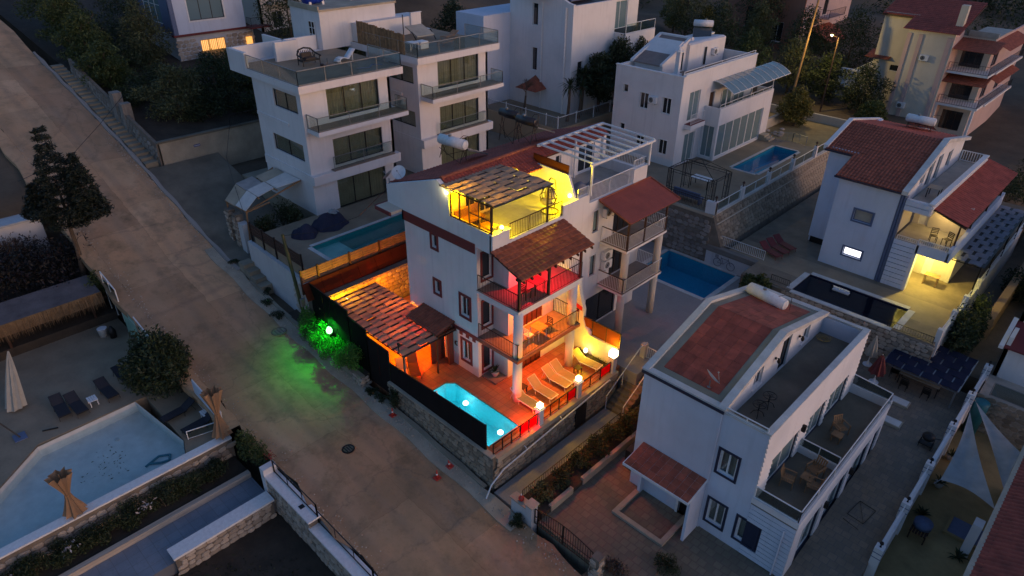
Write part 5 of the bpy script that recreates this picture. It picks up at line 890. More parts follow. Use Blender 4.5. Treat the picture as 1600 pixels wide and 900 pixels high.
e = thing('gate_pillar', 'rough stone gate pillar right of the yard gate', 'pillar', (9.0, -3.9, -2.4)); mb = MB(); mb.box(8.75, 9.2, -4.15, -3.7, -3, -1.05); mb.build('core', 'mortar', e)
for a, c, fl in (((8.75, -4.15), (9.2, -4.15), 1), ((8.75, -3.7), (8.75, -4.15), 1), ((9.2, -4.15), (9.2, -3.7), 1)): stone_face(e, a, c, -2.6, -1.05, -2.6, -1.05, 'stone_pale', .3, fl)
bush('dark_bush', 'small dark bush at the road below the gate wing', (4.5, -4.5, -2.3), .45, .4, .6, 'leaf_dark', 700, .08, 51); bush('dry_bush', 'reddish twiggy shrub right of the yard gate', (9.6, -3.5, -2.1), .7, .6, .9, 'twig', 900, .09, 52, ncl=6); bush('dark_bush', 'round clipped dark bush at the bottom edge of the front yard', (11.2, -1.6, -2.0), .7, .7, .7, 'leaf_dark', 1200, .07, 53); bush('dark_bush', 'small leafy bush at the corner of the striped house', (15.3, 1.0, -2.3), .5, .4, .7, 'leaf_mid', 700, .08, 54)
# --- side yard: pillars and rail, parasols, table, blue panel pergola, skylights
BF = thing('side_fence', 'white rail fence with squat pillars along the side yard', 'fence', (17.9, 13, -2)); py_ = [5.2, 8.6, 11.9, 15.6, 18.9, 22.2]
for y in py_:
    zb = -2.3 + (y + 3.8) * .0646; mb = MB(); mb.box(17.72, 18.1, y - .2, y + .2, zb - 1, zb + 1.05); mb.build('pillar', 'white_wall', BF); mb = MB()
    for q in (.45, .75): mb.box(17.71, 18.11, y - .21, y + .21, zb + q, zb + q + .04)
    mb.build('pillar_groove', 'slate_blue', BF); mb = MB(); mb.lathe((17.91, y, zb + 1.05), [(.05, 0), (.03, .08), (.03, .16), (.09, .2), (.07, .3), (.01, .34)], 8); mb.build('lantern', 'black_metal', BF)
for a, c in zip(py_, py_[1:]):
    za = -2.3 + (a + 3.8) * .0646; zc = -2.3 + (c + 3.8) * .0646; mb = MB(); mb.hexa([(17.8, a + .2, za - 1), (18.02, a + .2, za - 1), (18.02, c - .2, zc - 1), (17.8, c - .2, zc - 1), (17.8, a + .2, za + .5), (18.02, a + .2, za + .5), (18.02, c - .2, zc + .5), (17.8, c - .2, zc + .5)]); mb.build('low_wall', 'white_wall', BF); mb = MB(); mb.bar((17.91, a + .2, za + .95), (17.91, c - .2, zc + .95), .03); mb.bar((17.91, a + .2, za + .75), (17.91, c - .2, zc + .75), .02); mb.build('rail', 'white_paint', BF)
slat_pergola('blue_pergola', 'dark navy panel pergola in the yard behind the striped house', 13.25, 17.3, 18.1, 22.3, .45, 8, 6, 'panel_navy', 'grey_metal', [(13.35, 18.2), (17.2, 18.2), (13.35, 22.2), (17.2, 22.2)], zb=-.9)
e = square_table('garden_table', 'long pale table below the navy pergola', 15.3, 18.9, -.85, 2.2, .9, .75, 'pale_concrete', 'black_metal')
for k, (x, y, a) in enumerate(((14.7, 18.1, 180), (15.9, 18.1, 180), (14.7, 19.8, 0), (15.9, 19.8, 0), (13.9, 18.9, 90))): stool_chair('garden_chair', ['front left chair at the table below the navy pergola', 'front right chair at the table below the navy pergola', 'back left chair at the table below the navy pergola', 'back right chair at the table below the navy pergola', 'end chair at the table below the navy pergola'][k], x, y, -.85, R(a), 'black_metal', 'chairs at the navy pergola table')
def closed_parasol(name, label, x, y, z, h, r, mat, base=True, lean=(0, 0), group=None, z_can=.35):
    e = thing(name, label, 'parasol', (x, y, z), group); top = Vector((x + lean[0], y + lean[1], z + h)); b0 = Vector((x, y, z)); mb = MB(); mb.cyl(b0, top, .028, .022, 8); mb.build('pole', 'white_paint' if base else 'dark_wood', e); mb = MB(); n = 16; k = 7; vs = []
    for j in range(k + 1):
        t_ = j / k; p = b0.lerp(top, z_can + (.97 - z_can) * t_); rr = r * (1 - t_) ** .8 + .035
        for i in range(n): a = 2 * math.pi * i / n; q = rr * (1 + (.22 if i % 2 else -.18)); vs.append((p.x + q * math.cos(a), p.y + q * math.sin(a), p.z + (.05 * math.sin(i * 1.7) if j == 0 else 0)))
    mb.add(vs, [(j * n + i, j * n + (i + 1) % n, (j + 1) * n + (i + 1) % n, (j + 1) * n + i) for j in range(k) for i in range(n)]); mb.build('canopy', mat, e)
    if base: mb = MB(); mb.lathe((x, y, z), [(.28, 0), (.28, .06), (.1, .1), (.05, .3)], 14); mb.build('base', 'white_plastic', e)
    return e
closed_parasol('parasol', 'closed cream parasol on a white base behind the striped house', 12.3, 19.0, -.8, 2.2, .28, 'parasol_cream'); closed_parasol('parasol', 'closed dark red parasol beside the navy pergola', 13.2, 17.6, -.9, 2.1, .38, 'dark_red')
e = thing('skylight', 'pale skylight in the side yard nearer the navy pergola', 'skylight', (14.9, 16.9, -1.0), 'skylights in the side yard'); mb = MB(); mb.box(14.4, 15.5, 16.45, 17.15, -1.2, -.84); mb.build('kerb', 'pale_concrete', e); mb = MB(); mb.box(14.48, 15.42, 16.52, 17.08, -.84, -.82); mb.build('pane', 'basin_white', e)
e = thing('skylight', 'pale skylight in the side yard beside the balcony end', 'skylight', (15.1, 14.9, -1.1), 'skylights in the side yard'); mb = MB(); mb.box(14.65, 15.75, 14.5, 15.2, -1.3, -.98); mb.build('kerb', 'pale_concrete', e); mb = MB(); mb.box(14.73, 15.67, 14.57, 15.13, -.98, -.96); mb.build('pane', 'basin_white', e)
e = thing('barbecue', 'black kettle barbecue trolley by the side yard fence', 'barbecue', (17.2, 14.2, -1.1)); mb = MB(); mb.ball((17.2, 14.2, -.45), .33, 14, 8, .75); mb.build('bowl', 'black_metal', e, True); mb = MB(); mb.box(16.85, 17.55, 14.0, 14.4, -.95, -.9); mb.bar((17.5, 14.2, -.4), (17.75, 14.2, -.3), .02); mb.build('shelf', 'black_metal', e)
for x, y in ((16.9, 14.02), (17.5, 14.02), (16.9, 14.38), (17.5, 14.38)): mb = MB(); mb.bar((x, y, -1.15), (x, y, -.55), .022); mb.build('leg', 'black_metal', e)
e = thing('wire_rack', 'folded wire rack frame lying in the side yard', 'rack', (16.4, 7.4, -1.55)); mb = MB(); pts = [(16.1, 8.2, -1.5), (16.9, 8.1, -1.5), (16.75, 6.9, -1.55), (15.95, 7.0, -1.55)]; mb.tube(pts + [pts[0]], .015, 4); mb.bar(pts[0], pts[2], .01); mb.bar((15.9, 6.6, -1.58), (16.7, 6.4, -1.58), .015); mb.build('frame', 'black_metal', e)
# --- yard beyond: shade sails, pots, drum, sunken hatch
def sail(label, a, b, c, sag, seed):
    n = 14; a, b, c = Vector(a), Vector(b), Vector(c); vs = []; idx = {}; cen = (a + b + c) / 3
    for i in range(n + 1):
        for j in range(n + 1 - i):
            u = i / n; v = j / n; w_ = 1 - u - v; p = a * w_ + b * u + c * v; e_ = 4 * (u * v + v * w_ + w_ * u); k = 27 * u * v * w_; edge = max(4 * u * v * (1 - w_) , 4 * v * w_ * (1 - u), 4 * w_ * u * (1 - v)); p = p + (cen - p) * .16 * edge * (1 - k) - Vector((0, 0, sag * k)); idx[i, j] = len(vs); vs.append(p)
    fs = []
    for i in range(n):
        for j in range(n - i):
            fs.append((idx[i, j], idx[i + 1, j], idx[i, j + 1]))
            if j < n - i - 1: fs.append((idx[i + 1, j], idx[i + 1, j + 1], idx[i, j + 1]))
    e = thing('shade_sail', label, 'shade sail', (cen.x, cen.y, cen.z), 'shade sails over the ochre yard'); mb = MB(); mb.add(vs, fs); mb.build('cloth', 'sail_grey', e, True); mb = MB()
    for p in (a, b, c): mb.bar(p, p + (p - cen).normalized() * .5, .012)
    mb.build('guy_ropes', 'steel', e)
sail('larger pale triangular shade sail, nearer the side fence', (18.2, 18.0, -.4), (18.6, 11.2, -.4), (21.05, 10.6, -.1), .25, 1); sail('narrow pale triangular shade sail, farther from the side fence', (18.2, 19.2, -.4), (21.1, 12.1, -.1), (21.15, 15.7, -.1), .2, 2)
for k, (x, y) in enumerate(((18.5, 13.9), (18.35, 16.6))): agave(['white tub plant in the lamp-tinted yard below the larger sail', 'white tub plant in the lamp-tinted yard by the side fence'][k], x, y, -3.0, .6, 18, 'leaf_dark', True, 60 + k)
agave('dark spiky plant in the lamp-tinted yard by the fence', 18.5, 11.2, -3.0, .6, 24, 'leaf_dark', False, 64); agave('dark spiky plant at the lower right of the lamp-tinted yard', 20.6, 9.6, -3.0, .6, 22, 'leaf_dark', False, 65)
e = thing('wash_drum', 'blue-topped drum on a slatted crate in the lamp-tinted yard', 'drum', (18.8, 9.6, -3)); mb = MB(); mb.cyl((18.8, 9.75, -2.4), (18.8, 9.75, -2.1), .42, .42, 18); mb.build('drum', 'slate_blue', e, True); mb = MB()
for i in range(6): mb.box(18.4 + i * .13, 18.49 + i * .13, 9.1, 10.0, -2.5, -2.42)
for x in (18.42, 19.1):
    for y in (9.15, 9.9): mb.box(x, x + .06, y, y + .06, -3, -2.5)
mb.build('crate', 'dark_wood', e)
e = thing('sunken_hatch', 'dark blue sunken hatch with a lamp-tinted kerb under the sails', 'hatch', (20.4, 11.4, -3)); mb = MB(); mb.box(19.6, 21.2, 10.7, 10.85, -3, -2.85); mb.box(19.6, 19.75, 10.85, 12.2, -3, -2.85); mb.build('kerb', 'lamp_tinted_paving', e); mb = MB(); mb.box(19.75, 21.2, 10.85, 12.2, -3, -2.93); mb.build('cover', 'slate_blue', e)
# --- red-tiled house at the lower right corner
e = thing('corner_house', 'red tiled roof of the house cut off by the lower right corner', 'house', (24, 9, -3)); mb = MB(); mb.box(21.5, 29, 2, 16.2, -3.2, .9); mb.build('wall', 'white_wall', e); tile_plane(e, (21.15, 16.6, 1.05), (0, -16, 0), (4.6, 0, 1.9), 60, 17, 'roof_tile_red'); mb = MB(); mb.box(20.95, 21.15, .5, 16.7, .9, 1.12); mb.build('gutter', 'pale_concrete', e); mb = MB(); mb.slab([(21.1, 16.65, 1.05), (25.8, 16.65, 2.95), (25.8, .6, 2.95), (21.1, .6, 1.05)], .12); mb.build('roof_deck', 'dark_wood', e); mb = MB(); mb.box(20.55, 20.95, 9.9, 10.5, -3, -.9); mb.build('pier', 'white_wall', e)
# --- white house at the far right edge
e = thing('edge_house', 'white two-tier house with a maroon lean-to roof at the right edge', 'house', (21.5, 25, -1)); wall(e, 'Y', 22.9, -1, 18.2, 26, -1, 1.6, [(19.6, 20.5, .1, .7), (20.65, 21.5, .1, .7)], 'white_wall'); window(e, 'Y', 22.9, -1, 19.6, 20.5, .1, .7, 2); window(e, 'Y', 22.9, -1, 20.65, 21.5, .1, .7, 2)
mb = MB(); mb.slab([(18.1, 22.7, 1.68), (26, 22.7, 1.68), (26, 24.9, 2.5), (18.1, 24.9, 2.5)], .1); mb.build('lean_to_roof', 'dark_red', e); mb = MB(); mb.slab([(17.9, 22.6, 1.74), (18.15, 22.6, 1.74), (18.15, 25.0, 2.6), (17.9, 25.0, 2.6)], .2); mb.build('verge', 'white_wall', e); wall(e, 'X', 18.2, -1, 22.9, 40, -1, 2.3, (), 'white_wall'); wall(e, 'Y', 24.9, -1, 18.2, 26, 2.3, 6.5, [(19.4, 20.3, 3.2, 4.4)], 'white_wall'); window(e, 'Y', 24.9, -1, 19.4, 20.3, 3.2, 4.4, 2); wall(e, 'X', 18.2, -1, 24.9, 40, 2.3, 6.5, (), 'white_wall')
glass_rail(e, [(18.6, 20.6, -.5), (24, 20.6, -.5)], .9, 'grey_metal', 1.6, 'tinted_glass'); mb = MB(); mb.box(18.1, 26, 20.4, 22.9, -4, -.5); mb.build('terrace', 'stone_pale', e); stone_face(e, (18.1, 20.4), (24, 20.4), -3, -.5, -3, -.5, 'stone', .4, 1)
mb = MB(); mb.lathe((18.45, 19.9, -3), [(.35, 0), (.42, 1.9), (.44, 2.3), (.3, 2.4)], 14); tag(mb.build('water_barrel', 'teal_paint', None, True), 'teal barrel beside the glass rail of the edge house', 'barrel')
# ------------------------------------------------------------------ neighbouring patio: pool, mural wall, rubble wall
pond('swimming_pool', 'blue unlit pool behind the lit house', [(-4.3, 17.45), (1.5, 17.45), (1.5, 21.95), (-4.3, 21.95)], 0, -.08, 1.4, 'basin_blue', 'water_blue', .35)
W = thing('terrace_wall', 'tall dark rubble wall behind the blue pool, below the iron gazebo', 'wall', (-6, 22.3, 0)); mb = MB(); mb.box(-14, -1.3, 22.26, 22.6, -1, 3.72); mb.build('core', 'mortar', W); mb = MB(); mb.box(-14, -1.25, 22.2, 22.62, 3.72, 3.92); mb.build('coping', 'pale_concrete', W); stone_face(W, (-8.5, 22.26), (-1.3, 22.26), .1, 3.7, .1, 3.7, 'stone_grey', .42, 1)
W = thing('mural_wall', 'low wall at the pool end painted with a bicycle', 'wall', (.4, 22.3, 0)); mb = MB(); mb.box(-1.3, 2.7, 22.2, 22.45, 0, 1.1); mb.build('wall_body', 'grey_wall', W); mb = MB(); mb.box(-1.3, 2.7, 22.15, 22.6, 1.1, 1.52); mb.build('planter', 'stone_grey', W)
mb = MB()
for cx_ in (-.25, .85): mb.tube([(cx_ + .32 * math.cos(a), 22.185, .42 + .32 * math.sin(a)) for a in np.linspace(0, 2 * math.pi, 21)], .018, 4)
for p, q in (((-.25, .42), (.05, .85)), ((.05, .85), (.62, .85)), ((.62, .85), (.85, .42)), ((.05, .85), (.25, .42)), ((.25, .42), (.62, .85)), ((-.25, .42), (.25, .42)), ((.62, .85), (.58, 1.0)), ((.05, .85), (.0, .95))): mb.bar((p[0], 22.185, p[1]), (q[0], 22.185, q[1]), .014)
for k in range(8): mb.bar((-.5, 22.185, .78 + k * .035), (-.2, 22.185, .78 + k * .035), .006)
mb.build('bicycle_mural', 'navy_trim', W)
railing(W, [(-1.2, 22.9, 1.5), (2.9, 22.9, 1.5)], .75, 'white_paint', .14)
# rubble bank between the villa terrace and the lower pool terrace: battered face
W = thing('terrace_wall', 'long battered stone wall below the villa pool terrace', 'wall', (-.5, 36, 1.5)); mb = MB(); mb.hexa([(-1.5, 22.3, 0), (.35, 22.5, 0), (.35, 50, 0), (-1.5, 50, 0), (-1.5, 22.3, 3.86), (-1.28, 22.3, 3.86), (-1.28, 50, 3.86), (-1.5, 50, 3.86)]); mb.build('core', 'mortar', W); rnd = random.Random(5); cnt = 0; rest = MB()
for r in range(9):
    y = 22.5 + rnd.random() * .3
    while y < 49:
        w_ = rnd.uniform(.3, .62); t_ = (r + .5) / 9; k = rnd.randrange(7); M = Matrix.Translation((.35 - 1.63 * (.39 + .61 * t_) + .0, y + w_ / 2, 1.5 + 2.36 * t_)) @ Matrix.Rotation(R(90), 4, 'Z') @ Matrix.Rotation(R(-28), 4, 'X') @ Matrix.Diagonal((w_ * .95, .06, .30, 1)); y += w_
        if y < 36 and cnt < 290:
            key = (k, 'stone')
            o = bpy.data.objects.new('stone', STONE_ME[key]) if key in STONE_ME else None
            if o: col.objects.link(o); o.parent = W; o.matrix_parent_inverse = INV[W.name]; o.matrix_basis = M; cnt += 1; continue
        rest.add([M @ Vector(v) for v in STONES[k][0]], STONES[k][1])
rest.build('far_stones', 'stone', W)['kind'] = 'stuff'; mb = MB(); mb.box(-1.52, -1.2, 22.3, 50, 3.86, 3.96); mb.build('coping', 'coping', W); mb = MB(); mb.tube([(-.95, 22.5, 3.2), (-1.0, 50, 3.15)], .05, 8); mb.build('pipe', 'beige_wall', W)
VF = thing('villa_fence', 'white pillars and glass panels along the villa pool terrace', 'fence', (-1.35, 35, 3.9)); ys = [22.5, 26.6, 31.0, 35.4, 40, 45, 49.5]
for y in ys:
    mb = MB(); mb.box(-1.5, -1.2, y - .15, y + .15, 3.96, 4.95); mb.build('pillar', 'white_wall', VF); mb = MB(); mb.lathe((-1.35, y, 4.95), [(.09, 0), (.04, .06), (.04, .2), (.12, .26), (.09, .36), (.01, .42)], 8); mb.build('lantern', 'dark_wood', VF)
for a, c in zip(ys, ys[1:]): glass_rail(VF, [(-1.35, a + .2, 3.96), (-1.35, c - .2, 3.96)], .8, 'white_paint', 2.0)
mb = MB(); mb.box(-2.0, -1.2, 22.3, 22.62, 3.9, 4.85); mb.build('corner_pillar', 'white_wall', VF); F = thing('iron_fence', 'black iron fence on the rubble wall below the gazebo', 'fence', (-4, 22.4, 3.9)); railing(F, [(-7.5, 22.42, 3.92), (-2.05, 22.42, 3.92)], .9, 'black_metal', .12)
# iron gazebo with table and bench
e = thing('iron_gazebo', 'black wrought iron gazebo frame on the villa terrace corner', 'gazebo', (-3.9, 24.3, 3.9)); x0, x1, y0, y1 = -5.9, -2.0, 22.95, 25.6
for x, y, sx, sy in ((x0, y0, 1, 1), (x1, y0, -1, 1), (x1, y1, -1, -1), (x0, y1, 1, -1)):
    mb = MB()
    for dx, dy in ((0, 0), (.45, 0), (0, .45)): mb.bar((x + sx * dx, y + sy * dy, 3.9), (x + sx * dx, y + sy * dy, 6.2), .03)
    for z in (4.1, 5.0, 5.9): mb.bar((x, y, z), (x + sx * .45, y, z), .014); mb.bar((x, y, z), (x, y + sy * .45, z), .014)
    for q in (.15, .3): mb.bar((x + sx * q, y, 4.1), (x + sx * q, y, 5.9), .011); mb.bar((x, y + sy * q, 4.1), (x, y + sy * q, 5.9), .011)
    mb.build('corner_trellis', 'black_metal', e)
mb = MB(); c = [(x0, y0, 6.2), (x1, y0, 6.2), (x1, y1, 6.2), (x0, y1, 6.2)]; cx_, cy_ = (x0 + x1) / 2, (y0 + y1) / 2; u = [(cx_ - .5, cy_ - .4, 6.85), (cx_ + .5, cy_ - .4, 6.85), (cx_ + .5, cy_ + .4, 6.85), (cx_ - .5, cy_ + .4, 6.85)]
for i in range(4): mb.bar(c[i], c[(i + 1) % 4], .03); mb.bar((*c[i][:2], 6.0), (*c[(i + 1) % 4][:2], 6.0), .018); mb.bar(c[i], u[i], .026); mb.bar(u[i], u[(i + 1) % 4], .022); mb.bar(u[i], (cx_, cy_, 7.1), .018)
for i in range(4):
    a, b_ = Vector(c[i]), Vector(c[(i + 1) % 4])
    for k in range(9): p = a.lerp(b_, (k + .5) / 9); mb.bar(p, p - Vector((0, 0, .2)), .010)
mb.build('roof_frame', 'black_metal', e); mb = MB()
for k in range(16): x = x0 + .5 + k * .18; mb.bar((x, y0, 3.95), (x, y0, 4.75), .010)
mb.bar((x0, y0, 4.75), (x1, y0, 4.75), .02); mb.build('low_rail', 'black_metal', e)
mb = MB(); mb.box(-5.3, -3.0, 23.2, 23.75, 4.25, 4.37); mb.box(-5.3, -3.0, 23.1, 23.2, 4.3, 4.8); mb.box(-5.25, -5.15, 23.2, 23.7, 3.9, 4.25); mb.box(-3.15, -3.05, 23.2, 23.7, 3.9, 4.25); tag(mb.build('garden_bench', 'slate_blue'), 'dark bench inside the iron gazebo', 'bench'); square_table('gazebo_table', 'pale table behind the iron gazebo', -4.9, 26.6, 3.9, 1.6, .9, .75, 'white_paint', 'black_metal')
bush('palm_bush', 'dense feathery palm clump behind the blue pool, below the red loungers', (4.2, 19.4, -.2), 1.1, 1.0, 2.6, 'leaf_mid', 3200, .20, 71, cat='bush', ncl=10)
# red loungers on the pool terrace above
LR = lounger_proto('dark_red', 'dark_red', 32); UR = []
for k, (x, y) in enumerate(((2.5, 24.2), (2.6, 25.1), (2.7, 26.0))): place(LR, UR, (x, y, 1.5), R(160), ['front dark red lounger above the feathery palm', 'middle dark red lounger above the feathery palm', 'back dark red lounger above the feathery palm'][k], 'dark red loungers on the upper pool terrace')
# ------------------------------------------------------------------ right house with red barrel-tile roof
Q = thing('tiled_house', 'pale blue house with red barrel-tile roof and lit ground-floor porch, right', 'house', (9, 32, 1.5))
hq = [(7.2, 8.4, 5.28, 6.08), (7.18, 8.42, 2.62, 3.22)]
wall(Q, 'Y', 25.7, -1, 5.7, 9.65, 1.4, 8.1, hq, 'blue_wall'); window(Q, 'Y', 25.7, -1, *hq[0], 1, 'slate_blue', 'blind', trim='slate_blue', tw=.11); window(Q, 'Y', 25.7, -1, *hq[1], 1, 'slate_blue', 'glow_white', trim='slate_blue', tw=.11)
mb = MB(); mb.box(9.65, 10.05, 25.74, 26.0, 1.4, 7.9); mb.build('corner_shaft', 'slate_blue', Q); mb = MB(); mb.cyl((9.8, 25.66, 1.5), (9.8, 25.66, 7.9), .05, .05, 8); mb.cyl((9.95, 25.68, 1.5), (9.95, 25.68, 7.9), .05, .05, 8); mb.build('downpipe', 'slate_blue', Q)
wall(Q, 'X', 5.7, -1, 25.9, 28.3, 1.4, 8.1, (), 'blue_wall'); wall(Q, 'Y', 28.3, -1, 3.75, 5.7, 2.0, 9.0, (), 'blue_wall'); wall(Q, 'X', 3.75, -1, 28.5, 38, 1.4, 9.0, (), 'blue_wall'); mb = MB(); mb.box(3.9, 5.6, 28.35, 29, 1.4, 2.0); mb.build('plinth', 'black_metal', Q)
for i in range(10): z0 = 1.5 + i * .34; mb = MB(); mb.box(10.08, 11.45, 25.68, 25.76, z0, z0 + .30); mb.build('siding_board', 'blue_wall', Q)
mb = MB(); mb.box(10.05, 11.42, 25.76, 26.0, 1.4, 4.86); mb.build('porch_wall', 'slate_blue', Q); mb = MB(); mb.box(11.42, 11.62, 25.66, 26.2, 1.4, 4.9); mb.build('porch_pier', 'white_wall', Q)
for i in range(2): z0 = 6.95 + i * .36; mb = MB(); mb.box(10.05, 11.55, 25.68, 25.8, z0, z0 + .32); mb.build('siding_board', 'blue_wall', Q)
mb = MB(); mb.box(10.05, 11.5, 25.8, 26.0, 6.9, 7.68); mb.box(11.42, 11.62, 25.8, 38.6, 6.9, 7.68); mb.build('terrace_parapet', 'white_wall', Q); mb = MB(); mb.box(11.36, 11.7, 25.7, 38.7, 7.68, 7.78); mb.box(11.5, 11.68, 25.7, 38.7, 7.4, 7.5); mb.build('parapet_cap', 'white_paint', Q); mb = MB(); mb.box(9.9, 11.42, 26, 38.5, 6.9, 7.0); mb.build('terrace_floor', 'terrace_tile', Q); railing(Q, [(9.95, 38.5, 7.0), (11.5, 38.5, 7.0)], .8, 'white_paint', .16, .03, .04)
ht = [(28.6, 29.5, 7.6, 8.6), (30.0, 31.2, 7.0, 8.9), (31.8, 33.0, 7.0, 8.9), (34.4, 35.6, 7.3, 8.6)]
wall(Q, 'X', 9.85, 1, 25.9, 38.5, 6.9, 8.1, ht, 'white_wall'); mb = MB(); mb.prism([(25.9, 8.1), (28.6, 8.1), (28.6, 8.6), (29.5, 8.6), (29.5, 8.1), (30.0, 8.1), (30.0, 8.9), (31.2, 8.9), (31.2, 8.1), (31.8, 8.1), (31.8, 8.9), (33, 8.9), (33, 8.1), (34.4, 8.1), (34.4, 8.6), (35.6, 8.6), (35.6, 8.1), (38.5, 8.1), (38.5, 8.6), (32, 9.9), (25.9, 8.12)], 'X', 9.63, 9.85); mb.build('gable_wall', 'white_wall', Q)
for q in ht: window(Q, 'X', 9.85, 1, *q, 2, 'white_paint', 'window_glass', sill=False)
mb = MB(); mb.slab([(5.45, 25.5, 8.1), (9.9, 25.5, 8.1), (9.9, 32, 10.0), (5.45, 32, 10.0)], .1); mb.slab([(3.5, 28.1, 8.86), (5.5, 28.1, 8.86), (5.5, 32, 10.0), (3.5, 32, 10.0)], .1); mb.slab([(3.5, 32, 10), (9.9, 32, 10), (9.9, 38.8, 8.6), (3.5, 38.8, 8.6)], .1); mb.build('roof_deck', 'dark_wood', Q)
tile_plane(Q, (5.45, 25.45, 8.1), (4.4, 0, 0), (0, 6.55, 1.92), 19, 20, 'roof_tile_orange', 'roof_tiles', .05, .03); tile_plane(Q, (3.5, 28.05, 8.86), (1.95, 0, 0), (0, 3.95, 1.15), 9, 12, 'roof_tile_orange', 'roof_tiles', .05, .03); tile_plane(Q, (9.9, 38.85, 8.6), (-6.4, 0, 0), (0, -6.85, 1.4), 28, 20, 'roof_tile_red', 'roof_tiles', .05, .03)
mb = MB(); mb.slab([(9.72, 25.35, 8.25), (10.12, 25.35, 8.25), (10.12, 32, 10.2), (9.72, 32, 10.2)], .25); mb.slab([(9.72, 32, 10.2), (10.12, 32, 10.2), (10.12, 38.9, 8.8), (9.72, 38.9, 8.8)], .25); mb.build('roof_rim', 'coping', Q); mb = MB(); mb.box(5.4, 9.8, 25.36, 25.46, 7.98, 8.1); mb.build('gutter', 'navy_trim', Q); mb = MB(); mb.box(3.45, 5.5, 27.96, 28.06, 8.74, 8.86); mb.build('gutter', 'navy_trim', Q); mb = MB(); mb.slab([(3.3, 28.1, 9.1), (3.6, 28.1, 9.1), (3.6, 32, 10.2), (3.3, 32, 10.2)], .3); mb.slab([(3.3, 32, 10.2), (3.6, 32, 10.2), (3.6, 38.9, 8.8), (3.3, 38.9, 8.8)], .3); mb.build('roof_rim', 'white_wall', Q)
# first-floor balcony, lean-to roof, lit porch
mb = MB(); mb.box(10.05, 13.4, 25.8, 39, 4.7, 4.88); mb.build('balcony_floor', 'terrace_tile', Q); mb = MB(); mb.box(11.5, 13.4, 25.66, 25.8, 4.3, 4.95); mb.box(13.3, 13.5, 25.66, 39, 4.3, 5.25); mb.build('balcony_parapet', 'blue_wall', Q); railing(Q, [(10.2, 25.75, 4.88), (11.4, 25.75, 4.88)], .3, 'white_paint', .12); railing(Q, [(11.5, 25.73, 4.95), (13.3, 25.73, 4.95)], .35, 'white_paint', .12, .02, .03)
wall(Q, 'Y', 29.2, -1, 10.05, 13.3, 4.88, 6.9, [(10.4, 11.0, 4.9, 6.8)], 'cream_wall'); mb = MB(); mb.box(10.4, 11.0, 29.35, 29.4, 4.9, 6.8); mb.build('balcony_door', 'white_paint', Q); wall(Q, 'X', 9.9, 1, 26.1, 29.2, 4.88, 6.9, (), 'cream_wall')
mb = MB(); mb.slab([(11.55, 26.3, 7.3), (13.7, 26.1, 6.68), (13.6, 39.4, 6.68), (11.55, 39.4, 7.3)], .1); mb.build('lean_to_deck', 'dark_wood', Q); tile_plane(Q, (13.72, 39.4, 6.7), (0, -13.2, 0), (-2.15, 0, .62), 40, 9, 'roof_tile_red'); 
for y in (26.4, 30, 34, 38): mb = MB(); mb.box(13.3, 13.4, y, y + .1, 5.2, 6.65); mb.build('post', 'dark_wood', Q)
wall(Q, 'Y', 29.0, -1, 10.05, 13.4, 1.5, 4.7, [(11.65, 12.2, 1.5, 3.9)], 'cream_wall'); mb = MB(); mb.box(11.65, 12.2, 29.1, 29.15, 1.5, 3.9); mb.build('porch_door', 'white_paint', Q); mb = MB(); mb.box(13.2, 13.45, 28.9, 39, 1.5, 4.3); mb.build('porch_wall', 'cream_wall', Q)
e = thing('porch_lamp', 'yellow ceiling lamp of the right house porch', 'lamp', (11.9, 27.4, 4.65)); mb = MB(); mb.cyl((11.9, 27.6, 4.62), (11.9, 27.6, 4.69), .14, .14, 14); mb.build('shade', 'glow_warm', e); light('bulb', (12.1, 27.3, 3.6), (1, .78, .16), 75, .15, e)
e = thing('balcony_lamp', 'warm lamp on the first-floor balcony of the right house', 'lamp', (12.2, 28.8, 6.3)); mb = MB(); mb.ball((12.2, 29.05, 6.3), .09, 10, 8); mb.build('globe', 'glow_warm', e); light('bulb', (12.1, 28.5, 6.2), (1, .66, .2), 9, .1, e)
square_table('porch_table', 'small orange wooden table on the lit porch', 12.6, 27.8, 1.5, .9, .6, .75, 'teak', 'teak'); square_table('terrace_table', 'small table on the roof terrace of the right house', 10.75, 29.2, 7.0, .8, .8, .7, 'pale_concrete', 'black_metal')
for k, (x, a) in enumerate(((12.0, 20), (12.8, -30))): stool_chair('balcony_chair', ['left chair on the lit balcony of the right house', 'right chair on the lit balcony of the right house'][k], x, 27.0, 4.88, R(a), 'black_metal')
slat_pergola('checker_pergola', 'black and grey checkered pergola beside the right house', 13.3, 15.15, 27.3, 39.6, 4.05, 4, 17, 'panel_grey', 'black_metal', [(15.1, 27.4), (15.1, 31.5), (15.1, 35.5), (15.1, 39.5)], zb=1.5, cover=.8)
pond('swimming_pool', 'long dark navy pool between the striped and the tiled house', [(6.2, 20.4), (12.7, 20.4), (12.7, 23.35), (6.2, 23.35)], 1.5, 1.42, 1.4, 'basin_navy', 'water_dark', .4)
W = thing('pool_wall', 'pale rubble wall dropping from the navy pool to the back yard', 'wall', (9, 20.1, -.8)); mb = MB(); mb.box(2.7, 15.2, 20.0, 20.2, -3, 1.46); mb.build('core', 'mortar', W); stone_face(W, (5.3, 20.0), (15.2, 20.0), -.8, 1.45, -.8, 1.45, 'stone_pale', .36, 1)
F = thing('pool_rail', 'black spiked rail beside the navy pool above the pergola', 'fence', (13.9, 20.3, 1.5)); railing(F, [(12.4, 20.3, 1.5), (15.0, 20.3, 1.5)], .45, 'black_metal', .14); F = thing('pool_rail', 'black spiked rail at the left end of the navy pool', 'fence', (5.4, 20.6, 1.5)); railing(F, [(4.6, 20.6, 1.5), (5.9, 20.6, 1.5)], .45, 'black_metal', .14)
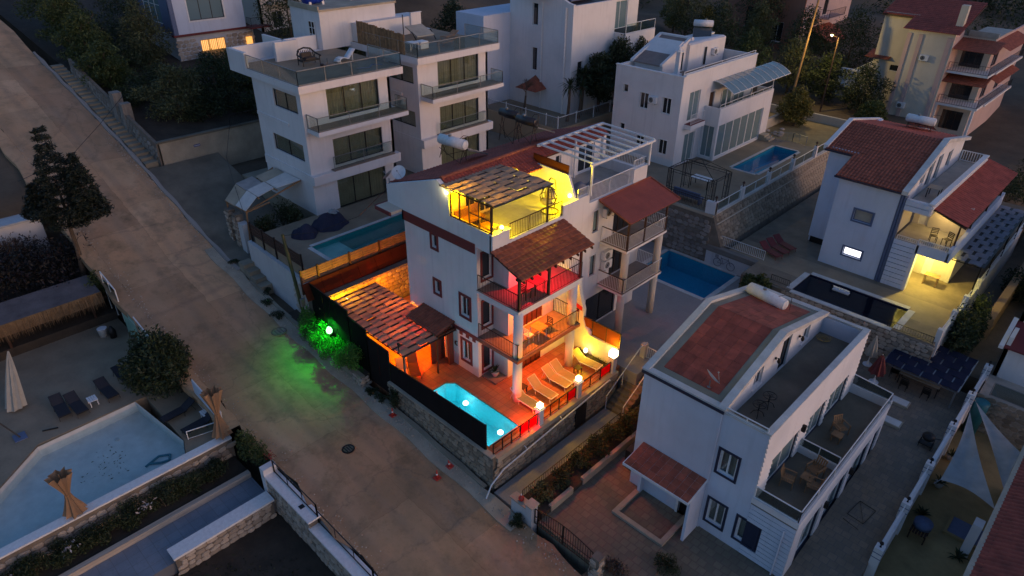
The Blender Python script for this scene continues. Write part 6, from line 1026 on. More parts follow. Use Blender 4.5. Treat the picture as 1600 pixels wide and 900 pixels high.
e = thing('pool_float', 'grey floating pad in the navy pool', 'pool float', (8.6, 22.5, 1.43)); mb = MB(); mb.box(8.1, 9.2, 22.4, 22.75, 1.42, 1.55); mb.build('pad', 'grey_wall', e, bevel=.04); mb = MB(); mb.cyl((8.05, 22.58, 1.45), (8.05, 22.58, 1.75), .04, .02, 8); mb.build('valve', 'black_metal', e)
e = thing('plot_fence', 'white rail and pillar fence right of the lit porch', 'fence', (15.1, 26, 1.5))
for y in (20.6, 23.5, 26, 29): mb = MB(); mb.box(14.95, 15.25, y, y + .3, 0, 2.4); mb.build('pillar', 'white_wall', e)
mb = MB(); mb.bar((15.1, 20.7, 2.3), (15.1, 42, 2.3), .035); mb.bar((15.1, 20.7, 2.0), (15.1, 42, 2.0), .025); mb.box(15.02, 15.18, 20.9, 42, -.6, 1.75); mb.build('rail', 'white_paint', e)
mb = MB(); mb.box(16.4, 16.9, 27, 48, -.6, 1.0); tag(mb.build('lane_wall', 'ochre_wall'), 'ochre lane wall right of the checkered pergola', 'wall')
bush('climber', 'dark leafy climber tumbling over the plot fence', (15.9, 24.4, -.6), 1.1, 2.4, 3.2, 'leaf_dark', 4200, .16, 81, ncl=12); bush('climber', 'ragged oleander at the lane by the checkered pergola', (16.0, 27.4, -.6), .7, .8, 3.2, 'leaf_mid', 900, .16, 82)
for k, (x, y, z, rx, h) in enumerate(((17.5, 35, -.6, 2.0, 3.0), (19, 41, -.6, 2.4, 3.6), (16.5, 45, .4, 2.4, 3.4), (12.5, 50, .8, 2.4, 3.0), (15, 54, .4, 3.0, 4.0))): bush('lane_bush', ['dark shrub along the lane right of the checkered pergola', 'larger dark shrub farther up the right lane', 'dark shrub at the lane top below the apartment house', 'dark shrub below the apartment house balconies', 'big dark shrub right of the apartment house'][k], (x, y, z), rx, rx, h, 'leaf_dark', 2500, .16, 84 + k, 'shrubs along the right lane')
# ------------------------------------------------------------------ white villa behind (glass front, pool)
V = thing('glass_front_villa', 'white villa with glazed ground floor and curved glass canopy, back right', 'house', (-12, 35, 3.9))
hv = [(-12.88, -12.0, 8.3, 9.66), (-10.6, -9.75, 8.3, 9.66), (-14.68, -14.15, 9.33, 10.02), (-14.68, -14.15, 5.95, 6.6), (-12.85, -12.0, 4.85, 6.1), (-10.5, -9.65, 4.8, 6.1)]
wall(V, 'Y', 28.5, -1, -15.6, -8.85, 3.8, 11.5, hv, 'white_wall')
for q in hv: window(V, 'Y', 28.5, -1, *q, 2 if q[1] - q[0] > .7 else 1, 'white_paint', 'window_glass', trim='white_paint', tw=.06)
aircon('air conditioner between the upper windows of the white villa', -11.45, 28.48, 9.0, R(-90)); hx = [(29.8, 31.5, 7.6, 10.1), (29.85, 31.6, 3.95, 6.5)]
wall(V, 'X', -8.85, 1, 28.72, 40.7, 3.8, 11.6, hx + [(33.2, 34.0, 7.4, 9.5)], 'white_wall')
for q in hx: window(V, 'X', -8.85, 1, *q, 2, 'white_paint', 'pale_glass', sill=False)
mb = MB(); mb.box(-9.0, -8.95, 33.2, 34.0, 7.4, 9.5); mb.build('balcony_door', 'dark_wood', V); mb = MB(); mb.box(-8.84, -8.2, 29.5, 31.8, 7.1, 7.5); mb.build('balcony_slab', 'white_wall', V); mb = MB(); mb.box(-8.84, -8.2, 29.5, 31.8, 7.501, 7.53); mb.build('balcony_floor', 'dark_red', V); railing(V, [(-8.3, 29.6, 7.53), (-8.3, 31.7, 7.53)], .85, 'white_paint', .14, .01, .02)
mb = MB(); mb.box(-15.55, -8.9, 28.55, 40.6, 10.5, 10.6); mb.build('roof_terrace', 'balcony_tile', V); wall(V, 'Y', 40.9, 1, -15.6, -8.85, 3.8, 11.6, (), 'white_wall'); wall(V, 'X', -15.6, -1, 28.7, 40.7, 3.8, 11.5, (), 'white_wall'); mb = MB(); mb.box(-15.65, -8.8, 28.45, 28.75, 11.5, 11.58); mb.box(-9.1, -8.8, 28.75, 40.9, 11.6, 11.7); mb.build('parapet_cap', 'white_paint', V)
railing(V, [(-9.0, 28.7, 11.68), (-9.0, 40.7, 11.7)], .25, 'white_paint', 3, .02, .03)
# penthouse with pitched roof
mb = MB(); mb.prism([(-15.3, 10.6), (-12.0, 10.6), (-12.0, 12.8), (-12.3, 12.9), (-15.3, 12.6)], 'Y', 34.2, 40.4); mb.build('penthouse', 'white_wall', V); mb = MB(); mb.prism([(30.6, 10.6), (34.2, 10.6), (34.2, 13.0), (33.4, 13.2), (30.6, 11.5)], 'X', -15.2, -12.3); mb.build('penthouse', 'white_wall', V); mb = MB(); mb.slab([(-15.2, 30.3, 11.62), (-12.2, 30.3, 11.62), (-12.2, 34.3, 13.3), (-15.2, 34.3, 13.3)], .1); mb.build('penthouse_roof', 'roof_felt', V); mb = MB(); mb.slab([(-15.4, 30.2, 11.75), (-15.1, 30.2, 11.75), (-15.1, 34.4, 13.45), (-15.4, 34.4, 13.45)], .2); mb.slab([(-12.35, 30.2, 11.75), (-12.1, 30.2, 11.75), (-12.1, 34.4, 13.45), (-12.35, 34.4, 13.45)], .2); mb.box(-15.3, -12, 34.3, 34.6, 13.2, 13.45); mb.build('roof_rim', 'white_wall', V)
for y0, y1 in ((33.0, 33.7), (36.6, 37.2)): window(V, 'X', -12.0 if y0 > 34 else -12.27, 1, y0, y1, 10.7, 12.4, 1, 'white_paint', 'window_glass', sill=False, name='terrace_door', rec=-.06)
aircon('air conditioner on the villa penthouse wall', -11.98, 38.4, 11.5, 0)
e = thing('roof_barbecue', 'white chimney barbecue on the villa roof terrace', 'barbecue', (-10.6, 30.2, 10.6)); mb = MB(); mb.box(-10.95, -10.3, 29.9, 30.5, 10.6, 11.3); mb.build('body', 'white_wall', e); mb = MB(); mb.box(-10.8, -10.45, 30.05, 30.4, 11.3, 13.0); mb.build('chimney', 'white_wall', e); mb = MB(); mb.box(-10.9, -10.35, 29.95, 30.5, 13.0, 13.1); mb.lathe((-10.62, 30.22, 13.1), [(.2, 0), (.2, .1), (.02, .35)], 8); mb.build('chimney_cap', 'white_paint', e); mb = MB(); mb.cyl((-10.29, 30.2, 10.95), (-10.28, 30.2, 10.95), .22, .22, 14); mb.build('firebox', 'black_metal', e)
# glazed annex with balcony and curved canopy
hg = [(32.75, 41.0, 4.1, 7.0)]; wall(V, 'X', -7.3, 1, 32.5, 42.4, 3.8, 8.5, hg, 'white_wall')
for i in range(6): a = 32.75 + 8.25 * i / 6; window(V, 'X', -7.3, 1, a, a + 8.25 / 6, 4.1, 7.0, 1, 'white_paint', 'pale_glass', sill=False, name='glass_door')
wall(V, 'Y', 32.5, -1, -8.85, -7.52, 3.8, 8.5, [(-8.7, -7.6, 4.1, 6.9)], 'white_wall'); window(V, 'Y', 32.5, -1, -8.7, -7.6, 4.1, 6.9, 2, 'white_paint', 'pale_glass', sill=False); wall(V, 'Y', 42.4, 1, -8.85, -7.5, 3.8, 8.5, (), 'white_wall'); mb = MB(); mb.box(-8.85, -7.5, 32.6, 42.3, 7.2, 7.4); mb.build('annex_floor', 'terrace_tile', V); glass_rail(V, [(-7.4, 32.6, 8.5), (-7.4, 42.3, 8.5)], .3, 'white_paint', 2)
hb = [(35.2, 37.0, 7.5, 9.4), (37.4, 39.4, 7.5, 9.4)]
for q in hb: window(V, 'X', -8.85, 1, *q, 2, 'white_paint', 'pale_glass', sill=False, rec=-.08)
e = thing('glass_canopy', 'curved ribbed glass canopy over the villa balcony', 'canopy', (-8, 38.5, 8.5)); n = 8; prof = [(-8.8 + 2.0 * i / n, 10.45 - .75 * (i / n) ** 2) for i in range(n + 1)]
for k in range(9):
    y0 = 33.4 + k * 1.2; mb = MB(); vs = [(x, y, z) for y in (y0, y0 + 1.17) for x, z in prof]; mb.add(vs, [(i, i + 1, n + 2 + i, n + 1 + i) for i in range(n)]); mb.build('canopy_sheet', 'pale_glass', e, True)
for k in range(10): y0 = 33.39 + k * 1.2; mb = MB(); mb.tube([(x, y0, z + .02) for x, z in prof], .035, 5); mb.build('rib', 'white_paint', e)
mb = MB(); mb.bar((-6.8, 33.39, 9.7), (-6.8, 44.2, 9.7), .04)
for y in (33.4, 38, 42.2): mb.bar((-7.4, y, 8.5), (-7.4, y, 10.1), .04)
mb.build('beam', 'white_paint', e)
pond('swimming_pool', 'rectangular blue pool in front of the glazed villa', [(-5.25, 32.3), (-3.0, 32.3), (-3.0, 40.4), (-5.25, 40.4)], 3.9, 3.72, 1.3, 'basin_blue', 'water_blue', .25)
S = thing('villa_steps', 'three pale steps at the end of the villa glazing', 'steps', (-6.7, 42, 3.9))
for i in range(3): mb = MB(); mb.box(-7.28, -6.2 - i * .25, 41.0, 42.2 - i * .1, 3.9 + i * .17, 4.07 + i * .17); mb.build('step', 'pale_concrete', S)
F = thing('yard_rail', 'thin steel rail between the villa pool and the lamp-tinted yard', 'fence', (-5, 42, 3.9)); railing(F, [(-6.2, 41.2, 3.9), (-4.6, 42.6, 3.9), (-3.2, 42.4, 3.9)], .9, 'steel', .5, .014, .02); e = thing('pool_ladder', 'steel handrail at the villa pool corner', 'rail', (-2.6, 33, 3.9)); mb = MB()
for dz in (0, .25, .5): mb.tube([(-2.6, 30.9, 4.6 + dz * .4), (-1.9, 33.6, 4.9 + dz * .4)], .03)
mb.build('rails', 'steel', e)
mb = MB(); mb.box(-17, 1.5, 50.6, 50.9, 3.9, 4.7); mb.box(-8.5, -8.2, 43, 50.6, 3.9, 4.9); mb.box(-8.5, -6.2, 48.5, 48.8, 3.9, 5.6); tag(mb.build('yard_wall', 'beige_wall'), 'beige low wall round the lamp-tinted villa yard', 'wall')
e = thing('rubble_heap', 'pale heap of stones in the lamp-tinted yard corner', 'stones', (-7, 44.5, 3.9)); rnd = random.Random(9)
for i in range(10): mb = MB(); mb.ball((-7 + rnd.uniform(-1, 1), 44.5 + rnd.uniform(-1.2, 1.2), 3.98), rnd.uniform(.15, .35), 7, 5, .5); mb.build('stone', 'stone_pale', e)
solar_heater('silver tank solar heater behind the villa penthouse', -14.3, 40.0, 12.75, R(-60), L=1.7, r=.3, stand=.4, txt=False, panels=1); solar_heater('white tank solar heater behind the tiled roof ridge', 7.0, 36.3, 9.15, R(90), L=1.9, r=.3, stand=.25, panels=1, plen=1.4)
# ------------------------------------------------------------------ the two stacked white houses
def stacked_house(label, dy, dz):
    """Three storeys with curtained glazing, projecting balconies and a roof terrace; same design twice."""
    y = lambda v: v + dy; z = lambda v: v + dz; e = thing('stacked_house', label, 'house', (-26, y(5.6), z(3.5)), 'pair of stacked white houses'); cw = 'white_wall'
    g = [(y(3.95), y(8.35), z(3.5), z(5.72)), (y(4.0), y(8.33), z(6.88), z(8.85)), (y(3.95), y(8.36), z(10.32), z(12.45))]
    wall(e, 'X', -22.4, 1, y(1.93), y(9.4), z(3.4), z(12.6), g, cw)
    for q in g: window(e, 'X', -22.4, 1, *q, 3, 'black_metal', 'clear_glass', sill=False, curtain='curtain_olive', name='glazing')
    s = [(-26.15, -22.95, z(10.95), z(12.22)), (-27.2, -23.0, z(7.48), z(8.74))]
    wall(e, 'Y', y(1.93), -1, -29.05, -22.62, z(3.4), z(12.6), s, cw)
    for q in s: window(e, 'Y', y(1.93), -1, *q, 2, 'black_metal', 'clear_glass', curtain='curtain_olive', sill=False)
    wall(e, 'Y', y(9.4), 1, -29.05, -22.4, z(3.4), z(12.6), (), cw); wall(e, 'X', -29.05, -1, y(2.1), y(9.2), z(3.4), z(12.6), (), cw)
    mb = MB(); mb.box(-29, -21.95, y(1.85), y(9.6), z(5.95), z(6.62)); mb.build('floor_band', cw, e); mb = MB(); mb.box(-22.4, -21.95, y(3.6), y(9.1), z(6.62), z(6.7)); mb.build('ledge', 'balcony_tile', e)
    glass_rail(e, [(-22.05, y(3.68), z(6.7)), (-22.05, y(8.9), z(6.7))], .98, 'grey_metal', 2.6)
    mb = MB(); mb.box(-24.5, -20.9, y(2.1), y(9.85), z(9.78), z(10.08)); mb.box(-29, -24.5, y(1.86), y(2.1), z(9.78), z(10.0)); mb.build('balcony_slab', cw, e); mb = MB(); mb.box(-22.4, -20.95, y(2.15), y(9.8), z(10.08), z(10.1)); mb.build('balcony_floor', 'deck_tile', e)
    glass_rail(e, [(-22.35, y(2.18), z(10.1)), (-20.98, y(2.18), z(10.1)), (-20.98, y(9.78), z(10.1)), (-22.35, y(9.78), z(10.1))], .95, 'grey_metal', 2.5)
    mb = MB(); mb.box(-31.6, -21.85, y(1.6), y(10.3), z(12.6), z(13.1)); mb.build('roof_slab', cw, e); mb = MB(); mb.box(-30.6, -21.95, y(1.7), y(10.25), z(13.1), z(13.12)); mb.build('roof_terrace', 'deck_tile', e)
    glass_rail(e, [(-28.9, y(1.68), z(13.12)), (-21.95, y(1.68), z(13.12)), (-21.95, y(10.2), z(13.12)), (-26.0, y(10.2), z(13.12))], .98, 'grey_metal', 2.3)
    return e
L1 = stacked_house('white stacked house with blue water tank on its penthouse, left of centre', 0, 0); L2 = stacked_house('white stacked house with bamboo screen on its roof terrace', 10.15, .33)
mb = MB(); mb.box(-31.6, -31.35, 1.6, 9, 13.1, 14.2); mb.box(-31.4, -28.95, 1.6, 1.85, 13.1, 14.2); mb.build('roof_parapet', 'white_wall', L1); mb = MB(); mb.box(-29.6, -29.3, 4.3, 6.2, 13.12, 14.5); mb.build('partition', 'white_wall', L1); mb = MB(); mb.box(-34.5, -29.6, 6.0, 6.2, 13.12, 14.2); mb.build('partition', 'white_wall', L1)
mb = MB(); mb.box(-35, -30.6, 9.1, 16.5, 13.12, 16.0); mb.build('penthouse', 'white_wall', L1); mb = MB(); mb.box(-35.1, -30.5, 9.0, 16.6, 16.0, 16.15); mb.box(-35, -30.6, 9.0, 9.15, 16.15, 16.4); mb.build('penthouse_roof', 'pale_concrete', L1); window(L1, 'Y', 9.1, -1, -32.3, -31.4, 13.15, 15.2, 2, 'white_paint', 'window_glass', sill=False, name='terrace_door', rec=-.07, cross=3)
def tank(label, x, y, z):
    e = thing('water_tank', label, 'water tank', (x, y, z), 'blue roof water tanks'); mb = MB(); mb.cyl((x, y - .8, z + .62), (x, y + .8, z + .62), .55, .55, 22); mb.build('drum', 'blue_tank', e, True); mb = MB()
    for k in (-.55, 0, .55): mb.tube([(x + .56 * math.cos(a), y + k, z + .62 + .56 * math.sin(a)) for a in np.linspace(0, 2 * math.pi, 25)], .025, 5)
    mb.build('hoops', 'blue_tank', e); mb = MB(); mb.box(x - .5, x + .5, y - .7, y - .5, z, z + .3); mb.box(x - .5, x + .5, y + .5, y + .7, z, z + .3); mb.build('cradle', 'white_paint', e)
tank('large blue water tank on the left penthouse roof', -33.2, 10.3, 16.15); tank('blue water tank cut by the top edge, on the penthouse roof', -33.8, 14.6, 16.15)
# terrace furniture, left house
e = thing('rattan_sofa', 'black rattan garden sofa on the left roof terrace', 'sofa', (-27.0, 5.6, 13.12)); mb = MB(); mb.box(-27.3, -26.6, 4.9, 6.3, 13.42, 13.52); mb.build('seat', 'rattan', e); mb = MB(); mb.tube([(-26.5, 4.85, 13.75), (-27.25, 4.85, 13.85), (-27.45, 5.1, 14.15), (-27.5, 5.6, 14.25), (-27.45, 6.1, 14.15), (-27.25, 6.35, 13.85), (-26.5, 6.35, 13.75)], .06, 8)
for k in range(9): mb.bar((-27.3, 4.95 + k * .16, 13.5), (-27.45, 5.0 + k * .15, 14.1), .03)
mb.build('backrest', 'rattan', e); mb = MB(); mb.box(-27.25, -26.65, 5.2, 6.0, 13.52, 13.66); mb.box(-27.42, -27.25, 5.2, 6.0, 13.6, 13.95); mb.build('cushions', 'tank_black', e)
for x, yy in ((-26.6, 4.9), (-26.6, 6.3), (-27.3, 4.9), (-27.3, 6.3)): mb = MB(); mb.bar((x, yy, 13.12), (x, yy, 13.75), .035); mb.build('leg', 'rattan', e)
mb = MB(); mb.lathe((-25.9, 6.0, 13.12), [(.12, 0), (.16, .15), (.1, .2)], 8); mb.box(-26.3, -25.7, 6.2, 6.9, 13.12, 13.16); mb.bar((-26.1, 6.6, 13.12), (-26.1, 6.6, 13.55), .02); tag(mb.build('parasol_weight', 'tank_black'), 'dark parasol stand and bag on the left roof terrace', 'parasol stand')
def wave_lounger(label, x, y, z, rz):
    e = thing('wave_lounger', label, 'sun lounger', (x, y, z), None, True, rz); mb = MB(); p = [(-.9, .10), (-.6, .32), (-.3, .36), (0, .22), (.15, .2), (.5, .5), (.85, .8)]; vs = []
    for s in (-.3, .3):
        for u, w_ in p: vs.append((u, s, w_))
    n = len(p); mb.add(vs, [(i, i + 1, n + i + 1, n + i) for i in range(n - 1)]); o = mb.build('shell', 'white_plastic', e, True); sm = o.modifiers.new('thick', 'SOLIDIFY'); sm.thickness = .05
    for u in (-.7, .55): mb = MB(); mb.box(u - .03, u + .03, -.28, .28, 0, .3 if u < 0 else .5); mb.build('leg', 'white_plastic', e)
wave_lounger('white wave-shaped plastic lounger on the left roof terrace', -26.2, 8.2, 13.12, R(100))
mb = MB(); mb.tube([(-23.3, 7.2, 13.2), (-23.0, 8.2, 13.18), (-23.6, 8.8, 13.2), (-23.1, 9.4, 13.18)], .04, 5); tag(mb.build('cable_tangle', 'slate_blue'), 'dark tangle of hose on the left roof terrace floor', 'hose')
# bamboo screen and furniture, right house of the pair
BS = thing('bamboo_screen', 'brown bamboo cane screen on the roof terrace edge', 'screen', (-26.3, 11.9, 13.45))
rnd = random.Random(3)
for i in range(46): x = -29.6 + i * .135; mb = MB(); mb.cyl((x, 11.85 + rnd.uniform(-.015, .015), 13.35), (x + rnd.uniform(-.02, .02), 11.85, 15.2 - i * .006 + rnd.uniform(-.05, .05)), .062, .055, 6); mb.build('cane', 'bamboo', BS)
square_table('terrace_table', 'white square table behind the bamboo screen', -24.5, 13.3, 13.45, .9, .9, .6, 'white_paint', 'white_paint'); e = thing('wicker_box', 'white box stool beside the white table on the terrace', 'box', (-24.6, 14.4, 13.45)); mb = MB(); mb.box(-25, -24.2, 14.0, 14.8, 13.45, 14.0); mb.build('body', 'white_plastic', e, bevel=.03)
e = thing('swing_seat', 'white canvas swing seat on the right roof terrace', 'swing', (-27.5, 16.5, 13.45)); mb = MB(); mb.hexa([(-28.2, 15.6, 14.4), (-26.6, 15.6, 13.8), (-26.6, 17.4, 13.8), (-28.2, 17.4, 14.4), (-28.2, 15.6, 14.5), (-26.6, 15.6, 13.9), (-26.6, 17.4, 13.9), (-28.2, 17.4, 14.5)]); mb.build('seat', 'parasol_cream', e); mb = MB(); mb.bar((-28.3, 15.5, 13.45), (-28.3, 15.5, 15.4), .04); mb.bar((-28.3, 17.5, 13.45), (-28.3, 17.5, 15.4), .04); mb.bar((-26.5, 15.5, 13.45), (-27.2, 15.5, 14.2), .04); mb.bar((-26.5, 17.5, 13.45), (-27.2, 17.5, 14.2), .04); mb.build('frame', 'black_metal', e)
mb = MB(); mb.box(-31.6, -29.8, 12.0, 18.6, 13.43, 14.9); mb.box(-29.8, -29.6, 17.4, 18.6, 13.43, 15.2); mb.build('penthouse', 'white_wall', L2)
LT = lounger_proto('teak', 'teak', 20); UT = []
for k, (x, yy, a) in enumerate(((-24.2, 17.0, 100), (-26.0, 18.8, 105))): place(LT, UT, (x, yy, 13.45), R(a), ['wooden slatted lounger at the railing of the right roof terrace', 'wooden slatted lounger deeper on the right roof terrace'][k], 'wooden loungers on the right roof terrace')
dish('white satellite dish on the wall between the stacked houses and lit roof', -11.2, 6.5, 9.0, .3, R(200)) if 0 else None
# deck, pool, covers, wooden fence
pond('swimming_pool', 'teal pool on the deck of the left stacked house', [(-18.3, -1.1), (-15.55, -1.1), (-15.55, 7.4), (-18.3, 7.4)], 3.5, 3.42, 1.3, 'basin_teal', 'water_teal', .3)
mb = MB(); mb.box(-18.28, -15.57, -1.08, 1.0, 2.3, 3.18); tag(mb.build('pool_step', 'basin_white'), 'pale shallow bench in the teal pool', 'pool step')
draped('furniture_cover', 'smaller navy tarpaulin heap on the pool deck', -20.3, -.4, 3.5, 1.0, .9, .75, 'cover_navy', [(.1, .1, .8, .75)], 1); draped('furniture_cover', 'larger navy tarpaulin heap by the teal pool', -20.4, 1.7, 3.5, 1.15, 1.35, .95, 'cover_navy', [(.0, -.2, 1.0, 1.0), (.1, .6, .95, .7)], 2); draped('cover_cloth', 'crumpled pale cloth on top of the larger tarpaulin', -20.5, 2.2, 4.35, .45, .35, .2, 'curtain_white', [(0, 0, .2, .3)], 4, 'cloth')
F = thing('board_fence', 'brown horizontal board fence above the stone wall by the teal pool', 'fence', (-14.6, 1.5, 3.4))
for j in range(5):
    for i in range(4): y0 = -4.1 + i * 2.3; mb = MB(); mb.box(-14.62, -14.58, y0 + .01, y0 + 2.29, 3.36 + j * .175 + random.uniform(-.01, .01), 3.36 + j * .175 + .155); mb.build('board', 'fence_wood', F)
for y in (-4.1, -2.9, -.55, 1.8, 4.2): mb = MB(); mb.box(-14.58, -14.48, y - .05, y + .05, 2.6, 4.35); mb.build('post', 'dark_wood', F)
F = thing('red_screen', 'dark red-brown sheet screen below the board fence', 'fence', (-14.3, 1.5, 2.5))
for i in range(7): y0 = -4.2 + i * 1.35; mb = MB(); mb.hexa([(-13.95, y0, 2.4), (-13.9, y0, 2.4), (-13.9, y0 + 1.33, 2.4), (-13.95, y0 + 1.33, 2.4), (-14.42, y0, 3.42), (-14.38, y0, 3.42), (-14.38, y0 + 1.33, 3.42), (-14.42, y0 + 1.33, 3.42)]); mb.build('screen_sheet', 'screen_brown', F)
W = thing('back_wall', 'rubble wall glowing orange behind the patio pergola', 'wall', (-13.5, 1, 0)); mb = MB(); mb.box(-14.9, -13.45, -3.7, 6, -1, 2.5); mb.build('core', 'mortar', W); stone_face(W, (-13.45, -3.6), (-13.45, 5.5), .05, 2.55, .05, 2.55, 'stone', .38, 1)
# deck fence to the road, planter, cactus-like light pole, stone entrance
F = thing('deck_fence', 'dark plank fence of the pool deck facing the road', 'fence', (-18.5, -3.0, 3.5))
for i in range(5): x0 = -23 + i * 1.68; mb = MB(); mb.box(x0, x0 + .1, -3.08, -2.98, 2.6, 4.45); mb.build('post', 'black_metal', F)
for i in range(4):
    for j in range(4): x0 = -22.9 + i * 1.68; mb = MB(); mb.box(x0 + .02, x0 + 1.56, -3.05, -3.01, 3.5 + j * .23, 3.68 + j * .23); mb.build('board', 'dark_wood', F)
W = thing('deck_wall', 'pale rendered wall under the pool deck along the road', 'wall', (-18.7, -3.1, 1)); mb = MB(); mb.hexa([(-23.2, -3.3, 0), (-14.4, -3.3, -2), (-14.4, -3.02, -2), (-23.2, -3.02, 0), (-23.2, -3.3, 2.95), (-14.4, -3.3, 2.6), (-14.4, -3.02, 2.6), (-23.2, -3.02, 2.95)]); mb.build('render', 'grey_wall', W); stone_face(W, (-17.2, -3.3), (-14.4, -3.3), -.3, 2.5, -.7, 2.4, 'stone_pale', .5, 1)
S = thing('entrance_steps', 'broken concrete steps below the stone entrance', 'steps', (-22, -3.6, .6))
for i in range(4): x0 = -23.6 + i * .75; mb = MB(); mb.box(x0, x0 + .8, -4.1, -3.3, -1, roadz(x0 + .4) + .75 - i * .14); mb.build('step', 'concrete', S)
A = thing('stone_entrance', 'stone gate piers under the carport sheets', 'gate', (-26, -2.6, 1.3))
for x in (-27.5, -26.3): mb = MB(); mb.box(x, x + .55, -2.75, -2.2, .5, 3.9); mb.build('pier_core', 'mortar', A); stone_face(A, (x, -2.75), (x + .55, -2.75), 1.2, 3.8, 1.2, 3.8, 'stone_pale', .36, 1); stone_face(A, (x + .55, -2.75), (x + .55, -2.2), 1.2, 3.8, 1.2, 3.8, 'stone_pale', .36, 1)
mb = MB(); mb.box(-26.9, -26.35, -2.55, -2.45, 1.2, 3.6); mb.build('gate_leaf', 'grey_metal', A); mb = MB(); mb.box(-25.6, -24.9, -2.75, -2.2, .4, 3.4); mb.build('pier_core', 'grey_wall', A)
e = thing('carport_roof', 'patched white sheet roof on wooden rafters, left stacked house side', 'carport', (-26, -.5, 1.5))
for k, pts in enumerate(([(-27.7, -2.45, 4.45), (-26.2, -2.4, 4.4), (-26.3, -1.3, 5.2), (-28, -1.3, 5.3)], [(-26.15, -2.4, 4.5), (-24.7, -2.35, 4.5), (-24.8, -1.3, 5.25), (-26.25, -1.3, 5.3)], [(-28.0, -1.28, 5.35), (-26.3, -1.28, 5.25), (-26.4, .1, 5.45), (-28.1, .1, 5.5)], [(-26.25, -1.28, 5.35), (-24.65, -1.28, 5.3), (-24.9, .15, 5.5), (-26.35, .15, 5.55)], [(-27.6, .15, 5.62), (-26.2, .15, 5.55), (-26.1, 1.8, 5.85), (-27.5, 1.8, 5.9)], [(-26.15, .18, 5.6), (-24.5, .18, 5.6), (-23.9, 1.8, 5.95), (-26.05, 1.8, 5.95)])): mb = MB(); mb.slab(pts, .04); mb.build('roof_sheet', ['pale_concrete', 'basin_white', 'curtain_white', 'basin_white', 'pale_concrete', 'basin_white'][k], e)
mb = MB()
for a, c in (((-27.8, -2.4, 4.35), (-27.9, 1.8, 5.8)), ((-24.75, -2.3, 4.4), (-24.0, 1.85, 5.85)), ((-28, -1.3, 5.15), (-24.6, -1.25, 5.15)), ((-27.8, -2.4, 4.35), (-24.7, -2.3, 4.4)), ((-24.75, -2.3, 4.4), (-24.75, -2.5, 1.4)), ((-27.6, -2.4, 4.3), (-27.6, -2.4, 3.8)), ((-24.75, -2.3, 4.35), (-23.6, -1.0, 5.1)), ((-28.1, .1, 5.4), (-24.4, .12, 5.45))): mb.bar(a, c, .06)
mb.build('rafters', 'teak', e)
for k, (x, y, h, r_) in enumerate(((-24.2, -1.2, 2.2, .8), (-24.6, .4, 2.6, .9), (-23.2, .6, 1.8, .7), (-23.4, -1.9, 1.5, .6))): bush('entrance_plant', ['dark climber inside the stone entrance', 'tall dark plant under the carport sheets', 'dark plant by the left stacked house corner', 'low dark plant at the deck fence end'][k], (x, y, 2.0 if k < 2 else 2.8), r_, r_, h, 'leaf_dark', 900, .13, 90 + k, 'plants under the carport')
# raised bed with the green-lit bushes
B = thing('road_planter', 'stone edged raised bed along the road with green-lit bushes', 'planter', (-11.5, -3.9, -1)); mb = MB(); mb.hexa([(-17.5, -4.1, -3), (-8.6, -4.15, -3), (-8.6, -3.72, -3), (-17.5, -3.3, -3), (-17.5, -4.1, -.15), (-8.6, -4.15, -.45), (-8.6, -3.72, -.45), (-17.5, -3.3, -.15)]); mb.build('soil', 'soil', B); mb = MB(); mb.hexa([(-17.5, -4.32, -3), (-8.5, -4.4, -3), (-8.5, -4.12, -3), (-17.5, -4.1, -3), (-17.5, -4.32, -.1), (-8.5, -4.4, -.4), (-8.5, -4.12, -.4), (-17.5, -4.1, -.1)]); mb.build('kerb', 'concrete', B); stone_face(B, (-9.6, -4.42), (-8.45, -4.42), -1.15, -.35, -1.15, -.35, 'stone_pale', .3, 1); stone_face(B, (-8.45, -4.42), (-8.45, -3.7), -1.15, -.35, -1.15, -.35, 'stone_pale', .3, 1)
for k, (x, y, rx, ry, h) in enumerate(((-14.3, -4.2, 1.1, .8, 2.0), (-12.9, -4.3, 1.1, .85, 1.7), (-11.2, -4.4, 1.1, .9, 1.45), (-9.6, -4.35, 1.15, .9, 1.8))): bush('lit_bush', ['leafy bush at the upper end of the green-lit bed', 'green-lit bush left of the green lamp', 'green-lit bush below the green lamp', 'green-lit bush at the lower stone end of the bed'][k], (x, y, -.35), rx, ry, h, 'leaf_bright', 4200, .085, 100 + k, 'bushes in the green-lit bed')
e = thing('green_lamp', 'glowing green hanging lamp on the mesh screen', 'lamp', (-12.1, -4.0, 1.0)); mb = MB(); mb.lathe((-12.1, -4.05, .85), [(.06, 0), (.17, .1), (.19, .25), (.13, .4), (.05, .5)], 12); mb.build('shade', 'glow_green', e, True); mb = MB(); mb.bar((-12.1, -4.05, 1.35), (-12.05, -3.75, 3.1), .012); mb.bar((-12.1, -4.05, 1.35), (-11.6, -3.76, 1.35), .015); mb.build('hanger', 'black_metal', e); light('bulb', (-12.0, -4.2, 1.95), (.01, 1, .03), 85, .1, e, 150)
e = thing('utility_pole', 'slim leaning wooden pole beside the deck fence', 'pole', (-15.8, -3.95, -.5)); mb = MB(); mb.cyl((-14.9, -4.0, -.6), (-16.6, -3.8, 6.0), .13, .10, 10); mb.build('shaft', 'leaf_olive', e); mb = MB(); mb.box(-15.0, -14.8, -4.2, -3.95, 1.6, 2.15); mb.build('meter_box', 'grey_metal', e)
bush('pot_shrub', 'dark potted shrub at the foot of the black screen', (-5.75, -4.05, -1.15), .55, .4, 1.2, 'leaf_dark', 1000, .08, 110); 
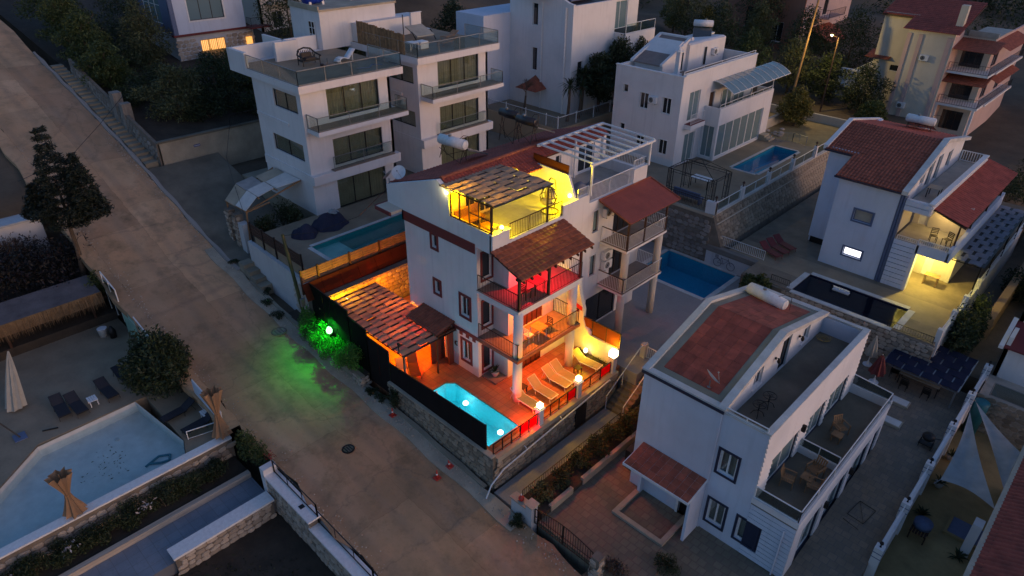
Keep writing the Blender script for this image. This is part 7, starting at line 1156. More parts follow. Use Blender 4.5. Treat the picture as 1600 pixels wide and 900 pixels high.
def cone(label, x, y, tilt=(0, 0)):
    e = thing('traffic_cone', label, 'cone', (0, 0, 0), 'red traffic posts on the road', True); mb = MB(); mb.box(-.17, .17, -.17, .17, 0, .04); mb.build('base', 'cone_red', e); mb = MB(); mb.lathe((0, 0, .04), [(.09, 0), (.05, .25), (.03, .5), (.01, .52)], 10); mb.build('body', 'cone_red', e, True); mb = MB(); mb.lathe((0, 0, .24), [(.062, 0), (.05, .08)], 10); mb.build('band', 'white_paint', e); e.location = (x, y, roadz(x) + .08); e.rotation_euler = (*tilt, 0)
cone('red traffic cone beside the potted shrub below the black screen', -5.35, -4.55); cone('red traffic cone at the road edge under the stone wall', -.4, -4.6, (.2, .1)); cone('red traffic cone standing out on the road', -.25, -5.6)
def manhole(label, x, y, r, lid='dark_concrete', ring='black_metal'):
    e = thing('manhole_cover', label, 'manhole', (x, y, roadz(x)), 'manhole covers in the road'); z = roadz(x) + .08; mb = MB(); mb.lathe((x, y, z - .12), [(r, 0), (r, .13)], 20); mb.build('lid', lid, e); mb = MB(); mb.tube([(x + r * 1.12 * math.cos(a), y + r * 1.12 * math.sin(a), z + .01) for a in np.linspace(0, 2 * math.pi, 25)], .05, 5); mb.build('ring', ring, e)
    for q in (-.5, 0, .5): mb = MB(); mb.box(x - r * .7, x + r * .7, y + q * r - .03, y + q * r + .03, z + .012, z + .03); mb.build('rib', ring, e)
manhole('faint round manhole cover near the green light', -16.2, -5.4, .40, 'concrete', 'dark_concrete'); manhole('dark broken manhole cover in the middle of the lower road', -4.9, -7.85, .27)
# ------------------------------------------------------------------ top left: steps, garden wall, stone-based house
W = thing('garden_wall', 'concrete retaining wall with a small blue plate, above the apron', 'wall', (-38, 3, 3.5)); mb = MB(); mb.box(-38.3, -38.0, -2.8, 12, 1, 6.25); mb.build('panel', 'pale_concrete', W); mb = MB(); mb.box(-38.35, -37.9, -2.85, 12, 6.25, 6.4); mb.build('coping', 'dark_concrete', W); mb = MB(); mb.box(-37.99, -37.97, .0, .55, 5.35, 5.55); mb.build('name_plate', 'sign_blue', W)
mb = MB()
for k in range(6): mb.box(-37.966, -37.96, .05 + k * .08, .1 + k * .08, 5.41, 5.49)
mb.build('plate_lettering', 'paper', W); railing(W, [(-38.1, 3.5, 6.4), (-38.1, 12, 6.4)], .95, 'black_metal', .16, .014, .03)
W = thing('stair_wall', 'rubble wall climbing beside the road steps', 'wall', (-45, -2.8, 5)); mb = MB(); mb.hexa([(-56, -2.95, 4), (-38, -2.95, 1), (-38, -2.7, 1), (-56, -2.7, 4), (-56, -2.95, 10.2), (-38, -2.95, 6.3), (-38, -2.7, 6.3), (-56, -2.7, 10.2)]); mb.build('core', 'mortar', W); stone_face(W, (-56, -2.95), (-38, -2.95), 8.6, 10.1, 4.3, 6.2, 'stone_grey', .5, 1); mb = MB(); mb.box(-46.2, -45.3, -3.05, -2.3, 6, 9.0); mb.box(-44.3, -43.6, -3.05, -2.3, 5.5, 8.4); mb.build('gate_pier', 'stone_grey', W)
S = thing('road_steps', 'long flight of shallow concrete steps beside the upper road', 'steps', (-47, -3.5, 5))
for i in range(26): x = -38.4 - i * .78; mb = MB(); mb.box(x - .76, x, -4.0, -2.97, roadz(x) - 2, roadz(x) + .22); mb.build('step', 'concrete', S)
E1 = thing('stone_base_house', 'pale blue house on a stone ground floor with one orange window, top left', 'house', (-58, 13, 8)); hw = [(-56.5, -52.0, 13.3, 15.4)]
Zb = 8.2
wall(E1, 'X', -55.5, 1, 7.2, 15.6, Zb, 10.9, [(9.6, 12.3, Zb + .55, 10.3)], 'grey_wall'); stone_face(E1, (-55.5, 7.2), (-55.5, 9.4), Zb, 10.9, Zb, 10.9, 'stone_pale', .5, 1); stone_face(E1, (-55.5, 12.5), (-55.5, 15.6), Zb, 10.9, Zb, 10.9, 'stone_pale', .5, 1); wall(E1, 'Y', 7.2, -1, -64, -55.7, Zb, 10.9, (), 'grey_wall')
w_ = window(E1, 'X', -55.5, 1, 9.6, 12.3, Zb + .55, 10.3, 3, 'dark_red', 'glow_window', sill=False, name='lit_window'); mb = MB()
for k in range(14): mb.box(-55.62, -55.6, 9.65 + k * .19, 9.68 + k * .19, Zb + .6, 10.25)
mb.build('window_bars', 'black_metal', w_); mb = MB(); mb.box(-55.8, -55.2, 6.9, 16.2, 10.9, 11.1); mb.build('floor_band', 'dark_red', E1); mb = MB(); mb.box(-55.55, -55.2, 14.6, 15.2, Zb + .8, 10.0); mb.build('lit_side_window', 'glow_window', E1)
wall(E1, 'X', -55.3, 1, 7.2, 14.8, 11.1, 17, [(8.9, 12.6, 12.3, 14.4)], 'blue_wall'); window(E1, 'X', -55.3, 1, 8.9, 12.6, 12.3, 14.4, 3, 'black_metal', 'pale_glass', trim='white_paint', tw=.15); mb = MB(); mb.box(-55.28, -55.2, 7.0, 7.45, 11.1, 17); mb.build('quoins', 'slate_blue', E1)
wall(E1, 'Y', 7.0, -1, -63.5, -55.5, 11.1, 17, [(-62, -57.5, 11.9, 15.5)], 'slate_blue'); window(E1, 'Y', 7.0, -1, -62, -57.5, 11.9, 15.5, 3, 'white_paint', 'pale_glass', sill=False, cross=1); railing(E1, [(-55.2, 14.9, 11.1), (-54.2, 14.9, 11.1), (-54.2, 17, 11.1)], .95, 'black_metal', .15); mb = MB(); mb.box(-55.3, -54.1, 14.8, 17.2, 10.95, 11.1); mb.build('balcony_slab', 'dark_red', E1); mb = MB(); mb.slab([(-55.0, 9.0, 9.3), (-48.5, 9.0, 8.6), (-48.5, 16, 8.6), (-55.0, 16, 9.3)], .1); o = mb.build('awning', 'tank_black'); tag(o, 'dark flat awning below the orange-lit window', 'awning'); mb = MB()
for x, y in ((-48.6, 9.1), (-48.6, 15.9), (-51.5, 9.1)): mb.bar((x, y, 6.3), (x, y, 8.6), .07)
tag(mb.build('awning_posts', 'black_metal'), 'thin posts under the dark flat awning', 'posts')
mb = MB(); mb.box(-45, -42.5, 9.5, 11.5, 6.5, 7.1); mb.box(-45, -44.7, 9.5, 11.5, 7.1, 7.6); tag(mb.build('garden_sofa', 'parasol_cream'), 'pale sofa on the shaded upper terrace', 'sofa')
# cream apartment block behind the left stacked house
E2 = thing('cream_block', 'cream apartment block with iron balconies behind the blue tanks', 'building', (-66, 30, 9)); hh = [(a, a + 1.3, z, z + 1.9) for a in (20.5, 23.5, 26.5, 29.5, 32.5) for z in (9.6, 12.9, 16.2)]
wall(E2, 'X', -60, 1, 19, 36, 7, 20, hh, 'cream_wall')
for q in hh: window(E2, 'X', -60, 1, *q, 2, 'white_paint', 'window_glass')
for z in (12.4, 15.7):
    mb = MB(); mb.box(-60, -58.8, 20, 35, z, z + .2); mb.build('balcony_slab', 'cream_wall', E2); railing(E2, [(-58.9, 20.1, z + .2), (-58.9, 35, z + .2)], .95, 'black_metal', .25, .02, .03)
wall(E2, 'Y', 19, -1, -70, -60, 7, 20, (), 'cream_wall')
# white villa with red eyebrow roofs behind the lit roof
E3 = thing('curved_wall_house', 'tall white house with curved parapet and small red hood roofs', 'house', (-27, 34, 5.5)); yf = 29.6; hw = [(-26.6, -25.9, 9.0, 11.2), (-26.6, -25.9, 13.2, 15.2)]
wall(E3, 'Y', yf, -1, -29.6, -21.6, 5.4, 15.3, hw, 'white_wall')
for q in hw: window(E3, 'Y', yf, -1, *q, 1, 'white_paint', 'window_glass')
mb = MB(); pr = [(-29.6, 15.3), (-21.6, 15.3), (-21.6, 15.5)] + [(-21.6 - 4.4 * t_, 15.5 + 1.9 * (t_ * t_ * (3 - 2 * t_))) for t_ in np.linspace(.12, 1, 9)] + [(-29.6, 17.5)]; mb.prism(pr, 'Y', yf, yf + .3); mb.build('curved_parapet', 'white_wall', E3); wall(E3, 'X', -21.6, 1, yf + .22, 36, 5.4, 15.4, [(30.6, 31.4, 8, 10.4)], 'white_wall'); window(E3, 'X', -21.6, 1, 30.6, 31.4, 8, 10.4, 1); mb = MB(); mb.cyl((-22.4, yf - .08, 5.5), (-22.4, yf - .08, 15.2), .09, .09, 8); mb.cyl((-25.3, yf - .08, 5.5), (-25.3, yf - .08, 15.4), .06, .06, 8); mb.build('downpipe', 'white_paint', E3)
mb = MB(); mb.slab([(-21.8, yf + .2, 15.2), (-21.8, 36, 15.2), (-29, 36, 17.4), (-29, yf + .2, 17.4)], .1); mb.build('roof', 'tank_black', E3); mb = MB(); mb.slab([(-22.6, yf + .8, 15.7), (-22.6, 34, 15.7), (-25.4, 34, 16.6), (-25.4, yf + .8, 16.6)], .08); mb.build('solar_collector', 'slate_blue', E3)
def hood(z, x0=-27.4, x1=-24.6):
    mb = MB(); xm = (x0 + x1) / 2; mb.add([(x0, yf - 1.5, z), (x1, yf - 1.5, z), (x1 + .1, yf, z + .1), (xm, yf, z + 1.2), (x0 - .1, yf, z + .1), (xm, yf - .6, z + .85)], [(0, 1, 5), (1, 2, 3, 5), (4, 0, 5, 3), (0, 4, 2, 1)]); mb.build('hood_roof', 'roof_tile_orange', E3)
hood(7.4); hood(16.0)
mb = MB(); mb.box(-33.5, -29.6, 26.0, 34, 5.4, 14); mb.build('side_wing', 'blue_wall', E3)
wall(E3, 'X', -20.2, 1, 36, 41, 5.4, 12.4, (), 'white_wall'); wall(E3, 'Y', 36, -1, -24, -20.4, 5.4, 12.4, (), 'white_wall'); glass_rail(E3, [(-20.3, 36.1, 12.4), (-20.3, 41, 12.4)], .9, 'white_paint', 2); wall(E3, 'X', -22.5, 1, 36, 41, 12.4, 16, [(36.8, 39.2, 12.4, 15)], 'white_wall'); window(E3, 'X', -22.5, 1, 36.8, 39.2, 12.4, 15, 2, 'white_paint', 'pale_glass', sill=False)
E3b = thing('pale_annex', 'low pale annex with a lit yellow doorway behind dark trees', 'building', (-18, 46, 6)); wall(E3b, 'X', -18.5, 1, 41.5, 50, 5.5, 11.0, [(42.2, 43.6, 7.2, 9.6)], 'beige_wall'); mb = MB(); mb.box(-18.75, -18.7, 42.2, 43.6, 7.2, 9.6); mb.build('lit_door', 'glow_amber', E3b); mb = MB(); mb.box(-18.7, -18.4, 41.5, 50, 11, 11.15); mb.build('coping', 'white_paint', E3b); railing(E3b, [(-18.2, 41.6, 9.8), (-18.2, 44.6, 9.8)], .9, 'black_metal', .2)
F = thing('lattice_fence', 'green lattice fence with white posts above the brown wall, run facing left', 'fence', (-25, 25.7, 5.5), 'lattice fences of the curved house'); 
def lattice(e, a, b, z, h=1.0):
    a = Vector((*a, z)); b = Vector((*b, z)); L = (b - a).length; n = int(L / .28); mb = MB(); up = Vector((0, 0, h))
    for i in range(n): p = a.lerp(b, i / n); q = a.lerp(b, (i + 1) / n); mb.bar(p, q + up, .014); mb.bar(q, p + up, .014)
    mb.build('lattice', 'grey_metal', e); mb = MB(); mb.bar(a + up, b + up, .03)
    for i in range(int(L / 2.6) + 1): p = a.lerp(b, min(1, i * 2.6 / L)); mb.bar(p, p + up * 1.15, .05)
    mb.build('posts', 'white_paint', e)
lattice(F, (-34, 25.7), (-19.55, 25.7), 5.5); F = thing('lattice_fence', 'green lattice fence with white posts above the brown wall, run facing right', 'fence', (-19.55, 33, 5.5), 'lattice fences of the curved house'); lattice(F, (-19.55, 25.7), (-19.55, 41), 5.5); mb = MB(); mb.box(-19.42, -19.25, 25.5, 44, 0, 5.5); mb.box(-34, -19.42, 25.45, 25.58, 1, 5.48); tag(mb.build('brown_wall', 'ochre_wall'), 'brown retaining wall under the lattice fences', 'wall')
# red-brown house and poles at the top right
E4 = thing('brick_red_house', 'brick-red and pink house half hidden by trees, top right', 'house', (-18, 82, 6)); hw = [(76, 77.2, 7.5, 9.5), (79.5, 80.6, 12.5, 13.6)]
wall(E4, 'Y', 74, -1, -30, -19, 4, 18, [(-27, -25, 8, 10.5), (-23, -21.4, 6.5, 9)], 'brick_red_wall'); window(E4, 'Y', 74, -1, -27, -25, 8, 10.5, 2, 'dark_wood'); window(E4, 'Y', 74, -1, -23, -21.4, 6.5, 9, 2, 'white_paint'); wall(E4, 'X', -19, 1, 74.2, 90, 4, 18, [(77, 78, 13.4, 14.5), (80.2, 81.6, 9.6, 12)], 'pink_wall'); window(E4, 'X', -19, 1, 77, 78, 13.4, 14.5, 1, 'dark_wood'); window(E4, 'X', -19, 1, 80.2, 81.6, 9.6, 12, 2, 'dark_wood'); mb = MB(); mb.box(-19, -17.3, 78.6, 84, 9.3, 9.5); mb.build('balcony_slab', 'pink_wall', E4); railing(E4, [(-19, 78.7, 9.5), (-17.4, 78.7, 9.5), (-17.4, 84, 9.5)], 1, 'black_metal', .3, .02, .03); tile_plane(E4, (-15.6, 76.5, 6.9), (0, 7, 0), (-3.4, 0, 1.4), 20, 8, 'roof_tile_orange')
for y in (77, 83): mb = MB(); mb.box(-15.9, -15.7, y, y + .2, 3.5, 6.9); mb.build('porch_post', 'dark_wood', E4)
e = thing('street_light', 'tall pale lamp pole rising out of the top edge', 'street light', (-9.5, 52.5, 4.2)); mb = MB(); mb.cyl((-9.6, 52.5, 4), (-9.9, 55.5, 19.5), .13, .09, 10); mb.build('pole', 'bamboo', e); mb = MB(); mb.bar((-9.9, 55.5, 19.4), (-9.0, 54.5, 19.7), .05); mb.build('arm', 'bamboo', e)
e = thing('street_light', 'dark street light with a small glowing head, by the red house', 'street light', (-6.6, 53.5, 4.2)); mb = MB(); mb.cyl((-6.6, 53.5, 4), (-6.9, 54.6, 11.6), .09, .06, 10); mb.build('pole', 'brown_metal', e); mb = MB(); mb.bar((-6.9, 54.6, 11.5), (-7.3, 53.9, 11.9), .04); mb.build('arm', 'brown_metal', e); mb = MB(); mb.ball((-7.35, 53.8, 11.85), .16, 10, 6, .6); mb.build('lamp_head', 'glow_yellow', e); light('bulb', (-7.35, 53.6, 11.5), (1, .68, .18), 130, .2, e)
# apartment house at the top right
E5 = thing('hooded_apartment_house', 'cream apartment house with red tile roof and red hooded balconies, top right', 'building', (6, 62, 3)); z0 = 3.0; yf = 58
wall(E5, 'Y', yf, -1, .5, 6.4, z0 - 1, 15.0, (), 'cream_wall'); wall(E5, 'Y', yf + 2.5, -1, -4.2, .5, z0 - 1, 16.2, [(-1.6, -.4, 9.2, 9.9)], 'beige_wall'); window(E5, 'Y', yf + 2.5, -1, -1.6, -.4, 9.2, 9.9, 1, 'black_metal'); wall(E5, 'Y', yf + 3, -1, 6.4, 10.4, z0 - 1, 14.4, [(6.9, 9.6, 7.0, 9.4), (6.9, 9.6, 10.9, 13.2), (6.9, 9.6, 3.1, 5.5)], 'cream_wall')
for q in ((6.9, 9.6, 7.0, 9.4), (6.9, 9.6, 10.9, 13.2), (6.9, 9.6, 3.1, 5.5)): window(E5, 'Y', yf + 3, -1, *q, 3, 'dark_wood', 'window_glass', sill=False, name='balcony_door')
wall(E5, 'X', 6.4, 1, yf + .2, yf + 3, z0 - 1, 15, (), 'pink_wall'); wall(E5, 'X', 10.4, 1, yf + 3.2, 76, z0 - 1, 14.4, [(62.5, 64.5, 10.9, 13), (62.5, 64.5, 7, 9.2), (68, 70, 7, 9.2)], 'pink_wall')
for q in ((62.5, 64.5, 10.9, 13), (62.5, 64.5, 7, 9.2), (68, 70, 7, 9.2)): window(E5, 'X', 10.4, 1, *q, 2, 'dark_wood', 'window_glass', sill=False, name='balcony_door')
mb = MB()
for x in (.5, 2.0, 5.6): mb.box(x, x + .5, yf - .12, yf, z0, 14.5)
mb.build('pilaster', 'pink_wall', E5)
for z in (6.6, 10.5):
    mb = MB(); mb.box(6.4, 11.6, yf + .6, yf + 3, z, z + .25); mb.box(10.4, 11.8, yf + 3, 72, z, z + .25); mb.build('balcony_slab', 'white_wall', E5); railing(E5, [(6.5, yf + .7, z + .25), (11.5, yf + .7, z + .25), (11.6, 72, z + .25)], 1, 'black_metal', .3, .02, .03)
for z in (9.5, 13.3): tile_plane(E5, (6.1, yf + .2, z), (5.6, 0, 0), (0, 2.8, .9), 20, 7, 'roof_tile_orange', 'hood_tiles'); tile_plane(E5, (12.4, yf + 3, z), (0, 9, 0), (-2.0, 0, .8), 28, 6, 'roof_tile_orange', 'hood_tiles')
tile_plane(E5, (-5.2, yf + 1.8, 10.6), (3.4, 0, 0), (0, 2.0, .6), 12, 5, 'roof_tile_orange', 'hood_tiles')
tile_plane(E5, (-.2, yf - .4, 15.0), (7.2, 0, 0), (0, 7, 2.7), 26, 18, 'roof_tile_red'); tile_plane(E5, (-4.5, yf + 2.2, 16.0), (4.4, 0, 0), (0, 4.4, 1.7), 16, 11, 'roof_tile_red'); mb = MB(); mb.slab([(-4.5, yf + 2.2, 15.95), (7, yf + 2.2, 15.95), (7, 64.7, 17.6), (-4.5, 64.7, 17.6)], .2); mb.build('roof_deck', 'dark_wood', E5); mb = MB(); mb.box(5.6, 6.5, yf + 1.2, yf + 1.9, 15.5, 18); mb.build('chimney', 'cream_wall', E5); mb = MB(); mb.box(7, 10.4, yf + 3, 68, 14.4, 14.5); mb.box(7, 10.6, yf + 2.9, yf + 3.1, 14.5, 15.1); mb.build('roof_terrace', 'terrace_tile', E5); mb = MB(); mb.box(-9, -4.2, yf + 3.5, yf + 4, z0 - 1, 8.2); mb.box(-9, -4.2, yf + 2.5, yf + 3.5, 6, 6.2); mb.build('side_stair', 'white_wall', E5); railing(E5, [(-9, yf + 2.6, 6.2), (-4.3, yf + 2.6, 9.0)], .9, 'white_paint', .3, .03, .04)
aircon('air conditioner high on the apartment house wall', .6, yf - .02, 10, R(-90)); aircon('air conditioner low on the apartment house wall', -.2, yf - .02, 5.1, R(-90)); E5.location = (2.43, 62, 3); E5.scale = (.715, 1, .815)
mb = MB(); mb.box(6.4, 6.7, yf + .6, yf + .9, z0 - 1, 6.6); mb.box(11.1, 11.4, yf + .6, yf + .9, z0 - 1, 6.6); mb.build('column', 'white_wall', E5)
E6 = thing('far_flat_house', 'grey-blue house with iron balconies beyond the apartment house', 'house', (18, 92, 3)); wall(E6, 'Y', 88, -1, 12, 30, 0, 20, [(13.5, 15.5, 13, 15.4), (17, 19, 13, 15.4), (13.5, 15.5, 9, 11.4)], 'blue_wall')
for q in ((13.5, 15.5, 13, 15.4), (17, 19, 13, 15.4), (13.5, 15.5, 9, 11.4)): window(E6, 'Y', 88, -1, *q, 2)
# ------------------------------------------------------------------ left of the road: sun terrace, empty pale pool
YPOLY = [(-17.1, -19.5), (-11.2, -26.0), (-10.85, -26.0), (-10.85, -14.1), (-12.0, -13.7), (-17.25, -14.3)]
pond('swimming_pool', 'pale nearly drained pool on the left terrace, leaves floating', YPOLY, -1.5, -1.78, .75, 'basin_white', 'water_clear', 0)
mb = MB(); mb.tube([(-12.4, -15.6, -2.2), (-12.0, -15.1, -2.18), (-11.9, -14.7, -2.2), (-12.3, -14.5, -2.2), (-12.6, -15.0, -2.2), (-12.3, -15.8, -2.2)], .07, 6); tag(mb.build('pool_hose', 'teal_paint'), 'teal pool hose lying in the pale pool', 'hose')
rng = np.random.default_rng(4); leaves('floating_leaves', 'leaf_dark', None, [(-13.4, -17.0, -1.74, 1.6, 1.0, .01), (-12.9, -18.3, -1.74, .5, .5, .01)], 60, .09, 3, 1.0)['kind'] = 'stuff'; mb = MB(); mb.cyl((-15.6, -16.1, -2.25), (-15.6, -16.1, -2.2), .13, .13, 12); tag(mb.build('pool_drain', 'lamp_glass_off'), 'round drain in the pale pool', 'drain')
W = thing('terrace_wall', 'rubble wall with white coping below the pale pool', 'wall', (-10.5, -20, -3)); mb = MB(); mb.box(-10.62, -10.35, -28, -11.8, -4, -1.52); mb.build('core', 'mortar', W); mb = MB(); mb.box(-10.84, -10.28, -28, -11.8, -1.5, -1.4); mb.build('coping', 'white_paint', W); stone_face(W, (-10.35, -25.5), (-10.35, -11.8), -2.75, -1.5, -2.75, -1.5, 'stone_pale', .42, 1)
LD = lounger_proto('lounger_dark', 'black_metal', 28); UD = []
for k, (x, y, a) in enumerate(((-19.6, -17.6, 178), (-19.2, -16.9, 183), (-19.4, -15.2, 184), (-20.0, -14.0, 186), (-14.2, -12.75, 95), (-12.4, -12.3, 95))): place(LD, UD, (x, y, -1.5), R(a), ['leftmost dark lounger, raised flat, above the pale pool', 'dark lounger just left of the small white table', 'dark lounger just right of the small white table', 'dark lounger nearest the oleander, above the pale pool', 'dark lounger beside the white panel fence at the road', 'dark lounger behind the glass rail at the pool wall end'][k], 'dark loungers on the left terrace')
square_table('side_table', 'small white slatted table between the dark loungers', -18.7, -16.1, -1.5, .6, .5, .4, 'white_plastic', 'white_plastic', None, 4); square_table('side_table', 'small white slatted table beside the roadside loungers', -12.9, -12.0, -1.5, .6, .5, .42, 'white_plastic', 'white_plastic', None, 4)
closed_parasol('parasol', 'closed cream parasol tilted over the left terrace', -21.3, -19.4, -1.5, 3.0, .42, 'parasol_cream', False, (-1.6, .9), None, .05)
e = thing('cantilever_stand', 'dark cantilever parasol foot at the left frame edge', 'parasol stand', (-18.6, -19.9, -1.5)); mb = MB(); mb.box(-18.9, -18.2, -20.2, -19.6, -1.5, -1.44); mb.build('plate', 'slate_blue', e); mb = MB(); mb.bar((-18.5, -19.9, -1.45), (-19.2, -20.6, -.1), .05); mb.bar((-18.2, -18.9, -1.46), (-17.9, -18.2, -1.46), .04); mb.build('arm', 'black_metal', e)
def tied_parasol(label, x, y, z, h, tilt, mat='umbrella_brown'):
    e = thing('tied_parasol', label, 'parasol', (x, y, z), 'tied brown parasols of the left terrace', True); mb = MB(); mb.cyl((0, 0, 0), (0, 0, h), .035, .03, 8); mb.build('pole', 'teak', e); mb = MB(); n = 18; k = 8; vs = []
    for j in range(k + 1):
        t_ = j / k; rr = .10 + .42 * abs(t_ - .48) ** 1.15 * 1.9
        for i in range(n): a = 2 * math.pi * i / n; q = rr * (1 + (.25 if i % 2 else -.2)); vs.append((q * math.cos(a), q * math.sin(a), h * (.04 + .94 * t_) + (.06 * math.sin(i * 2.1) if j in (0, k) else 0)))
    mb.add(vs, [(j * n + i, j * n + (i + 1) % n, (j + 1) * n + (i + 1) % n, (j + 1) * n + i) for j in range(k) for i in range(n)]); mb.build('canopy', mat, e); mb = MB(); mb.tube([(.13 * math.cos(a), .13 * math.sin(a), h * .49) for a in np.linspace(0, 2 * math.pi, 13)], .02, 5); mb.build('tie', 'teak', e); e.rotation_euler = (tilt[0], tilt[1], 0)
tied_parasol('tied brown parasol standing on the pale pool coping', -10.6, -19.5, -1.4, 2.4, (0, -.12)); tied_parasol('tied brown parasol at the road end of the pool wall', -10.7, -12.1, -1.4, 2.9, (-.06, -.16))
e = thing('glass_rail', 'low glass rail at the road end of the pale pool', 'rail', (-11.5, -13, -1.5)); glass_rail(e, [(-11.9, -13.5, -1.5), (-11.5, -12.0, -1.5)], .55, 'white_paint', 1.6)
F = thing('panel_fence', 'white and pale blue panel fence at the roadside terrace corner', 'fence', (-13, -11.8, -1.5)); mb = MB(); mb.hexa([(-14.4, -11.85, -1.5), (-10.9, -11.85, -1.5), (-10.9, -11.8, -1.5), (-14.4, -11.8, -1.5), (-14.4, -11.85, .25), (-10.9, -11.85, -.05), (-10.9, -11.8, -.05), (-14.4, -11.8, .25)]); mb.build('sheet', 'blue_wall', F); mb = MB(); mb.bar((-14.4, -11.8, .28), (-10.9, -11.8, -.02), .04); mb.build('top_rail', 'white_paint', F)
F = thing('mint_fence', 'white framed gate with mint sheet along the upper road', 'fence', (-22, -11.9, 0)); mb = MB()
for a, c in (((-27.2, -11.9, 2.3), (-24.8, -11.9, 1.9)), ((-24.8, -11.9, 1.9), (-24.8, -11.9, -.6)), ((-27.2, -11.9, 2.3), (-27.2, -11.9, -.6)), ((-26.0, -11.9, 2.1), (-26.0, -11.9, -.6)), ((-24.8, -11.9, .4), (-19.6, -11.9, .1)), ((-19.6, -11.9, .1), (-19.6, -11.9, -1.5)), ((-22.4, -11.9, .9), (-19.0, -11.9, .3))): mb.bar(a, c, .045)
mb.build('frame', 'white_paint', F); mb = MB(); mb.hexa([(-24.7, -11.93, -1.4), (-20.4, -11.93, -1.5), (-20.4, -11.9, -1.5), (-24.7, -11.9, -1.4), (-24.7, -11.93, .7), (-20.4, -11.93, .35), (-20.4, -11.9, .35), (-24.7, -11.9, .7)]); mb.build('mint_sheet', 'screen_mint', F); mb = MB(); mb.box(-27.1, -24.9, -11.92, -11.9, -.5, 1.85); mb.build('mesh_sheet', 'tinted_glass', F)
# thatched shelter
e = thing('thatch_shelter', 'low thatched shelter with a ragged straw eave, left', 'shelter', (-29, -18, -1)); mb = MB(); mb.slab([(-27.0, -30, 1.0), (-27.0, -12.3, 1.0), (-29.4, -12.3, 1.3), (-29.4, -30, 1.3)], .25); mb.build('roof', 'thatch_top', e); rnd = random.Random(2); mb = MB()
for i in range(900): y = -30 + 17.7 * i / 900; mb.add([(-26.98 + rnd.uniform(-.05, .06), y, 1.0), (-26.98, y + .05, 1.0), (-26.8 + rnd.uniform(-.15, .15), y + rnd.uniform(-.05, .1), rnd.uniform(-.35, .15))], [(0, 1, 2)])
o = mb.build('straw_fringe', 'thatch', e); o['kind'] = 'stuff'; mb = MB(); mb.hexa([(-27.05, -30, .2), (-26.9, -30, .2), (-26.9, -12.3, .2), (-27.05, -12.3, .2), (-27.05, -30, 1.0), (-26.95, -30, 1.0), (-26.95, -12.3, 1.0), (-27.05, -12.3, 1.0)]); mb.build('eave', 'thatch', e); mb = MB(); mb.box(-29.5, -29.2, -30, -12, -1, 1.2); mb.build('back_wall', 'tank_black', e)
for y in (-13, -18, -23, -28): mb = MB(); mb.cyl((-27.3, y, -1.5), (-27.3, y, 1), .09, .09, 8); mb.build('post', 'dark_wood', e)
mb = MB(); mb.lathe((-25.6, -13.2, -1.5), [(.24, 0), (.3, .6), (.32, .62), (.28, .62)], 14); tag(mb.build('white_bucket', 'white_plastic', None, True), 'white bucket below the mint sheet fence', 'bucket'); mb = MB(); mb.lathe((-25.0, -12.8, -1.5), [(.2, 0), (.24, .5), (.05, .9)], 12); tag(mb.build('dark_jar', 'black_metal', None, True), 'dark jar beside the white bucket', 'jar')
# lower garden
mb = MB(); mb.box(-8.75, -8.45, -28, -11.9, -3.1, -2.68); tag(mb.build('bed_edge', 'stone_pale'), 'pale stone edging between flower bed and garden path', 'kerb')
for k, (y, r_, h, mt) in enumerate(((-23.4, .75, .8, 'leaf_dark'), (-22.0, .8, .9, 'leaf_dark'), (-20.6, .8, .9, 'leaf_dark'), (-19.2, .85, .95, 'leaf_dark'), (-17.6, .8, 1.0, 'leaf_dark'), (-16.0, .9, 1.1, 'leaf_dark'), (-14.6, .8, 1.0, 'leaf_dark'), (-13.3, .7, .9, 'leaf_dark'))): bush('bed_shrub', ['first clipped shrub at the lower left of the flower bed', 'second clipped shrub of the flower bed from the left', 'shrub with pale pink blooms behind it in the bed', 'clipped shrub under the tied parasol', 'clipped shrub mid bed beside the white blooms', 'largest clipped shrub of the flower bed', 'dark shrub near the road end of the flower bed', 'last shrub of the flower bed at the road'][k], (-9.55, y, -2.8), .78, r_ * 1.1, h * 1.35, mt, 2600, .075, 120 + k, 'shrubs in the lower flower bed')
for k, (y, n_) in enumerate(((-16.9, 26), (-20.3, 22), (-23.0, 12))): leaves('blossoms', 'petal_white', thing('flowering_plant', ['plant with white blooms in the flower bed', 'plant with pale pink blooms in the flower bed', 'few pale blooms at the lower left of the bed'][k], 'flowers', (-9.3, y, -2.75), 'flowering plants in the bed'), [(-9.25, y, -1.95, .45, .55, .22)], n_, .13, 140 + k)
W = thing('garden_parapet', 'wide white coped stone wall beside the garden path', 'wall', (-6.0, -14.4, -3.5)); mb = MB(); mb.box(-6.4, -5.75, -17.1, -12.1, -3.9, -2.62); mb.build('core', 'mortar', W); mb = MB(); mb.box(-6.5, -5.68, -17.15, -12.0, -2.62, -2.5); mb.build('coping', 'white_paint', W); stone_face(W, (-5.75, -17.1), (-5.75, -12.1), -3.75, -2.62, -3.75, -2.62, 'stone_pale', .36, 1)
W = thing('roadside_wall', 'stone garden wall with white steps of coping along the lower road', 'wall', (-1, -11.6, -3)); segs = ((-6.6, -2.3, -1.62), (-2.3, 2.2, -2.05), (2.2, 6.5, -2.5))
for a, c, z in segs: mb = MB(); mb.box(a, c, -11.85, -11.3, -4.2, z); mb.build('core', 'mortar', W); mb = MB(); mb.box(a - .05, c + .05, -11.95, -11.2, z, z + .1); mb.build('coping', 'white_paint', W); stone_face(W, (c, -11.85), (a, -11.85), -3.75, z, -3.75, z, 'stone_pale', .36, -1)
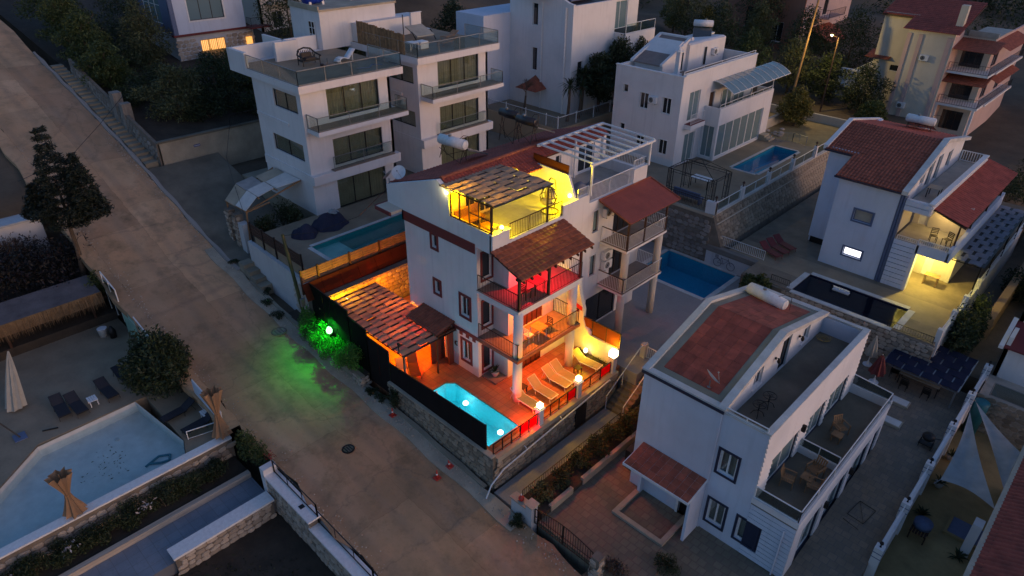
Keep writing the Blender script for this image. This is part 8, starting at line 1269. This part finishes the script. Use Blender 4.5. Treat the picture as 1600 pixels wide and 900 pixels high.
railing(W, [(-6.4, -11.4, -1.55), (-2.3, -11.4, -1.55), (-2.3, -11.4, -1.95), (2.2, -11.4, -1.98), (3.0, -11.4, -2.4)], .85, 'black_metal', 1.15, .022, .03, base=.08); mb = MB(); mb.box(-6.85, -6.45, -11.95, -11.2, -3.9, -1.1); mb.build('end_pier', 'white_wall', W); mb = MB(); mb.box(-3.5, -3.25, -11.75, -11.5, -1.519, -1.50); mb.build('house_sign', 'black_metal', W)
o = leaves('grass', 'grass_blade', None, [(3, -20, -3.72, 8.8, 7.9, .08)], 40000, .10, 150); o['kind'] = 'stuff'; mb = MB(); mb.box(-5.6, -4.4, -20, -17.4, -3.8, -3.6); o = mb.build('pool_cover', 'sign_blue'); tag(o, 'bright blue cover at the bottom edge beside the garden path', 'cover')
mb = MB(); mb.box(-7.0, -6.5, -24, -22.6, -3.02, -1.3); o = mb.build('garden_box', 'slate_blue'); tag(o, 'blue-grey box corner at the lower left of the frame', 'box')
e = bush('bougainvillea', 'leafy climber with red blooms at the roadside wall end', (-8.2, -11.5, -2.0), 1.3, .75, 1.9, 'leaf_mid', 2600, .085, 160); leaves('blossoms', 'petal_red', e, [(-7.0, -11.2, -.9, .35, .3, .25)], 60, .08, 161)
agave('small spiky plant on the end of the roadside wall', 3.4, -11.2, -2.4, .5, 26, 'leaf_mid', False, 170)
# ------------------------------------------------------------------ trees
bush('oleander', 'large dense oleander beside the left terrace fence', (-17.4, -12.7, -1.5), 2.5, 1.8, 3.9, 'leaf_dark', 12000, .17, 200, ncl=20)
bush('oleander', 'dark purple bougainvillea mass under the cypress', (-32.6, -15.4, .2), 3.6, 4.6, 3.4, 'leaf_purple', 9000, .16, 201, ncl=16); bush('oleander', 'green roadside shrub at the upper end of the mint fence', (-28.3, -11.9, -.2), .9, .8, 2.4, 'leaf_mid', 1200, .13, 202)
e = thing('cypress_tree', 'tall dark twin-topped cypress on a bare trunk, left', 'tree', (-30.8, -12.2, 1.0)); limbs((-30.8, -12.2, .6), (-30.3, -11.9, 8.0), .2, 5, 6, 1.5, .5).build('trunk', 'bark', e); cl = []; rnd = random.Random(8)
for top, bx, by, hh, wd in ((11.9, -30.0, -12.0, 6.6, 1.9), (10.1, -28.6, -11.0, 4.2, 1.15), (7.8, -31.3, -13.2, 2.2, 1.0)):
    for i in range(12):                                  # whorls of flat boughs with gaps between
        t_ = i / 12; z = top - hh * (1 - t_); rr = (wd * (1 - t_) ** .85 + .08) * rnd.uniform(.8, 1.12)
        for k in range(5): a = i * 1.1 + k * 1.257 + rnd.uniform(-.3, .3); q = rr * rnd.uniform(.55, .85); cl.append((bx + q * math.cos(a), by + q * math.sin(a), z + rnd.uniform(-.1, .1) - .12 * q, rr * .38 + .08, rr * .38 + .08, .20))
leaves('crown', 'leaf_pine', e, cl, 26000, .11, 210, .3, 2.4)
TT = [((-42.5, 1.2, 6.3), 4.6, 2.4, 2.4, 'leaf_olive', 'grey-green olive tree behind the concrete garden wall, nearest the steps'), ((-43.5, 5.2, 6.4), 4.8, 2.6, 2.6, 'leaf_dark', 'dark olive tree in the middle of the walled garden'), ((-46.5, 9.0, 6.6), 4.0, 2.2, 2.2, 'leaf_mid', 'green tree near the dark awning'), ((-52, -1.0, 7.8), 4.0, 2.0, 1.8, 'leaf_mid', 'green tree overhanging the lower road steps'), ((-58, -.6, 8.8), 4.6, 2.3, 2.0, 'leaf_mid', 'second green tree overhanging the road steps'), ((-64, -.2, 9.8), 5.0, 2.5, 2.2, 'leaf_mid', 'third green tree up the road steps'), ((-71, .2, 11.2), 5.5, 2.8, 2.4, 'leaf_mid', 'green tree near the top left corner'), ((-56, 4.2, 8.2), 6.0, 2.3, 2.3, 'leaf_olive', 'yellow-green tree in front of the blue bay window'), ((-66, 7, 9.5), 8, 3.2, 3.2, 'leaf_dark', 'very dark tree left of the stone-based house'), ((-51, 17.6, 7.5), 9.5, 2.6, 2.6, 'leaf_dark', 'dark reddish tree behind the left stacked house')]
for k, (p, h, rx, ry, mt, lb) in enumerate(TT): tree('garden_tree', lb, p, h, rx * 1.25, ry * 1.25, mt, 6500, .17, 220 + k, .16, .12, 'trees of the upper left gardens')
for k, (x, y, rx, h, mt) in enumerate(((-41, 3.2, 1.6, 1.6, 'leaf_dark'), (-40.2, 6.8, 1.5, 1.5, 'leaf_dark'), (-49, 2, 2.6, 2.0, 'leaf_dark'), (-47, -.8, 1.6, 1.6, 'leaf_dark'), (-55, 1.8, 2.6, 2.4, 'leaf_dark'), (-61, 3, 3, 2.8, 'leaf_dark'), (-41, 9.5, 1.4, 1.2, 'leaf_olive'))): bush('garden_shrub', ['dark shrub behind the concrete wall, left of the railing', 'dark shrub under the railing of the concrete wall', 'low dark shrub mass in the walled garden', 'dark shrub behind the gate piers', 'dark shrub mass behind the step trees', 'dark shrub mass below the very dark tree', 'olive shrub at the railing end of the garden'][k], (x, y, 6.2 + max(0, -x - 38) * .128), rx * 1.2, rx * 1.2, h * 1.3, mt, 3200, .14, 240 + k, 'shrubs of the walled garden')
CT = [((-20.4, 35.6, 5.5), 6.2, 2.3, 'leaf_dark', 'dark evergreen tree beside the villa, middle'), ((-20.4, 38.4, 5.5), 6.0, 2.3, 'leaf_dark', 'dark evergreen tree in front of the pale annex'), ((-20.3, 32.6, 5.5), 5.4, 2.1, 'leaf_dark', 'dark evergreen tree left of the villa corner'), ((-20.0, 41.8, 5.5), 5.6, 2.4, 'leaf_dark', 'dark evergreen tree right of the annex wall')]
for k, (p, h, r_, mt, lb) in enumerate(CT): tree('evergreen_tree', lb, p, h, r_, r_, mt, 8000, .17, 260 + k, .2, .3, 'evergreens beside the villa')
def palm(label, x, y, z, h, r_, seed, n=60):
    rnd = random.Random(seed); e = thing('yucca_palm', label, 'palm', (x, y, z), 'yucca palms by the lattice fence'); mb = MB(); mb.tube([(x, y, z - .2), (x + .1, y + .05, z + h * .5), (x + .15, y, z + h)], [.16, .13, .11], 8); mb.build('trunk', 'bark', e); mb = MB(); c = Vector((x + .15, y, z + h))
    for i in range(n):
        a = i * 2.4; el = rnd.uniform(-.7, 1.3); L = r_ * rnd.uniform(.75, 1.1); d = Vector((math.cos(a) * math.cos(el), math.sin(a) * math.cos(el), math.sin(el))); s = Vector((-math.sin(a), math.cos(a), 0)) * .05; q = c + d * L * .55; t_ = c + d * L + Vector((0, 0, -.3 * L)); mb.add([c - s, c + s, q + s, q - s, t_], [(0, 1, 2, 3), (3, 2, 4)])
    mb.build('fronds', 'leaf_dark', e)
palm('yucca palm against the curved white wall', -20.4, 28.0, 5.5, 3.4, 1.3, 1); palm('leaning yucca palm right of the first yucca', -20.3, 29.6, 5.5, 3.0, 1.4, 2); palm('taller yucca palm behind the other yuccas', -20.9, 30.6, 5.5, 4.0, 1.4, 3)
e = thing('bare_tree', 'leafless twiggy tree under the small red hood roof', 'tree', (-25.6, 27.6, 5.5)); rnd = random.Random(12); mb = MB(); mb.tube([(-25.6, 27.6, 5.4), (-25.5, 27.7, 7.0)], [.14, .09], 8)
def twig(p, d, L, r_, dep):
    q = p + d * L; mb.cyl(p, q, r_, r_ * .6, 5)
    if dep:
        for k in range(4): dd = (d + Vector((rnd.uniform(-.8, .8), rnd.uniform(-.8, .8), rnd.uniform(-.25, .6)))).normalized(); twig(p.lerp(q, rnd.uniform(.5, 1)), dd, L * .68, r_ * .55, dep - 1)
twig(Vector((-25.5, 27.7, 6.9)), Vector((.1, -.1, 1)).normalized(), .9, .07, 4); mb.build('branches', 'bark', e)
HT = [((-12.5, 58, 4.4), 5.5, 2.8, 'leaf_olive', 'olive tree below the red house, left of the poles'), ((-8, 57, 4.2), 5.0, 2.6, 'leaf_dark', 'dark tree right of the lit street light'), ((-3.5, 55.5, 4.0), 5.0, 2.5, 'leaf_dark', 'dark tree left of the apartment house stair'), ((-16.5, 55, 4.6), 6.0, 2.6, 'leaf_mid', 'green tree behind the villa penthouse'), ((-22, 58, 6), 7, 3.0, 'leaf_dark', 'dark tree above the villa roof'), ((-28, 60, 7.5), 7.5, 3.0, 'leaf_olive', 'olive-green tree on the hillside above the villa'), ((-31, 62, 8), 5, 2.0, 'leaf_yellow', 'bright yellow-green tree on the hillside'), ((-25.5, 61, 7), 4.6, 1.5, 'leaf_yellow', 'slim yellow-green cypress on the hillside'), ((-21, 66, 6.5), 5.5, 2.2, 'leaf_olive', 'pale olive tree left of the red house'), ((-24, 72, 7), 9, 3.4, 'leaf_dark', 'tall dark tree beside the red house wall'), ((-15, 66, 5), 7, 3.2, 'leaf_dark', 'dark tree under the red house porch'), ((-10, 68, 4.5), 8, 3.5, 'leaf_dark', 'big dark tree between the red and the apartment house'), ((-5, 70, 4), 11, 4.0, 'leaf_dark', 'very large dark tree beside the apartment house'), ((-6.8, 47.6, 3.9), 3.6, 1.8, 'leaf_yellow', 'yellow-lit bushy tree at the lamp-tinted yard wall'), ((-1, 52, 4.0), 2.6, 1.7, 'leaf_mid', 'green bushy tree right of the lamp-tinted yard')]
for k, (p, h, r_, mt, lb) in enumerate(HT): tree('hillside_tree', lb, p, h, r_, r_, mt, 5000, .18, 280 + k, .16, .15, 'trees on the hillside behind')
for k, (p, h, r_, lb) in enumerate((((-46, 22, 7), 6, 2.6, 'dark tree behind the right stacked house terrace'), ((-50, 27, 8), 7, 3.0, 'dark tree left of the curved wall house'), ((-42, 33, 7), 6, 2.5, 'dark tree behind the curved wall house wing'), ((-60, 40, 12), 8, 3.6, 'large dark tree far behind the bamboo screen'))): tree('back_tree', lb, p, h, r_, r_, 'leaf_dark', 5000, .2, 320 + k, .18, .15, 'trees behind the stacked houses')
for k, (x, y, rx) in enumerate(((-20.4, -3.9, .7), (-19.2, -4.5, .6), (-17.6, -4.6, .8), (-24.5, -4.0, .4), (-6.9, -4.2, .5), (-7.7, -4.3, .45))): bush('weed_clump', ['dark weeds in the gutter below the deck steps', 'dark weeds at the road edge above the faint manhole', 'dark weeds beside the slim leaning pole', 'small weeds at the foot of the stone entrance', 'weeds at the corner of the stone wall under the black screen', 'weeds below the stone end of the lit bed'][k], (x, y, roadz(x)), rx, .4, .35, 'leaf_dark', 420, .08, 330 + k, 'weeds along the road edge', ncl=5)
rnd = random.Random(77); fx = []
for i in range(46):
    x = rnd.uniform(-120, 20); y = rnd.uniform(64, 130)
    if x > -20 and y < 96: y += 34
    fx.append((x, y, groundz(x, y) + 1.6, rnd.uniform(2.5, 5), rnd.uniform(2.5, 5), rnd.uniform(2, 4)))
for i in range(30):
    x = rnd.uniform(-130, -68); y = rnd.uniform(2, 66); fx.append((x, y, groundz(x, y) + 1.8, rnd.uniform(2.5, 4.5), rnd.uniform(2.5, 4.5), rnd.uniform(2, 4)))
o = leaves('far_wood', 'leaf_dark', None, fx, 42000, .34, 400); o['kind'] = 'stuff'; tag(o, 'far dark scrub and trees covering the hillside', 'wood')
for k, (x, y, z, h) in enumerate(((-34.5, -15.4, -.5, 4.5),)):
    e = thing('bare_tree', 'leafless pale tree left of the cypress', 'tree', (x, y, z)); mb = MB(); mb.tube([(x, y, z), (x + .1, y, z + 1.6)], [.12, .08], 8); twig(Vector((x + .1, y, z + 1.5)), Vector((.1, .1, 1)).normalized(), 1.2, .06, 4); mb.build('branches', 'bark', e)
# flat white roof, parked white car above the cypress, left edge
e = thing('flat_roof_house', 'white flat-roofed low house above the thatch, left edge', 'house', (-41, -17, 0)); mb = MB(); mb.box(-46, -36.5, -34, -12.6, 0, 3.4); mb.build('wall', 'white_wall', e); mb = MB(); mb.box(-46.1, -36.3, -34.1, -12.4, 3.4, 3.55); mb.build('roof', 'grey_wall', e); mb = MB(); mb.box(-38.4, -38.2, -34, -12.6, 3.55, 3.9); mb.box(-40.0, -39.9, -34, -12.6, 3.55, 3.8); mb.build('roof_beam', 'black_metal', e)
e = thing('parked_car', 'white car parked at the left frame edge above the cypress', 'car', (-52, -14.5, 5.0), None, True, R(10)); e.location = (-50.5, -14.2, groundz(-50.5, -14.2) + .3)
mb = MB(); mb.prism([(-2.1, .35), (2.1, .35), (2.15, .75), (1.2, .95), (.6, 1.42), (-1.3, 1.45), (-2.0, .98), (-2.15, .7)], 'Y', -.82, .82); mb.build('body', 'car_white', e, bevel=.06); mb = MB(); mb.prism([(1.12, .96), (.58, 1.38), (-1.25, 1.40), (-1.9, .98)], 'Y', -.835, .835); mb.build('side_windows', 'window_glass', e)
for x in (-1.35, 1.35):
    for y in (-.8, .8): mb = MB(); mb.cyl((x, y - .1, .33), (x, y + .1, .33), .33, .33, 16); wv = mb.build('wheel', 'tank_black', e); mb = MB(); mb.cyl((x, y - .11, .33), (x, y + .11, .33), .18, .18, 12); mb.build('rim', 'grey_metal', wv)
mb = MB(); mb.tube([(-38, 3.4, 6.5), (-33, .5, 5.6), (-28, -1.4, 5.2), (-23.5, -3.0, 4.6)], .02, 4); tag(mb.build('cable', 'black_metal'), 'thin black cable sagging from the garden wall to the carport', 'cable')
mb = MB(); mb.tube([(-44, -2.6, 9.0), (-42, -5.5, 7.6), (-39, -9, 6.4), (-37, -13, 6.2)], .018, 4); tag(mb.build('road_cable', 'black_metal'), 'thin cable sagging across the upper road', 'cable')
mb = MB(); mb.tube([(-16.6, -3.8, 5.9), (-14.8, -2.4, 6.3), (-12.5, -.8, 7.6), (-10.7, .3, 9.7)], .018, 4); tag(mb.build('house_cable', 'black_metal'), 'thin cable from the leaning pole to the lit house eave', 'cable')
rnd = random.Random(31); mb = MB()                                  # grit along the road edges
for i in range(1500):
    x = rnd.uniform(-45, 14); y = (-4.35 - abs(rnd.gauss(0, .35))) if rnd.random() < .6 else (-11.2 + abs(rnd.gauss(0, .4))); q = rnd.uniform(.015, .06); z = roadz(x) + .1; mb.add([(x - q, y, z), (x, y + q, z), (x + q, y - q * .3, z), (x, y - q, z), (x, y, z + q)], [(0, 4, 3), (3, 4, 2), (2, 4, 1), (1, 4, 0)])
o = mb.build('grit', 'stone_pale'); o['kind'] = 'stuff'; tag(o, 'loose grit along the dusty road edges', 'grit')
